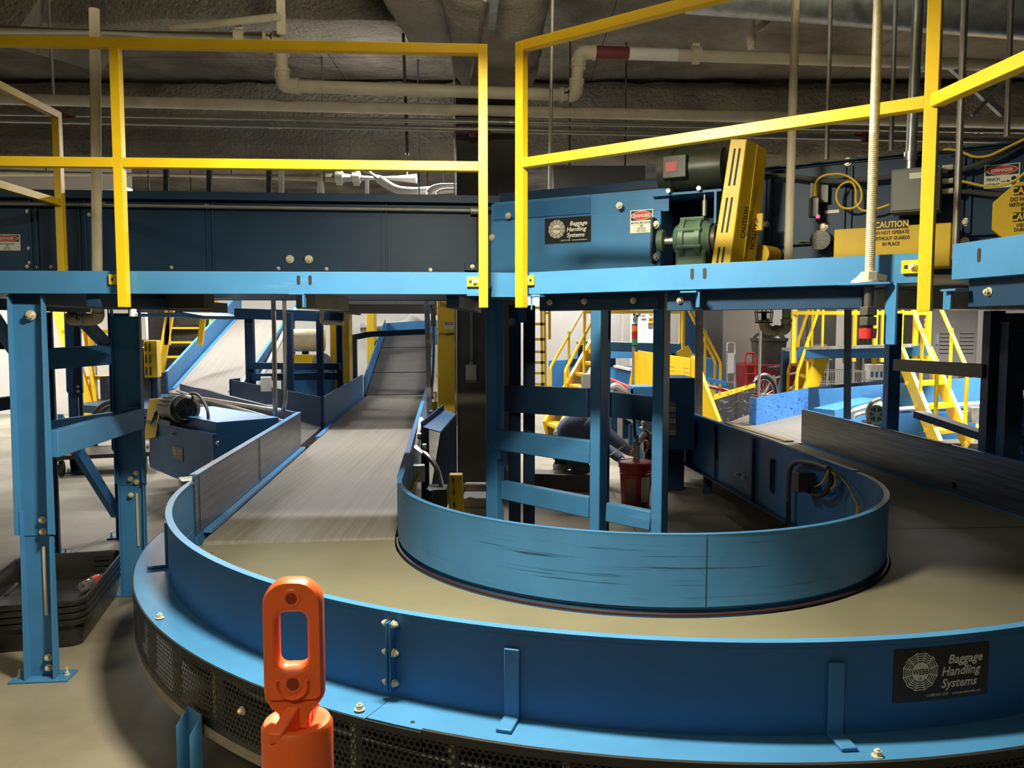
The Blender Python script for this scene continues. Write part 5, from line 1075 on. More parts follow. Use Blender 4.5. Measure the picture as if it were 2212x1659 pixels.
shR, shL = P(1292, 920, 7.98), P(1284, 908, 8.4); elR, elL = P(1326, 950, 7.8), P(1310, 968, 8.25); wrR, wrL = P(1372, 984, 7.5), P(1352, 1000, 7.9)
kR, kL = P(1272, 1034, 8.15), P(1262, 1025, 8.55); anR, anL = P(1236, 1000, 8.45), P(1232, 998, 8.8); toR, toL = P(1200, 1018, 8.6), P(1198, 1012, 8.9)
hpR, hpL = hip+V((.02, -.10, -.02)), hip+V((.02, .10, -.02))
pts = [hip, sp1, sp2, chest, neck, head, shR, elR, wrR, shL, elL, wrL, hpR, kR, anR, hpL, kL, anL]
ed = [(0, 1), (1, 2), (2, 3), (3, 4), (4, 5), (3, 6), (6, 7), (7, 8), (3, 9), (9, 10), (10, 11), (0, 12), (12, 13), (13, 14), (0, 15), (15, 16), (16, 17)]
skin('body', pts, ed, [.10, .10, .11, .10, .055, .095, .055, .042, .03, .06, .042, .03, .085, .06, .042, .085, .06, .042], 'skin', pr)
b = MB()
cs_ = [P(1226, 962, 8.37), P(1229, 950, 8.36), P(1238, 936, 8.34), P(1254, 926, 8.3), P(1274, 923, 8.22), P(1290, 926, 8.14), P(1299, 930, 8.08)]
b.tube(cs_, [.15, .185, .20, .20, .19, .15, .075], 20)
for sh, el, wr in ((shR, elR, wrR), (shL, elL, wrL)):
    c0 = cs_[4]; b.tube(fillet([c0, sh, el, wr-(wr-el)*.08], .12, 6), [.13, .12, .11, .10, .092, .086, .08, .075, .072, .068, .066, .064, .062, .06, .056, .05][:16], 14)
b.build('sweater', 'jacket', pr, ang=80, sub=1)
skin('jeans', [hip, hpR, kR, anR, hpL, kL, anL], [(0, 1), (1, 2), (2, 3), (0, 4), (4, 5), (5, 6)], [.15, .115, .085, .06, .115, .085, .06], 'jeans', pr)
for an, to in ((anR, toR), (anL, toL)):
    to = V((to.x, to.y, .05)); skin('boot', [an+V((.01, 0, .02)), an*.5+to*.5+V((-.03, 0, .02)), to], [(0, 1), (1, 2)], [.066, .07, .06], 'boot', pr)
hr = skin('hair', [head+V((-.01, .01, .05)), head+V((-.06, .02, .02))], [(0, 1)], [.075, .07], 'hair', pr)
fc = (head-neck).normalized(); b = MB(); fwd = V((.75, -.3, -.6)).normalized(); sd = fwd.cross(V((0, 0, 1))).normalized()
b.lathe([(.004, .035), (.016, .0), (.004, -.012)], head+fwd*.095, 8, fwd); b.build('nose', 'skin', pr)
for k in (-1, 1):
    b = MB(); b.lathe([(.002, .006), (.010, 0), (.002, -.006)], head+fwd*.088+sd*.032*k+V((0, 0, .03)), 8, fwd); b.build('eye', 'sign_black', pr)
    b = MB(); b.lathe([(.005, -.008), (.028, 0), (.02, .01), (.004, .012)], head+sd*.092*k, 10, sd*k); b.build('ear', 'skin', pr)
b = MB(); b.bar(head+fwd*.092-sd*.022-V((0, 0, .035)), head+fwd*.092+sd*.022-V((0, 0, .035)), .008, .008); b.build('mouth', 'rim', pr)
def hand(wr, d, name='hand'):
    d = d.normalized(); s = d.cross(V((0, 0, 1))).normalized(); u = s.cross(d)
    pt = [wr, wr+d*.085]; h = MB(); h.bar(wr-d*.01, wr+d*.085, .075, .03)
    for i, (o_, L) in enumerate(((-.03, .065), (-.010, .075), (.010, .072), (.028, .055))):
        p0 = wr+d*.08+s*o_; h.tube([p0, p0+d*L*.45, p0+d*L*.75-u*L*.35, p0+d*L*.7-u*L*.8], [.010, .0095, .009, .007], 7)
    p0 = wr+d*.03+s*-.036; h.tube([p0, p0-s*.03+d*.025-u*.01, p0-s*.03+d*.055-u*.03], [.012, .011, .008], 7)
    h.build(name, 'skin', pr, sub=1)
bkp = G(1371, 1090, 0); bkp = V((1.135, 7.28, 0))
hand(wrR, (bkp+V((0, 0, .62))-wrR)); hand(wrL, (bkp+V((-.06, .1, .50))-wrL))
# red grease bucket with pump
bk = thing('bucket', 'dark red bucket with lid, paper labels and a hand pump on top', 'bucket', bkp)
b = MB(); b.lathe([(.12, 0), (.128, .004), (.145, .36), (.155, .362), (.158, .385), (.15, .388), (.15, .40)], bkp, 32); b.build('pail', 'red', bk)
b = MB(); b.lathe([(.15, .388), (.160, .39), (.160, .415), (.14, .42), (.05, .432)], bkp, 32); b.build('lid', 'red', bk)
for z in (.31, .335):
    b = MB(); b.lathe([(.143, z), (.149, z+.004), (.143, z+.008)], bkp, 32, cap=False); b.build('rim_ring', 'red', bk)
def bent(c, r, a0, a1, z0, z1, nm, m, par):
    b = MB(); b.sweep([[c+V((r*math.cos(t), r*math.sin(t), z0)), c+V((r*math.cos(t)*1.02, r*math.sin(t)*1.02, z1))] for t in [math.radians(a0+(a1-a0)*i/6) for i in range(7)]], closed=False); return b.build(nm, m, par)
bent(bkp, .1425, 228, 262, .07, .27, 'paper_label', mat('faded_tan_label', (.10, .06, .035), .7, var=.3), bk); bent(bkp, .1435, 282, 320, .06, .29, 'paper_label', mat('faded_white_label', (.30, .28, .26), .7, var=.15), bk)
b = MB(); b.cyl(bkp+V((.01, 0, .42)), bkp+V((.01, 0, .60)), .032); b.cyl(bkp+V((.01, 0, .60)), bkp+V((.01, 0, .66)), .018); b.build('pump_body', 'grey_box', bk)
b = MB(); b.tube([bkp+V((.0, 0, .62)), bkp+V((-.02, .0, .8)), bkp+V((-.04, .02, 1.08))], .012); b.build('pump_lever', 'black', bk)
b = MB(); b.tube(fillet([bkp+V((-.03, 0, .55)), bkp+V((-.10, 0, .56)), bkp+V((-.2, -.02, .50)), bkp+V((-.3, .0, .43))], .08), .009); b.build('pump_spout', 'conduit', bk)
b = MB(); b.tube(fillet([bkp+V((.04, 0, .58)), bkp+V((.09, -.02, .62)), bkp+V((.12, 0, .54)), bkp+V((.1, .05, .50))], .05), .008); b.build('hose_end', 'steel', bk)
b = MB(); b.tube(fillet([bkp+V((.05, .1, .7)), bkp+V((.13, .1, .68)), bkp+V((.17, .05, .45))], .1), .012); b.build('hose', 'brown_rail', bk)
dm = thing('drive_motor', 'dark drive motor with a shiny bent tube behind the red bucket', 'motor', P(1400, 990, 8.2))
b = MB(); b.tube(fillet([P(1388, 925, 8.2), P(1392, 912, 8.2), P(1402, 914, 8.2), P(1400, 930, 8.2), P(1376, 958, 8.2)], .08), .035, 12); b.build('bent_tube', 'silver', dm)
b = MB(); b.box(P(1402, 955, 8.3), (.14, .2, .2)); b.cyl(P(1395, 910, 8.5), P(1395, 912, 8.4), .08); b.bar(P(1402, 955, 8.3), V((P(1402, 955, 8.3).x, 8.3, 0)), .1, .1); b.build('motor_body', 'black', dm, bevel=.02)
b = MB(); b.box(P(1399, 957, 8.18), (.03, .006, .07)); b.build('orange_mark', 'orange', dm)
bx = MB(); p0 = G(1165, 1062, 0); bx.box((p0.x+.22, p0.y+.15, .085), (.62, .26, .17), -.12); tag(bx.build('floor_box', 'black', bevel=.01), 'low black box on the floor in front of the kneeling worker', 'box')
ps = MB(); p0 = G(1330, 1110, 0); ps.box((p0.x-.05, p0.y+.3, .01), (.35, .5, .02)); tag(ps.build('floor_mat', 'cardboard'), 'pale sheet of cardboard lying on the floor left of the red bucket', 'cardboard')
# blue control cabinet with danger stickers
cc = thing('control_cabinet', 'dark blue control cabinet with a column of danger stickers beside the return belt', 'cabinet', P(1465, 1040, 7.9))
a0, a1 = P(1432, 940, 7.75), P(1500, 940, 7.75); b = MB(); b.box(((a0.x+a1.x)/2, 8.0, .80), (a1.x-a0.x, .5, .70)); b.build('cabinet_body', 'blue_shaded', cc, bevel=.006)
b = MB(); b.box(((a0.x+a1.x)/2, 8.1, .24), (a1.x-a0.x-.1, .3, .46)); b.build('plinth', 'navy', cc)
for y in (879, 904, 929):
    danger_sign(flat((P(1451, y, 7.745).x, 7.745, P(1451, y, 7.745).z), (1, 0, 0), (0, 0, 1)), .075, .098, cc, [('MOVING', .15, 0, -.15, 'CENTER', .7), ('MACHINERY', .13, 0, -.3, 'CENTER', .7), ('KEEP CLEAR', .13, 0, -.45, 'CENTER', .7)], 'danger_sticker')
# yellow perforated side guard over the return belt
yp = thing('end_guard', 'yellow perforated guard panel with slanted end plates above the return belt', 'machine guard', P(1460, 880, 9.8))
ga, gb_ = P(1378, 760, 11.0), P(1492, 780, 9.55); zt1 = 1.22; za = .72
b = MB(); b.bar(V((ga.x, ga.y, 1.04)), V((gb_.x, gb_.y, .99)), .02, .56); b.bar(V((ga.x, ga.y-.02, .78)), V((gb_.x, gb_.y-.02, .73)), .025, .18); b.build('panel', 'yellow', yp, bevel=.003)
gd = (V((gb_.x, gb_.y, 0))-V((ga.x, ga.y, 0))).normalized(); gn2 = V((-gd.y, gd.x, 0)); gn2 = gn2 if gn2.y < 0 else -gn2
Fp = flat(V((gb_.x, gb_.y, 1.0))+gn2*.0115, gd, V((0, 0, 1)))
for i in range(6):
    b = MB()
    for u0 in (-.52, -.16):
        for k in range(7): b.add([Fp(u0+k*.02+x, .14-i*.052+y) for x, y in ((0, 0), (.009, 0), (.009, .009), (0, .009))], [(0, 1, 2, 3)])
    b.build('hole_row', 'black_matt', yp)
for base, dx in ((gb_, .30), (ga, -.05)):
    p0 = V((base.x, base.y, 0)); b = MB(); e2 = V((.62, -.78, 0)) if dx > 0 else V((-.6, .3, 0)); L_ = .42 if dx > 0 else .22
    b.prism([p0+V((0, 0, .55)), p0+e2*L_+V((0, 0, .55)), p0+e2*.04+V((0, 0, 1.30)), p0+V((0, 0, 1.30))], gd*.03); b.bar(p0+e2*L_+gd*.03+V((0, 0, .55)), p0+e2*.04+gd*.03+V((0, 0, 1.30)), .07, .012); b.build('end_plate', 'yellow', yp, bevel=.003)
p0 = V((gb_.x, gb_.y, 0)); bolts([p0+V((0, 0, z))+gn2*.03 for z in (.66, .72, .86, 1.0)], gn2, yp, .012)
# beyond the return belt: worn side guards
wk = MB(); a0, a1 = G(1541, 925, .42), G(1627, 884, .50); wk.prism([zz(a0, .42), zz(a1, .45), zz(a1, .80), zz(a0, .76)], (.02, .03, 0)); bg1 = wk.build('worn_side_guard', worn('black_worn', (.02, .02, .022), (.2, .19, .18), .40, (4, 4, 34), .6, soft=.03)); tag(bg1, 'scraped black side guard below the yellow edge strip', 'guard panel')
wk = MB(); wk.prism([zz(a0, .765), zz(a1, .805), zz(a1, .86), zz(a0, .83)], (.04, .06, 0)); tag(wk.build('edge_strip', 'yellow_worn'), 'worn yellow edge strip on top of the scraped black guard', 'guard panel')
a0, a1, a2 = G(1618, 918, .42), G(1633, 922, .42), G(1745, 893, .44)
wk = MB(); wk.prism([zz(a0, .42), zz(a1, .42), zz(a1, .78), zz(a0, .77)], (.02, .03, 0)); wk.prism([zz(a1, .42), zz(a2, .44), zz(a2, .80), zz(a1, .78)], (.03, .04, 0)); tag(wk.build('worn_side_guard', 'blue_bright'), 'scratched bright blue side guard beyond the return belt', 'guard panel')
wk = MB(); a3 = P(1980, 905, 13.2); wk.prism([zz(a2, .44), zz(a3, .5), zz(a3, .82), zz(a2, .80)], (.03, .04, 0)); tag(wk.build('side_guard', 'navy'), 'dark navy side guard continuing right from the scratched blue one', 'guard panel')
wk = MB(); wk.prism([zz(U(RO-.1, 3.5), .40), zz(U(RO+.5, 3.2), .40), zz(V((4.2, 9.6, 0)), .42), zz(a2, .42), zz(a1, .41), zz(U(RI+.9, 6.2), .40)], (0, 0, .03)); tag(wk.build('cross_belt', 'belt_run'), 'pale grey belt curving away to the right past the return belt', 'conveyor')
lv = MB(); lv.bar(P(1425, 800, 12), P(1560, 826, 12), .5, .05); tag(lv.build('belt_bed', 'blue_shaded'), 'dark bed of the belt under the yellow guard panel', 'conveyor')
rr_ = MB(); rr_.cyl(P(1315, 818, 11.0), P(1368, 840, 10), .022, n=10); tag(rr_.build('red_bar', 'red_bright'), 'thin red bar slanting behind the middle column', 'bar')
rr_ = MB(); rr_.cyl(P(1520, 832, 12.5), V((P(1520, 832, 12.5).x, 12.5, 0)), .025); rr_.cyl(P(1520, 832, 12.5), P(1575, 845, 12), .028, n=10); tag(rr_.build('red_bar', 'red_bright'), 'thin red bar right of the yellow guard panel', 'bar')
# ================================================================ CENTRE BACKGROUND
# crossover bridge with stairs
def stairs(name, label, foot, top, wid, n, m='yellow', rails=(1, 1), rail_h=.95, sh=.22):
    """foot, top: centre line ends (z included); wid: vector across"""
    o = thing(name, label, 'stairs', zz(foot, 0)); foot, top, wv = V(foot), V(top), V(wid); run = top-foot
    for k in (-1, 1):
        b = MB(); b.bar(foot+wv*k/2, top+wv*k/2, .05, sh); b.build('stringer', m, o, bevel=.004)
    for i in range(n):
        c = foot+run*((i+.6)/n); hd = V((run.x, run.y, 0)).normalized()
        b = MB(); b.bar(c-wv*.48, c+wv*.48, .22, .045); b.build('step', m, o)
    for j, k in enumerate((-1, 1)):
        if not rails[j]: continue
        e = wv*k/2; L = V((0, 0, rail_h)); p0 = foot+run*.08+e; p1 = top+e
        b = MB(); b.tube(fillet([p0+V((0, 0, .05)), p0+V((0, 0, rail_h-.1)), p1+L], .05, 3), .024, 8); b.build('handrail', m, o)
        for t in (.45, .98):
            q = foot+run*t+e; b = MB(); b.cyl(q, q+L, .02, n=8); b.build('baluster', m, o)
    return o
lw = V((-.75, .35, 0))
sL = stairs('stairs', 'yellow steel stairs behind the kneeling worker, climbing to the right', G(1195, 937, .08), P(1296, 752, 13.6), (-.18, .75, 0), 7, sh=.34)
bt_ = thing('bridge_platform', 'small crossover platform with a shaded blue edge beam between the two yellow stairs', 'platform', P(1370, 900, 14.3))
a0, a1 = P(1262, 747, 14.0), P(1474, 753, 13.4); b = MB(); b.bar(a0, a1, .06, .16); b.build('edge_beam', 'blue_shaded', bt_, bevel=.004)
b = MB(); b.bar(a0+V((0, .4, .05)), a1+V((0, .4, .05)), .75, .04); b.build('deck', 'galv', bt_)
for p in (a0, a1):
    b = MB(); b.bar(p+V((0, .75, 0)), V((p.x, p.y+.75, 0)), .1, .1); b.build('leg', 'navy', bt_)
rl = thing('guard_railing', 'yellow railing of the small crossover platform in the middle distance', 'railing', a0)
zr = P(1380, 674, 14).z
b = MB(); b.bar(V((a0.x, a0.y-.04, zr)), V((a1.x, a1.y-.04, zr-.01)), .05, .06); b.build('top_rail', 'yellow', rl)
for p in (a0, a1):
    b = MB(); b.bar(V((p.x, p.y-.05, p.z-.1)), V((p.x, p.y-.05, zr)), .05, .05); b.build('post', 'yellow', rl)
sR = stairs('stairs', 'yellow steel stairs descending to the right of the small platform', V((P(1556, 850, 13.6).x, 13.6, .10)), P(1470, 752, 13.7), (.1, .75, 0), 6)
yl = thing('ladder', 'yellow ladder with a chain, seen left of the yellow stairs', 'ladder', P(1170, 850, 15))
for x in (1169, 1176):
    b = MB(); b.bar(P(x, 640, 15), V((P(x+4, 700, 15).x, 15, .05)), .05, .05); b.build('side_rail', 'yellow_dull', yl)
for y in (665, 700, 733, 760, 783, 806, 830):
    b = MB(); b.bar(P(1152, y, 15), P(1177, y, 15), .05, .05); b.build('rung', 'yellow_dull', yl)
b = MB(); b.bar(P(1187, 660, 14.8), P(1187, 733, 14.8), .05, .05); b.bar(P(1176, 676, 14.8), P(1187, 677, 14.8), .04, .04); b.build('post', 'yellow_dull', yl)
wp_ = thing('control_station', 'white wall control panel with small signs above the navy platform beam', 'panel', P(1387, 735, 16.5))
a0, a1 = P(1365, 680, 16.5), P(1415, 680, 16.5); b = MB(); b.box(((a0.x+a1.x)/2, 16.6, 1.65), (a1.x-a0.x, .2, 2.2)); b.box(((a0.x+a1.x)/2, 16.6, .3), (.4, .2, .6)); b.build('panel_body', 'screen_white', wp_, bevel=.01)
b = MB()
for x, y in ((1370, 679), (1376, 682), (1381, 677), (1387, 684)): b.box(P(x, y, 16.48), (.05, .01, .05))
b.build('sign_marks', 'sign_black', wp_)
for x, y, m in ((1390, 684, 'sign_white'), (1406, 682, 'sign_white'), (1406, 693, 'yellow'), (1405, 702, 'grey_box')):
    b = MB(); b.box(P(x, y, 16.48), (.10, .012, .08)); s = b.build('small_sign', m, wp_); 
    b = MB(); b.box(P(x, y-2, 16.472), (.07, .006, .02)); b.build('sign_lines', 'sign_red' if m != 'yellow' else 'sign_black', s)
b = MB(); b.cyl(P(1372, 690, 16.5), P(1372, 690, 16.46), .05); b.build('push_button', 'conduit_dark', wp_)
for x, lab in ((1344, 'dull grey vertical joint post on the white back wall'),):
    tag(MB().bar(P(x, 670, 17), V((P(x, 670, 17).x, 17, .2)), .06, .1, up=(0, 1, 0)).build('wall_post', 'wall_tan'), lab, 'post')
stk = thing('stack_light', 'three-colour signal tower light on a thin pole in the middle distance', 'signal light', P(1370, 835, 11))
b = MB(); b.cyl(P(1369, 748, 11), V((P(1369, 748, 11).x, 11, .3)), .022); b.build('pole', 'steel', stk)
for y0, y1, m in ((745, 732, 'lens_green'), (732, 716, 'lens_red'), (716, 703, 'amber'), (748, 745, 'black'), (703, 700, 'black')):
    b = MB(); b.cyl(P(1371, y0, 11), P(1371, y1, 11), .040, n=18); b.build('lens' if m != 'black' else 'collar', m, stk)
b = MB(); c = P(1369, 835, 11); b.bar(V((c.x, 11, .3)), V((c.x, 11, 0)), .12, .12); b.build('pole_foot', 'navy', stk)
def chunk(name, label, cat, boxes, m, **k):
    b = MB()
    for c, d in boxes: b.box(c, d, k.get('rz', 0))
    return tag(b.build(name, m, bevel=k.get('bevel', .01)), label, cat)
# blue machinery between the stairs
mc = thing('machine_housing', 'low dark blue machine housing beside the signal light', 'machine', P(1350, 850, 11.6))
b = MB(); b.hexa([zz(P(1330, 840, 11.8), .35), zz(P(1386, 850, 11.2), .35), zz(P(1400, 840, 12.6), .35), zz(P(1345, 820, 13), .35), P(1328, 791, 11.8), P(1384, 800, 11.2), zz(P(1400, 795, 12.6), 1.0), zz(P(1340, 790, 13), 1.0)]); b.build('body', 'blue_shaded', mc, bevel=.02)
b = MB(); b.bar(P(1330, 791, 11.75), P(1365, 799, 11.4), .08, .03); b.build('white_edge', 'pipe_white', mc)
for p in ((.2, 0), ):
    b = MB(); c = P(1355, 840, 11.8); b.box((c.x, 12, .18), (.5, .6, .36)); b.build('foot', 'navy', mc)
vc = thing('machine_cover', 'blue cover with crossed straps in front of the middle columns', 'machine cover', P(1385, 865, 9.6))
a0, a1 = P(1366, 850, 9.6), P(1412, 850, 9.6); b = MB(); b.box(((a0.x+a1.x)/2, 9.75, .72), (a1.x-a0.x, .3, .42)); b.box(((a0.x+a1.x)/2, 9.8, .26), (.12, .12, .52)); b.build('cover_body', 'blue', vc, bevel=.01)
b = MB(); b.bar(V((a0.x, 9.595, .55)), V((a1.x, 9.595, .85)), .01, .05); b.build('strap', 'blue', vc)
b = MB(); b.bar(V((a0.x+.03, 9.595, .86)), V((a1.x-.04, 9.595, .62)), .01, .03); b.build('strap', 'blue_shaded', vc)
hs = MB(); hs.tube(fillet([P(1322, 850, 10.2), P(1326, 835, 10.2), P(1335, 836, 10.2), P(1345, 845, 10.2), P(1362, 850, 10.2)], .1), .055, 10); hs.bar(P(1340, 845, 10.2), V((P(1340, 845, 10.2).x, 10.2, 0)), .06, .06); tag(hs.build('hose', 'conduit'), 'grey-brown hose hanging beside the blue cover', 'hose')
ch = MB(); ch.hexa([zz(P(1185, 850, 16.0), .1), zz(P(1330, 850, 16.0), .1), zz(P(1330, 850, 17.0), .1), zz(P(1185, 850, 17.0), .1), P(1185, 778, 16.0), P(1330, 770, 16.0), P(1330, 770, 17.0), P(1185, 778, 17.0)]); tag(ch.build('conveyor_housing', 'blue_shaded', bevel=.02), 'dark blue conveyor housing behind the yellow stairs', 'machine')
ch = MB(); ch.hexa([P(1225, 774, 15.8), P(1440, 774, 15.8), P(1440, 774, 16.2), P(1225, 774, 16.2), P(1250, 756, 15.8), P(1480, 757, 15.8), P(1480, 757, 16.2), P(1250, 756, 16.2)]); ch.box((P(1330, 790, 15.9).x, 16, .45), (1.8, .3, .8)); tag(ch.build('conveyor_guard', 'blue'), 'bright blue slanted conveyor guard behind the small platform', 'guard panel')
ch = MB(); ch.hexa([zz(P(1470, 850, 15.5), .05), zz(P(1600, 850, 15.0), .05), zz(P(1600, 850, 15.6), .05), zz(P(1470, 850, 16.2), .05), P(1470, 758, 15.5), P(1545, 776, 15.0), P(1545, 776, 15.6), P(1470, 758, 16.2)]); tag(ch.build('machine_housing', 'blue_shaded', bevel=.01), 'dark blue machine housing right of the yellow stairs', 'machine')
tag(MB().box(P(1267, 815, 11.2)-V((0, 0, .25)), (.14, .2, .6)).box(P(1267, 815, 11.2)-V((0, 0, .7)), (.1, .1, .5)).build('small_cabinet', 'grey_box', bevel=.01), 'small grey cabinet under the yellow stairs', 'cabinet')
tag(MB().bar(V((P(1490, 680, 17).x, 17, 0)), P(1490, 600, 17), .35, .3, up=(0, 1, 0)).build('wall_column', 'navy'), 'dark blue building column behind the descending stairs', 'column')
# ---------------------------------------------------------------- back wall features at the right
tag(MB().box((P(1600, 700, 18.6).x, 18.9, 1.8), (1.5, .6, 3.6)).build('wall_panel', 'wall_tan', bevel=.03), 'beige curved wall section behind the hand truck', 'wall panel')
tag(MB().box((P(1540, 700, 18.2).x, 18.4, 1.6), (.5, .3, 3.2)).build('wall_column', 'grey_box', bevel=.02), 'dark grey column left of the beige wall section', 'column')
tag(MB().cyl(P(1643, 700, 10.3), V((P(1640, 860, 10.3).x-.01, 10.3, .02)), .018, n=8).build('thin_pole', 'conduit'), 'thin pale vertical pole in front of the bicycle wheel', 'pole')
bn = thing('trash_bin', 'dark grey trash bin with a black bag set in a red tub', 'bin', (P(1660, 780, 17).x, 17, 0))
p = V((P(1660, 780, 17).x, 17, 0)); zt_b = P(1660, 730, 17).z
b = MB(); b.lathe([(.30, .35), (.36, zt_b-.08), (.39, zt_b-.06), (.39, zt_b), (.35, zt_b)], p, 24); b.build('bin_shell', 'conduit_dark', bn)
b = MB(); b.lathe([(.35, zt_b-.02), (.30, zt_b+.06), (.2, zt_b+.13), (.06, zt_b+.15)], p, 14); b.build('bin_bag', 'black', bn)
tub = MB(); tub.hexa([p+V((-.5, -.4, .12)), p+V((.6, -.4, .12)), p+V((.6, .4, .12)), p+V((-.5, .4, .12)), p+V((-.62, -.5, .86)), p+V((.72, -.5, .86)), p+V((.72, .5, .86)), p+V((-.62, .5, .86))]); tub.box(p+V((0, 0, .06)), (.7, .6, .12)); tag(tub.build('red_tub', 'tub_red', bevel=.03), 'large red plastic tub holding the dark trash bin', 'tub')
def handtruck(name, label, cx, y0, y1, Y, wpx, m, plate=True):
    o = thing(name, label, 'hand truck', P(cx, y1, Y)); l, r = P(cx-wpx/2, y1, Y), P(cx+wpx/2, y1, Y); tl, trr = P(cx-wpx/2, y0+12, Y+.1), P(cx+wpx/2, y0+12, Y+.1); tm = P(cx, y0, Y+.1)
    b = MB(); b.tube(fillet([l, tl, V((tl.x, tl.y, tm.z)), V((trr.x, trr.y, tm.z)), trr, r], .1), .022); b.build('frame', m, o)
    b = MB()
    for y in (y0+25, y0+45, y1-12): b.cyl(P(cx-wpx/2, y, Y+.04), P(cx+wpx/2, y, Y+.04), .015)
    b.build('crossbar', m, o)
    if plate: b = MB(); b.box(P(cx, (y0+y1)/2-5, Y), (wpx*Y/FPX*.75, .02, (y1-y0)*.45*Y/FPX)); b.build('back_plate', 'screen_white', o)
    for k in (-1, 1):
        w_ = P(cx+k*wpx/2, y1, Y); b = MB(); b.lathe([(.05, -.03), (.12, -.025), (.13, 0), (.12, .025), (.05, .03)], V((w_.x+.06*k, w_.y, .13)), 18, (1, 0, 0)); b.build('wheel', 'tyre', o)
    return o
handtruck('hand_truck', 'silver hand truck with white back plates against the beige wall', 1579, 741, 838, 16.5, 17, 'silver')
handtruck('hand_truck', 'red hand truck between the silver one and the bicycle', 1621, 763, 840, 16.0, 22, 'red_bright', False)
# bicycle
bc = thing('bicycle', 'white and silver bicycle parked behind the right stairs', 'bicycle', P(1690, 870, 15.2))
def wheel(c, R, nrm):
    nrm = V(nrm).normalized(); _, a, u = bas(nrm); c = V(c)
    b = MB(); b.tube([c+(a*math.cos(k*math.pi/18)+u*math.sin(k*math.pi/18))*R for k in range(37)], .028, 8, False); t_ = b.build('tyre', 'tyre', bc)
    b = MB(); b.tube([c+(a*math.cos(k*math.pi/18)+u*math.sin(k*math.pi/18))*(R-.035) for k in range(37)], .014, 6, False); b.cyl(c-nrm*.05, c+nrm*.05, .03)
    for k in range(24): e = a*math.cos(k*math.pi/12)+u*math.sin(k*math.pi/12); b.cyl(c+nrm*.03*(1 if k % 2 else -1), c+e*(R-.035), .0035, n=4, cap=False)
    b.build('rim_and_spokes', 'wire', bc)
wr_, wf_ = P(1650, 848, 15.2), P(1775, 843, 16.2); bdx = (wf_-wr_).normalized(); bnx = V((bdx.y, -bdx.x, 0)); RW = .33
wr_.z = wf_.z = RW+.02
for c in (wr_, wf_): wheel(c, RW, bnx)
bb_ = wr_+bdx*.42-V((0, 0, .05)); st_ = bb_-bdx*.13+V((0, 0, .42)); hd_ = wf_-bdx*.12+V((0, 0, .48))
for nm, a, c, r in (('chain_stay', wr_, bb_, .014), ('seat_stay', wr_, st_, .012), ('seat_tube', bb_, st_, .020), ('down_tube', bb_, hd_-V((0, 0, .06)), .026), ('top_tube', st_-V((0, 0, .06)), hd_, .020), ('fork', hd_, wf_, .016)):
    b = MB(); b.cyl(a, c, r, n=8); b.build(nm, 'silver', bc)
b = MB(); b.box(st_+V((0, 0, .14)), (.26, .13, .06), math.atan2(bdx.y, bdx.x)); b.cyl(st_, st_+V((0, 0, .12)), .015); b.build('saddle', 'black', bc, bevel=.02)
b = MB(); b.cyl(hd_, hd_+V((0, 0, .16)), .016); b.cyl(hd_+V((0, 0, .16))-bnx*.3, hd_+V((0, 0, .16))+bnx*.3, .013); b.build('handlebar', 'silver', bc)
b = MB(); b.bar(bb_+bdx*.0+V((0, 0, .06)), bb_+bdx*.13+V((0, 0, .35)), .02, .12); b.build('battery', 'grey_box', bc, bevel=.01)
b = MB(); b.cyl(bb_-bnx*.02, bb_-bnx*.035, .09, n=20); b.cyl(bb_, bb_-V((0, 0, .17)), .012); b.build('crank', 'conduit_dark', bc)
b = MB(); b.tube([wr_+(V((0, 0, 1))*math.sin(t)+bdx*-math.cos(t))*(RW+.06) for t in [math.radians(d_) for d_ in range(40, 150, 12)]], .03, 6); b.build('mudguard', 'silver', bc)
# right stairs with platform (near the bicycle)
gp_ = thing('bridge_platform', 'blue-edged crossover platform between two yellow stairs at the right', 'platform', P(1850, 900, 11.5))
pa, pb_ = P(1722, 762, 11.6), P(1950, 760, 10.9); pc = P(2008, 756, 10.4)
b = MB(); b.bar(pa, pb_, .06, .16); b.bar(pb_, pc, .06, .14); b.build('edge_beam', 'blue_shaded', gp_, bevel=.004)
b = MB(); b.bar(pa+V((.1, .45, .05)), pc+V((.1, .45, .05)), .8, .04); b.build('deck', 'galv', gp_)
for p in (pa, pc):
    b = MB(); b.bar(p+V((.1, .8, 0)), V((p.x+.1, p.y+.8, 0)), .1, .1); b.build('leg', 'navy', gp_)
gr_ = thing('guard_railing', 'yellow railing of the blue-edged crossover platform at the right', 'railing', pa)
zr2 = P(1830, 674, 11.3).z
for x, Y in ((1713, 11.55), (1826, 11.4), (1889, 11.2), (1976, 10.7), (2003, 10.5), (1905, 11.9), (1844, 12.1)):
    p = P(x, 760, Y); b = MB(); b.bar(V((p.x, p.y, 1.12)), V((p.x, p.y, 2.4)), .055, .05, up=(0, 1, 0)); b.build('post', 'yellow', gr_)
b = MB(); b.bar(P(1712, 676, 11.55), P(2003, 676, 10.5), .045, .05); b.build('top_rail', 'yellow', gr_)
stairs('stairs', 'yellow steel stairs rising left of the blue-edged platform, beside the bicycle', V((P(1706, 855, 11.9).x, 11.9, .08)), P(1765, 765, 12.0), (.15, .8, 0), 5, rail_h=.9)
sr = stairs('stairs', 'brightly lit yellow stairs coming down toward the viewer under the right beam', V((P(2060, 940, 9.4).x+.0, 9.4, .25)), P(1975, 762, 10.6), (.52, .30, 0), 4, rail_h=.9)
tag(MB().tube([P(1999+2*(k % 2), 690+6*k, 10.6) for k in range(11)], .02, 6).build('chain', 'bolt'), 'white plastic chain hanging on a yellow post of the right platform', 'chain')
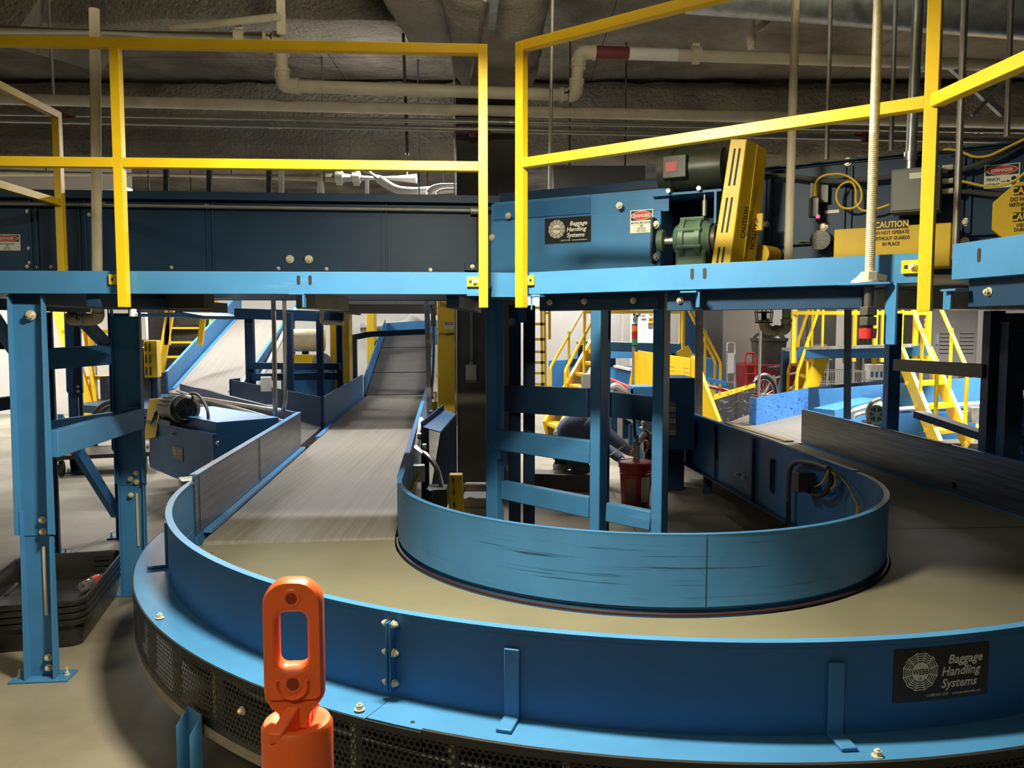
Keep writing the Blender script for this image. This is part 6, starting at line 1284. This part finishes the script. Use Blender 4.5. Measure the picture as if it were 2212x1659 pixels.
# lockers
def locker(label, x0, x1, Y, vents):
    a, c = P(x0, 760, Y), P(x1, 760, Y); o = thing('locker', label, 'locker', ((a.x+c.x)/2, Y, 0)); w_ = c.x-a.x
    b = MB(); b.box(((a.x+c.x)/2, Y+.25, 1.45), (w_, .5, 2.9)); b.build('body', 'locker', o, bevel=.008)
    b = MB(); b.box(((a.x+c.x)/2, Y-.006, 1.45), (w_*.92, .012, 2.8)); dr_ = b.build('door', 'locker', o, bevel=.004)
    for u in vents:
        for z in (1.95, 1.25, .7):
            b = MB()
            for k in range(6): b.box((a.x+w_*u, Y-.02, z+k*.06), (w_*.3, .025, .018))
            b.build('vent', 'locker', dr_)
    b = MB(); b.box((a.x+w_*.12, Y-.02, 1.45), (.03, .02, .16)); b.build('handle', 'silver', dr_)
locker('tall beige locker behind the brightly lit yellow stairs', 2010, 2110, 12.4, (.33, .76))
locker('tall grey locker left of the pair with handles', 1740, 1805, 16.6, ()); locker('grey locker with handle, left one of the pair behind the platform', 1850, 1868, 16.4, (.5,)); locker('grey locker with handle, right one of the pair behind the platform', 1869, 1886, 16.4, (.5,)); locker('dark grey locker right of the handled pair', 1900, 2000, 16.0, ())
# rolling cart with boxes, wire cart
ct = thing('supply_cart', 'white-labelled stack cart standing under the blue-edged platform', 'cart', (P(1900, 812, 14.5).x, 14.5, 0))
a, c = P(1875, 800, 14.5), P(1915, 800, 14.5)
b = MB(); b.box(((a.x+c.x)/2, 14.8, .36), (c.x-a.x+.1, .6, .04)); b.build('deck', 'conduit_dark', ct)
b = MB(); b.tube(fillet([V((a.x-.05, 14.5, .36)), V((a.x-.1, 14.5, 1.2)), V((a.x-.05, 15.0, 1.2)), V((a.x-.05, 15.0, .36))], .08), .02); b.build('handle', 'silver', ct)
for k in (-1, 1):
    for y in (14.6, 15.0):
        b = MB(); b.lathe([(.06, -.03), (.13, 0), (.06, .03)], ((a.x+c.x)/2+k*.3, y, .14), 14, (1, 0, 0)); b.build('caster', 'tyre', ct)
for i in range(4):
    for j in range(2):
        w_ = (c.x-a.x)/4; bxm = MB(); bxm.box((a.x+w_*(i+.5), 14.6, .53+j*.29), (w_*.95, .3, .28)); o = bxm.build('carton', 'screen_white', bevel=.006)
        tag(o, '%s white carton from the left in the %s row on the supply cart' % (('first', 'second', 'third', 'fourth')[i], ('lower', 'upper')[j]), 'carton', 'white cartons on the supply cart')
        l = MB(); l.box((a.x+w_*(i+.5)+.01, 14.446, .49+j*.29), (w_*.5, .006, .1)); l.build('print', 'blue_shaded', o)
wc = thing('wire_cart', 'wire basket cart between the stairs and the supply cart', 'cart', (P(1790, 830, 14.2).x, 14.2, 0))
a, c = P(1762, 800, 14.2), P(1870, 800, 14.2)
for z0_, z1_, nm in ((.42, .85, 'basket'),):
    b = MB()
    for k in range(24):
        x = a.x+(c.x-a.x)*k/23; b.cyl((x, 14.2, z0_), (x, 14.2, z1_), .007, n=4)
    for z in (z0_, (z0_+z1_)/2, z1_): b.cyl((a.x, 14.2, z), (c.x, 14.2, z), .01, n=6); b.cyl((a.x, 14.8, z), (c.x, 14.8, z), .01, n=6); b.cyl((a.x, 14.2, z), (a.x, 14.8, z), .01, n=6); b.cyl((c.x, 14.2, z), (c.x, 14.8, z), .01, n=6)
    b.build(nm, 'wire', wc)
b = MB(); b.tube(fillet([(a.x+.1, 14.8, .1), (a.x+.1, 14.8, 1.3), (a.x+.45, 14.8, 1.3), (a.x+.45, 14.8, .1)], .1), .02); b.bar((a.x, 14.5, .4), (c.x, 14.5, .4), .6, .02); b.build('frame', 'wire', wc)
for x in (a.x+.1, c.x-.1):
    b = MB(); b.lathe([(.05, -.03), (.10, 0), (.05, .03)], (x, 14.3, .1), 14, (1, 0, 0)); b.cyl((x, 14.3, .1), (x, 14.3, .42), .02); b.build('caster', 'tyre', wc)
tag(MB().box((P(1890, 830, 13.8).x, 13.9, .07), (1.8, 1.0, .14)).build('pallet', 'cardboard', bevel=.01), 'pale low pallet on the floor under the platform', 'pallet')
tag(MB().box(P(1962, 808, 13)-V((0, 0, .0)), (.34, .3, .34)).box(V((P(1962, 808, 13).x, 13, .25)), (.36, .32, .5)).build('printer_box', 'screen_white', bevel=.01), 'white box standing behind the lit stairs', 'box')
tag(MB().box(P(1770, 845, 12.9)-V((0, 0, .1)), (1.0, .5, .12)).box(V((P(1770, 845, 12.9).x, 13, .2)), (.8, .3, .4)).build('white_tray', 'screen_white', bevel=.01), 'white flat tray behind the dark navy side guard', 'tray')
# blue conveyor running off to the right
rcv = thing('belt_conveyor', 'blue floor conveyor with white conduits at the right, behind the lit stairs', 'conveyor', (P(2100, 900, 10.5).x, 10.4, 0))
a, c = V((4.2, 10.9, 0)), V((8.2, 10.2, 0)); b = MB(); b.bar(zz(a, .62), zz(c, 1.0), .05, .34); b.build('side_guard', 'blue', rcv)
b = MB(); b.bar(zz(a, .25), zz(c, .5), .6, .35, o=(-.1, 0)); b.build('bed', 'blue_shaded', rcv)
b = MB(); b.cyl(zz(a+V((0, -.12, 0)), .46), zz(c+V((0, -.12, 0)), .84), .03); b.cyl(zz(a+V((0, -.12, 0)), .36), zz(c+V((0, -.12, 0)), .72), .025); b.build('side_conduit', 'pipe_white', rcv)
b = MB(); b.box((P(2110, 905, 9.9).x, 9.95, .55), (.12, .1, .2)); b.build('outlet_box', 'galv', rcv, bevel=.01)
b = MB(); b.tube(fillet([P(2112, 917, 9.9), P(2112, 940, 9.8), P(2095, 955, 9.6), P(2085, 958, 9.5)], .1), .02); b.build('cable', 'cable_y', rcv)
for x in (4.6, 6.2, 7.8):
    b = MB(); b.bar((x, 10.75-(x-4.2)*.17, 0), (x, 10.75-(x-4.2)*.17, .3), .1, .08); b.build('leg', 'navy', rcv)
danger_sign(flat(P(1997, 895, 10.2), (1, 0, 0), (0, 0, 1)), .14, .12, rcv, [('KEEP CLEAR', .15, 0, -.2, 'CENTER')])
em = thing('electric_motor', 'grey-green electric motor with a slotted fan cover behind the dark column at the right', 'motor', (P(1897, 895, 8.6).x, 8.6, 0))
c = P(1893, 895, 8.5); b = MB(); b.lathe([(.06, 0), (.10, .01), (.115, .05), (.115, .35), (.05, .36)], c, 28, (.45, .89, 0)); b.build('motor_body', 'green', em)
ax = V((.45, .89, 0)).normalized(); _, aa, uu = bas(ax); b = MB()
for k in range(6):
    for r, n_ in ((.045, 1), (.068, 2)):
        for j in range(n_):
            t = math.radians(60*k+(j-.5*(n_-1))*26); q = c+(aa*math.cos(t)+uu*math.sin(t))*r-ax*.002; b.cyl(q, q-ax*.003, .014, n=8)
b.build('fan_grille', 'black_matt', em)
b = MB(); b.box(V((c.x+.1, c.y+.2, c.z/2-.05)), (.2, .3, c.z-.1)); b.build('motor_stand', 'blue_shaded', em)
b = MB(); b.tube(fillet([P(1880, 925, 8.4), P(1873, 890, 8.4), P(1882, 868, 8.4), P(1900, 862, 8.5)], .12), .022); b.build('motor_cable', 'cord', em)
cdt = MB(); cdt.tube(fillet([P(1835, 905, 9), P(1840, 890, 9), P(1858, 882, 9), P(1885, 876, 9)], .1), .03); cdt.tube(fillet([P(1845, 905, 8.8), P(1850, 896, 8.8), P(1875, 890, 8.9)], .1), .02); tag(cdt.build('white_conduit', 'pipe_white'), 'white conduits arching behind the steel tube at the right', 'conduit')
rb = MB(); rb.bar(P(1765, 893, 10.2), P(1862, 870, 10.8), .05, .04); tag(rb.build('red_bar', 'red_bright'), 'thin red bar behind the steel-lined wall at the right', 'bar')
bb2 = MB(); bb2.bar(P(1780, 905, 10.0), P(1880, 880, 10.6), .3, .25); tag(bb2.build('conveyor_bed', 'blue'), 'blue conveyor bed behind the steel tube at the right', 'conveyor')
mr = MB(); p = P(2205, 930, 6.4); mr.box(p, (.25, .3, .55)); mr.box(V((p.x, p.y, .2)), (.2, .2, .4)); mr.box(p+V((-.06, -.16, .12)), (.12, .06, .1)); mr.box(p+V((-.05, -.16, -.12)), (.1, .06, .08)); tag(mr.build('drive_housing', 'blue_bright', bevel=.015), 'bright blue drive housing at the right edge of the photo', 'machine')
# ================================================================ LEFT BACKGROUND
ic = thing('incline_conveyor', 'brightly lit incline belt with blue guards in the left background', 'conveyor', V((-5.4, 14, 0)))
A_, B_, C_, D_ = V((-6.2, 14.4, .46)), V((-4.55, 13.1, .46)), V((-4.55, 16.9, 2.0)), V((-6.05, 18.0, 2.0))
b = MB(); b.hexa([A_-V((0, 0, .1)), B_-V((0, 0, .1)), C_-V((0, 0, .1)), D_-V((0, 0, .1)), A_, B_, C_, D_]); b.build('belt', 'belt_run', ic)
for p, q, s in ((A_, D_, -1), (B_, C_, 1)):
    b = MB(); b.prism([p-V((0, 0, .15)), q-V((0, 0, .15)), q+V((0, 0, .42 if s < 0 else .14)), p+V((0, 0, .38 if s < 0 else .14))], (.05*s, 0, 0)); b.build('side_guard', 'blue', ic)
b = MB(); b.bar(A_+(D_-A_)*.02+V((.06, 0, .02)), D_+V((.06, 0, .02)), .06, .03); b.build('skid_strip', 'blue', ic)
b = MB(); b.cyl(B_+V((.1, .5, .0)), C_+V((.1, -.3, .0)), .05); b.build('side_conduit', 'pipe_white', ic)
for p in (A_+(D_-A_)*.3, B_+(C_-B_)*.3, D_-V((0, .3, .1)), C_-V((0, .3, .1))):
    b = MB(); b.bar(V((p.x, p.y, 0)), p-V((0, 0, .1)), .1, .08); b.build('leg', 'navy', ic)
b = MB(); wall(b, [V((A_.x-.05, A_.y, 0)), V((-6.75, 14.0, 0)), V((-6.8, 13.2, 0))], .42, .82); b.build('corner_guard', 'steel_liner', ic)
tf = MB(); tf.hexa([V((-7.0, 12.6, .3)), V((-5.0, 11.7, .3)), V((-4.55, 13.0, .3)), V((-6.3, 14.4, .3)), V((-7.0, 12.6, .42)), V((-5.0, 11.7, .42)), V((-4.55, 13.0, .44)), V((-6.3, 14.4, .44))]); tf.box((-5.7, 13, .15), (.5, .5, .3)); tag(tf.build('transfer_bed', 'navy'), 'dark transfer bed at the foot of the lit incline belt', 'conveyor')
stairs('ladder_stairs', 'yellow ladder stairs left of the lit incline belt', V((P(385, 830, 18.0).x, 18.0, .1)), V((P(420, 660, 18.9).x, 18.9, 2.4)), (1.0, .1, 0), 7, rails=(0, 0))
fr2 = thing('yellow_frame', 'yellow post frame with a chain left of the lit incline belt', 'frame', P(360, 830, 14.5))  # a frame of yellow posts, not a barrier
for p, q in (((345, 825), (372, 665)), ((362, 745), (362, 665)), ((432, 745), (442, 660)), ((450, 690), (448, 660))):
    b = MB(); b.bar(P(*p, 14.7), P(*q, 14.7), .09, .07, up=(0, 1, 0)); b.build('post', 'yellow', fr2)
b = MB(); b.bar(P(345, 825, 14.7), V((P(345, 825, 14.7).x, 14.7, 0)), .09, .07); b.build('post', 'yellow', fr2)
cvp = MB(); cvp.prism([P(300, 678, 11), P(395, 674, 11), P(440, 682, 11.3), P(440, 689, 11.3), P(390, 684, 11), P(300, 684, 11)], (.2, 1.2, 0)); cvo = tag(cvp.build('overhead_panel', 'navy'), 'dark panel hanging under the deck in front of the yellow ladder stairs', 'trough'); hang(cvo, P(330, 681, 11.3), P(420, 683, 11.6))  # a flat dark panel, not a trough
slg = MB(); c = P(330, 775, 13.5); slg.box((c.x, 13.5, c.z), (.2, .3, .62), .2); slo = slg.build('slotted_guard', 'yellow', bevel=.01); tag(slo, 'small yellow slotted guard left of the ladder stairs', 'machine guard')
for z in (-.2, 0, .2):
    for dx in (-.04, .03):
        s = MB(); s.box((c.x+dx, 13.33, c.z+z), (.025, .01, .14)); s.build('slot', 'black_matt', slo)
tag(MB().cyl((c.x, 13.55, 0), (c.x, 13.55, c.z-.3), .05).build('guard_post', 'navy'), 'dark post under the small yellow slotted guard', 'post')
whp = MB(); p = P(306, 705, 14.8); whp.box((p.x, 14.8, p.z), (.2, .1, .5)); tag(whp.build('wall_box', 'screen_white', bevel=.01), 'white narrow box on the wall behind the left frame', 'box')
blk = MB(); p = P(308, 800, 13.6); blk.box((p.x, 13.7, .55), (.35, .4, .9)); blk.cyl((p.x, 13.5, p.z), (p.x, 13.5, p.z+.4), .16); tag(blk.build('pump_unit', 'conduit_dark', bevel=.02), 'dark pump unit left of the small yellow guard', 'machine')
bcd = MB(); bcd.box((P(380, 720, 19.4).x-.6, 19.55, 1.3), (2.6, .5, 2.6)); tag(bcd.build('machine_housing', 'conduit_dark', bevel=.02), 'dark machine housing behind the yellow ladder stairs', 'machine')
bls = MB(); bls.bar(P(455, 675, 19), P(505, 675, 19), .4, .35); bls.bar(V((P(470, 680, 19).x, 19, 0)), P(470, 680, 19), .2, .2); tag(bls.build('blue_chute', 'blue'), 'blue chute top behind the lit incline belt', 'chute')
# white wall stairs seen between the left frames
ws = thing('ladder_stairs', 'yellow ladder stairs against the white wall between the left frames', 'stairs', P(195, 905, 13.6))
for x0, x1 in ((128, 185), (178, 200)):
    b = MB(); b.bar(P(x0, 670, 13.8), V((P(x1+15, 915, 13.2).x, 13.2, .05)), .22 if x0 < 150 else .06, .06, up=(0, 1, 0)); b.build('stringer', 'yellow', ws)
for y in (717, 767, 816, 865):
    b = MB(); b.bar(P(140+(y-717)*.18, y, 13.6), P(243, y-1, 13.6), .2, .06); b.build('step', 'yellow', ws)
b = MB(); b.bar(P(198, 660, 13.5), V((P(198, 900, 13.5).x, 13.5, 0)), .06, .06); b.build('handrail_post', 'yellow', ws)
bq = MB(); bq.tube(fillet([V((P(195, 920, 10).x, 10, .03)), P(195, 920, 10), P(205, 890, 10), P(225, 872, 10), P(250, 866, 10)], .3), .03); bq.tube(fillet([V((P(205, 920, 10.1).x, 10.1, .03)), P(205, 920, 10.1), P(214, 895, 10.1), P(232, 880, 10.1), P(255, 875, 10.1)], .3), .03); tag(bq.build('black_hose', 'black'), 'pair of black hoses arching behind the left frames', 'hose')
# ---------------------------------------------------------------- machinery seen over the far guard of the merge belt
fy = thing('support_frame', 'dark far frame standing behind the merge belt', 'support frame', P(620, 850, 11.5))
for x, Y in ((541, 12.4), (624, 11.6), (692, 11.9), (735, 12.3)):
    p = P(x, 780, Y); b = MB(); b.bar((p.x, p.y, 0), (p.x, p.y, 1.85), .13 if x < 650 else .09, .1, up=(0, 1, 0)); b.build('column', 'navy', fy, bevel=.005)
b = MB(); b.bar(P(510, 677, 12.3), P(745, 685, 12.2), .15, .16); b.bar(P(540, 790, 12.3), P(735, 792, 12.2), .06, .10); b.bar(P(545, 815, 12.3), P(735, 812, 12.3), .06, .11); b.build('cross_rail', 'navy', fy, bevel=.004)
pk = MB(); pk.tube(fillet([P(695, 665, 10.2), P(695, 697, 10.2), P(742, 698, 10.2)], .04), .03, 10); tag(pk.build('drain_pipe', 'pipe'), 'small pale pipe with an elbow under the deck in the middle left', 'pipe')
for x0, x1, Y, m in ((717, 758, 14.2, 'yellow_dull'), (795, 812, 17, 'yellow_dull')):
    a, c = P(x0, 750, Y), P(x1, 750, Y); tag(MB().box(((a.x+c.x)/2, Y, 1.1), (c.x-a.x, .3, 2.2)).build('yellow_column', m, bevel=.01), 'yellow guard column %s' % ('behind the dark far frame' if x0 < 750 else 'farther back beside the incline belts'), 'column')
fm = thing('floor_machine', 'blue and grey machine on the floor behind the dark far frame', 'machine', P(670, 840, 14))
b = MB(); b.box((P(665, 800, 14).x, 14.2, .6), (.9, .6, .7)); b.box((P(665, 800, 14).x, 14.2, .12), (.7, .5, .26)); b.build('body', 'blue_shaded', fm, bevel=.02)
b = MB(); b.box((P(665, 775, 13.8).x, 13.85, P(665, 775, 13.8).z), (.62, .1, .14)); b.build('yellow_panel', 'yellow', fm)
b = MB(); b.lathe([(.02, 0), (.16, .01), (.17, .05), (.05, .06)], P(697, 783, 13.7), 18, (0, -1, 0)); b.build('wheel_cover', 'silver', fm)
b = MB(); b.lathe([(.03, -.35), (.2, -.33), (.2, .33), (.03, .35)], P(660, 735, 14.2), 20, (1, .1, 0)); b.build('tank', 'pipe', fm)
b = MB(); b.bar(P(660, 742, 14.2), P(660, 770, 14.2), .1, .1); b.build('tank_stand', 'navy', fm)
sm_ = MB(); sm_.box(P(575, 830, 10.6), (.14, .1, .2), .3); sm_.box(V((P(575, 830, 10.6).x, 10.7, .3)), (.1, .1, .6)); tag(sm_.build('white_guard', 'screen_white', bevel=.01), 'small white slotted guard behind the merge belt guard', 'machine guard')
wr2 = MB(); wr2.bar(P(800, 722, 14.6), P(925, 716, 14.6), .2, .10); wr2.bar(V((P(800, 720, 14.6).x-.3, 14.6, 1.45)), P(800, 722, 14.6), .2, .1); wr2.bar(V((P(800, 720, 14.6).x-.3, 14.6, 0)), V((P(800, 720, 14.6).x-.3, 14.6, 1.5)), .1, .1); tag(wr2.build('cross_beam', 'navy'), 'dark cross beam over the top of the incline belts', 'beam')  # a plain dark cross beam, not a rail
pv = MB(); pv.tube(fillet([P(780, 708, 19.85), P(860, 706, 19.85), P(880, 698, 19.85), P(890, 680, 19.85)], .3), .13, 12); tag(pv.build('bent_pipe', 'pipe_white'), 'pale bent pipe on the back wall above the incline belts', 'pipe')
ub = MB(); ub.bar(U(-1.95, 4.3, 2.06), U(-1.95, 10.2, 2.06), 1.5, .36); ub.bar(U(-1.25, 4.4, 1.9), U(-1.25, 10.1, 1.9), .06, .1); ub.bar(U(-2.65, 4.4, 1.9), U(-2.65, 10.1, 1.9), .06, .1)
uo = tag(ub.build('overhead_conveyor', 'black_matt', bevel=.01), 'black underside of an overhead conveyor above the far part of the running belt', 'conveyor'); hang(uo, U(-1.4, 5, 2.1), U(-2.5, 5, 2.1), U(-1.4, 9.8, 2.1), U(-2.5, 9.8, 2.1))
# ================================================================ FOREGROUND: ORANGE DELINEATOR
Yd = 1.10; cx_ = P(643, 1600, Yd).x; dl_ = thing('delineator_post', 'bright orange plastic delineator post with a looped handle in the foreground', 'delineator', (cx_, Yd, 0))
zb2 = P(643, 1553, Yd).z; ztp = P(640, 1249, Yd-.0).z; rbd = 78*Yd/FPX*1.0
b = MB(); b.lathe([(.10, .05), (.062, .06), (.055, .2), (rbd, zb2-.10), (rbd, zb2-.008), (rbd-.004, zb2-.001), (rbd-.014, zb2), (.012, zb2-.012)], (cx_, Yd, 0), 40); b.build('tube_body', 'orange', dl_)
b = MB(); b.lathe([(rbd+.0006, zb2-.22), (rbd+.0006, zb2-.075)], (cx_, Yd, 0), 40, cap=False); b.build('reflective_band', 'orange_band', dl_)
b = MB(); b.lathe([(.21, 0), (.21, .03), (.18, .05), (.10, .055)], (cx_, Yd, 0), 8); b.build('rubber_base', 'black', dl_)
# handle: rounded loop plate with a window
W_, Hh = 64*Yd/FPX, None
def rr(w0, w1, z0, z1, r, n=8, rb=None):
    out = []
    rb = rb or r
    for cx2, cz2, a0, q in ((w1-r, z1-r, 0, r), (w0+r, z1-r, 90, r), (w0+rb, z0+rb, 180, rb), (w1-rb, z0+rb, 270, rb)):
        out += [(cx2+q*math.cos(math.radians(a0+90*k/n)), cz2+q*math.sin(math.radians(a0+90*k/n))) for k in range(n+1)]
    return out
zo0 = P(643, 1500, Yd).z; zw0, zw1 = P(643, 1432, Yd).z, P(643, 1316, Yd).z
outer = rr(-W_, W_, zo0, ztp, .034, rb=.010); inner = rr(-W_*.50, W_*.50, zw0, zw1, .012); inn2 = rr(-W_*.60, W_*.60, zw0-.006, zw1+.006, .018)
rot = Matrix.Rotation(math.radians(4), 3, 'Z')
Hn = lambda x, z, y: V((cx_, Yd, 0))+rot@V((x-.002, y, z))
tk = .016
h = MB(); rings = [[Hn(x*.93, (z-zo0)*.985+zo0, -tk) for x, z in outer], [Hn(x, z, -tk*.62) for x, z in outer], [Hn(x, z, tk*.62) for x, z in outer], [Hn(x*.93, (z-zo0)*.985+zo0, tk) for x, z in outer],
      [Hn(x, z, tk) for x, z in inn2], [Hn(x, z, tk*.55) for x, z in inner], [Hn(x, z, -tk*.55) for x, z in inner], [Hn(x, z, -tk) for x, z in inn2], [Hn(x*.93, (z-zo0)*.985+zo0, -tk) for x, z in outer]]
h.sweep(rings, cap=False)
# lower plate, neck and ribs
zk0 = P(643, 1518, Yd).z
h.prism([Hn(-W_, zo0+.02, -.011), Hn(W_, zo0+.02, -.011), Hn(W_, zo0, -.011), Hn(W_*.72, zo0-.016, -.011), Hn(W_*.52, zk0-.012, -.011), Hn(W_*.50, zb2-.01, -.011), Hn(-W_*.50, zb2-.01, -.011), Hn(-W_*.52, zk0-.012, -.011), Hn(-W_*.80, zo0-.014, -.011), Hn(-W_, zo0, -.011)], rot@V((0, .022, 0)))
h.build('handle', 'orange', dl_, bevel=.003, ang=50)
h = MB(); h.prism([Hn(-.010, zk0-.0, -.010), Hn(-.028, zb2+.002, -.046), Hn(-.028, zb2-.012, -.046), Hn(-.010, zb2-.012, -.010)], rot@V((.018, 0, 0))); h.build('rib', 'orange', dl_, bevel=.002)
h = MB(); h.prism([Hn(.006, zk0, .01), Hn(.01, zb2, .045), Hn(.01, zb2-.012, .045), Hn(.006, zb2-.012, .01)], rot@V((.016, 0, 0)))
h.build('rib', 'orange', dl_, bevel=.002)
for z, r, nm in ((P(643, 1284, Yd).z, .0075, 'upper_hole'), (P(643, 1466, Yd).z, .0085, 'lower_hole')):
    b = MB(); q = Hn(0, z, -.0165); b.lathe([(r, 0), (r*1.5, .0006), (r*1.9, -.001), (r*1.9, -.003)], q, 20, rot@V((0, -1, 0)), cap=False); b.build('hole_rim', 'orange', dl_)
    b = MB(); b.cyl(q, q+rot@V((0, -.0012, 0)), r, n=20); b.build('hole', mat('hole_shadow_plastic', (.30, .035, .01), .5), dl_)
h = MB(); e0 = P(643, 1466, Yd).z
h.sweep([[Hn(.024*math.cos(math.radians(t)), e0+.024*math.sin(math.radians(t)), -.0155), Hn(.0215*math.cos(math.radians(t)), e0+.0215*math.sin(math.radians(t)), -.021), Hn(.018*math.cos(math.radians(t)), e0+.018*math.sin(math.radians(t)), -.0155)] for t in range(165, 376, 14)]); h.build('raised_rim', 'orange', dl_)
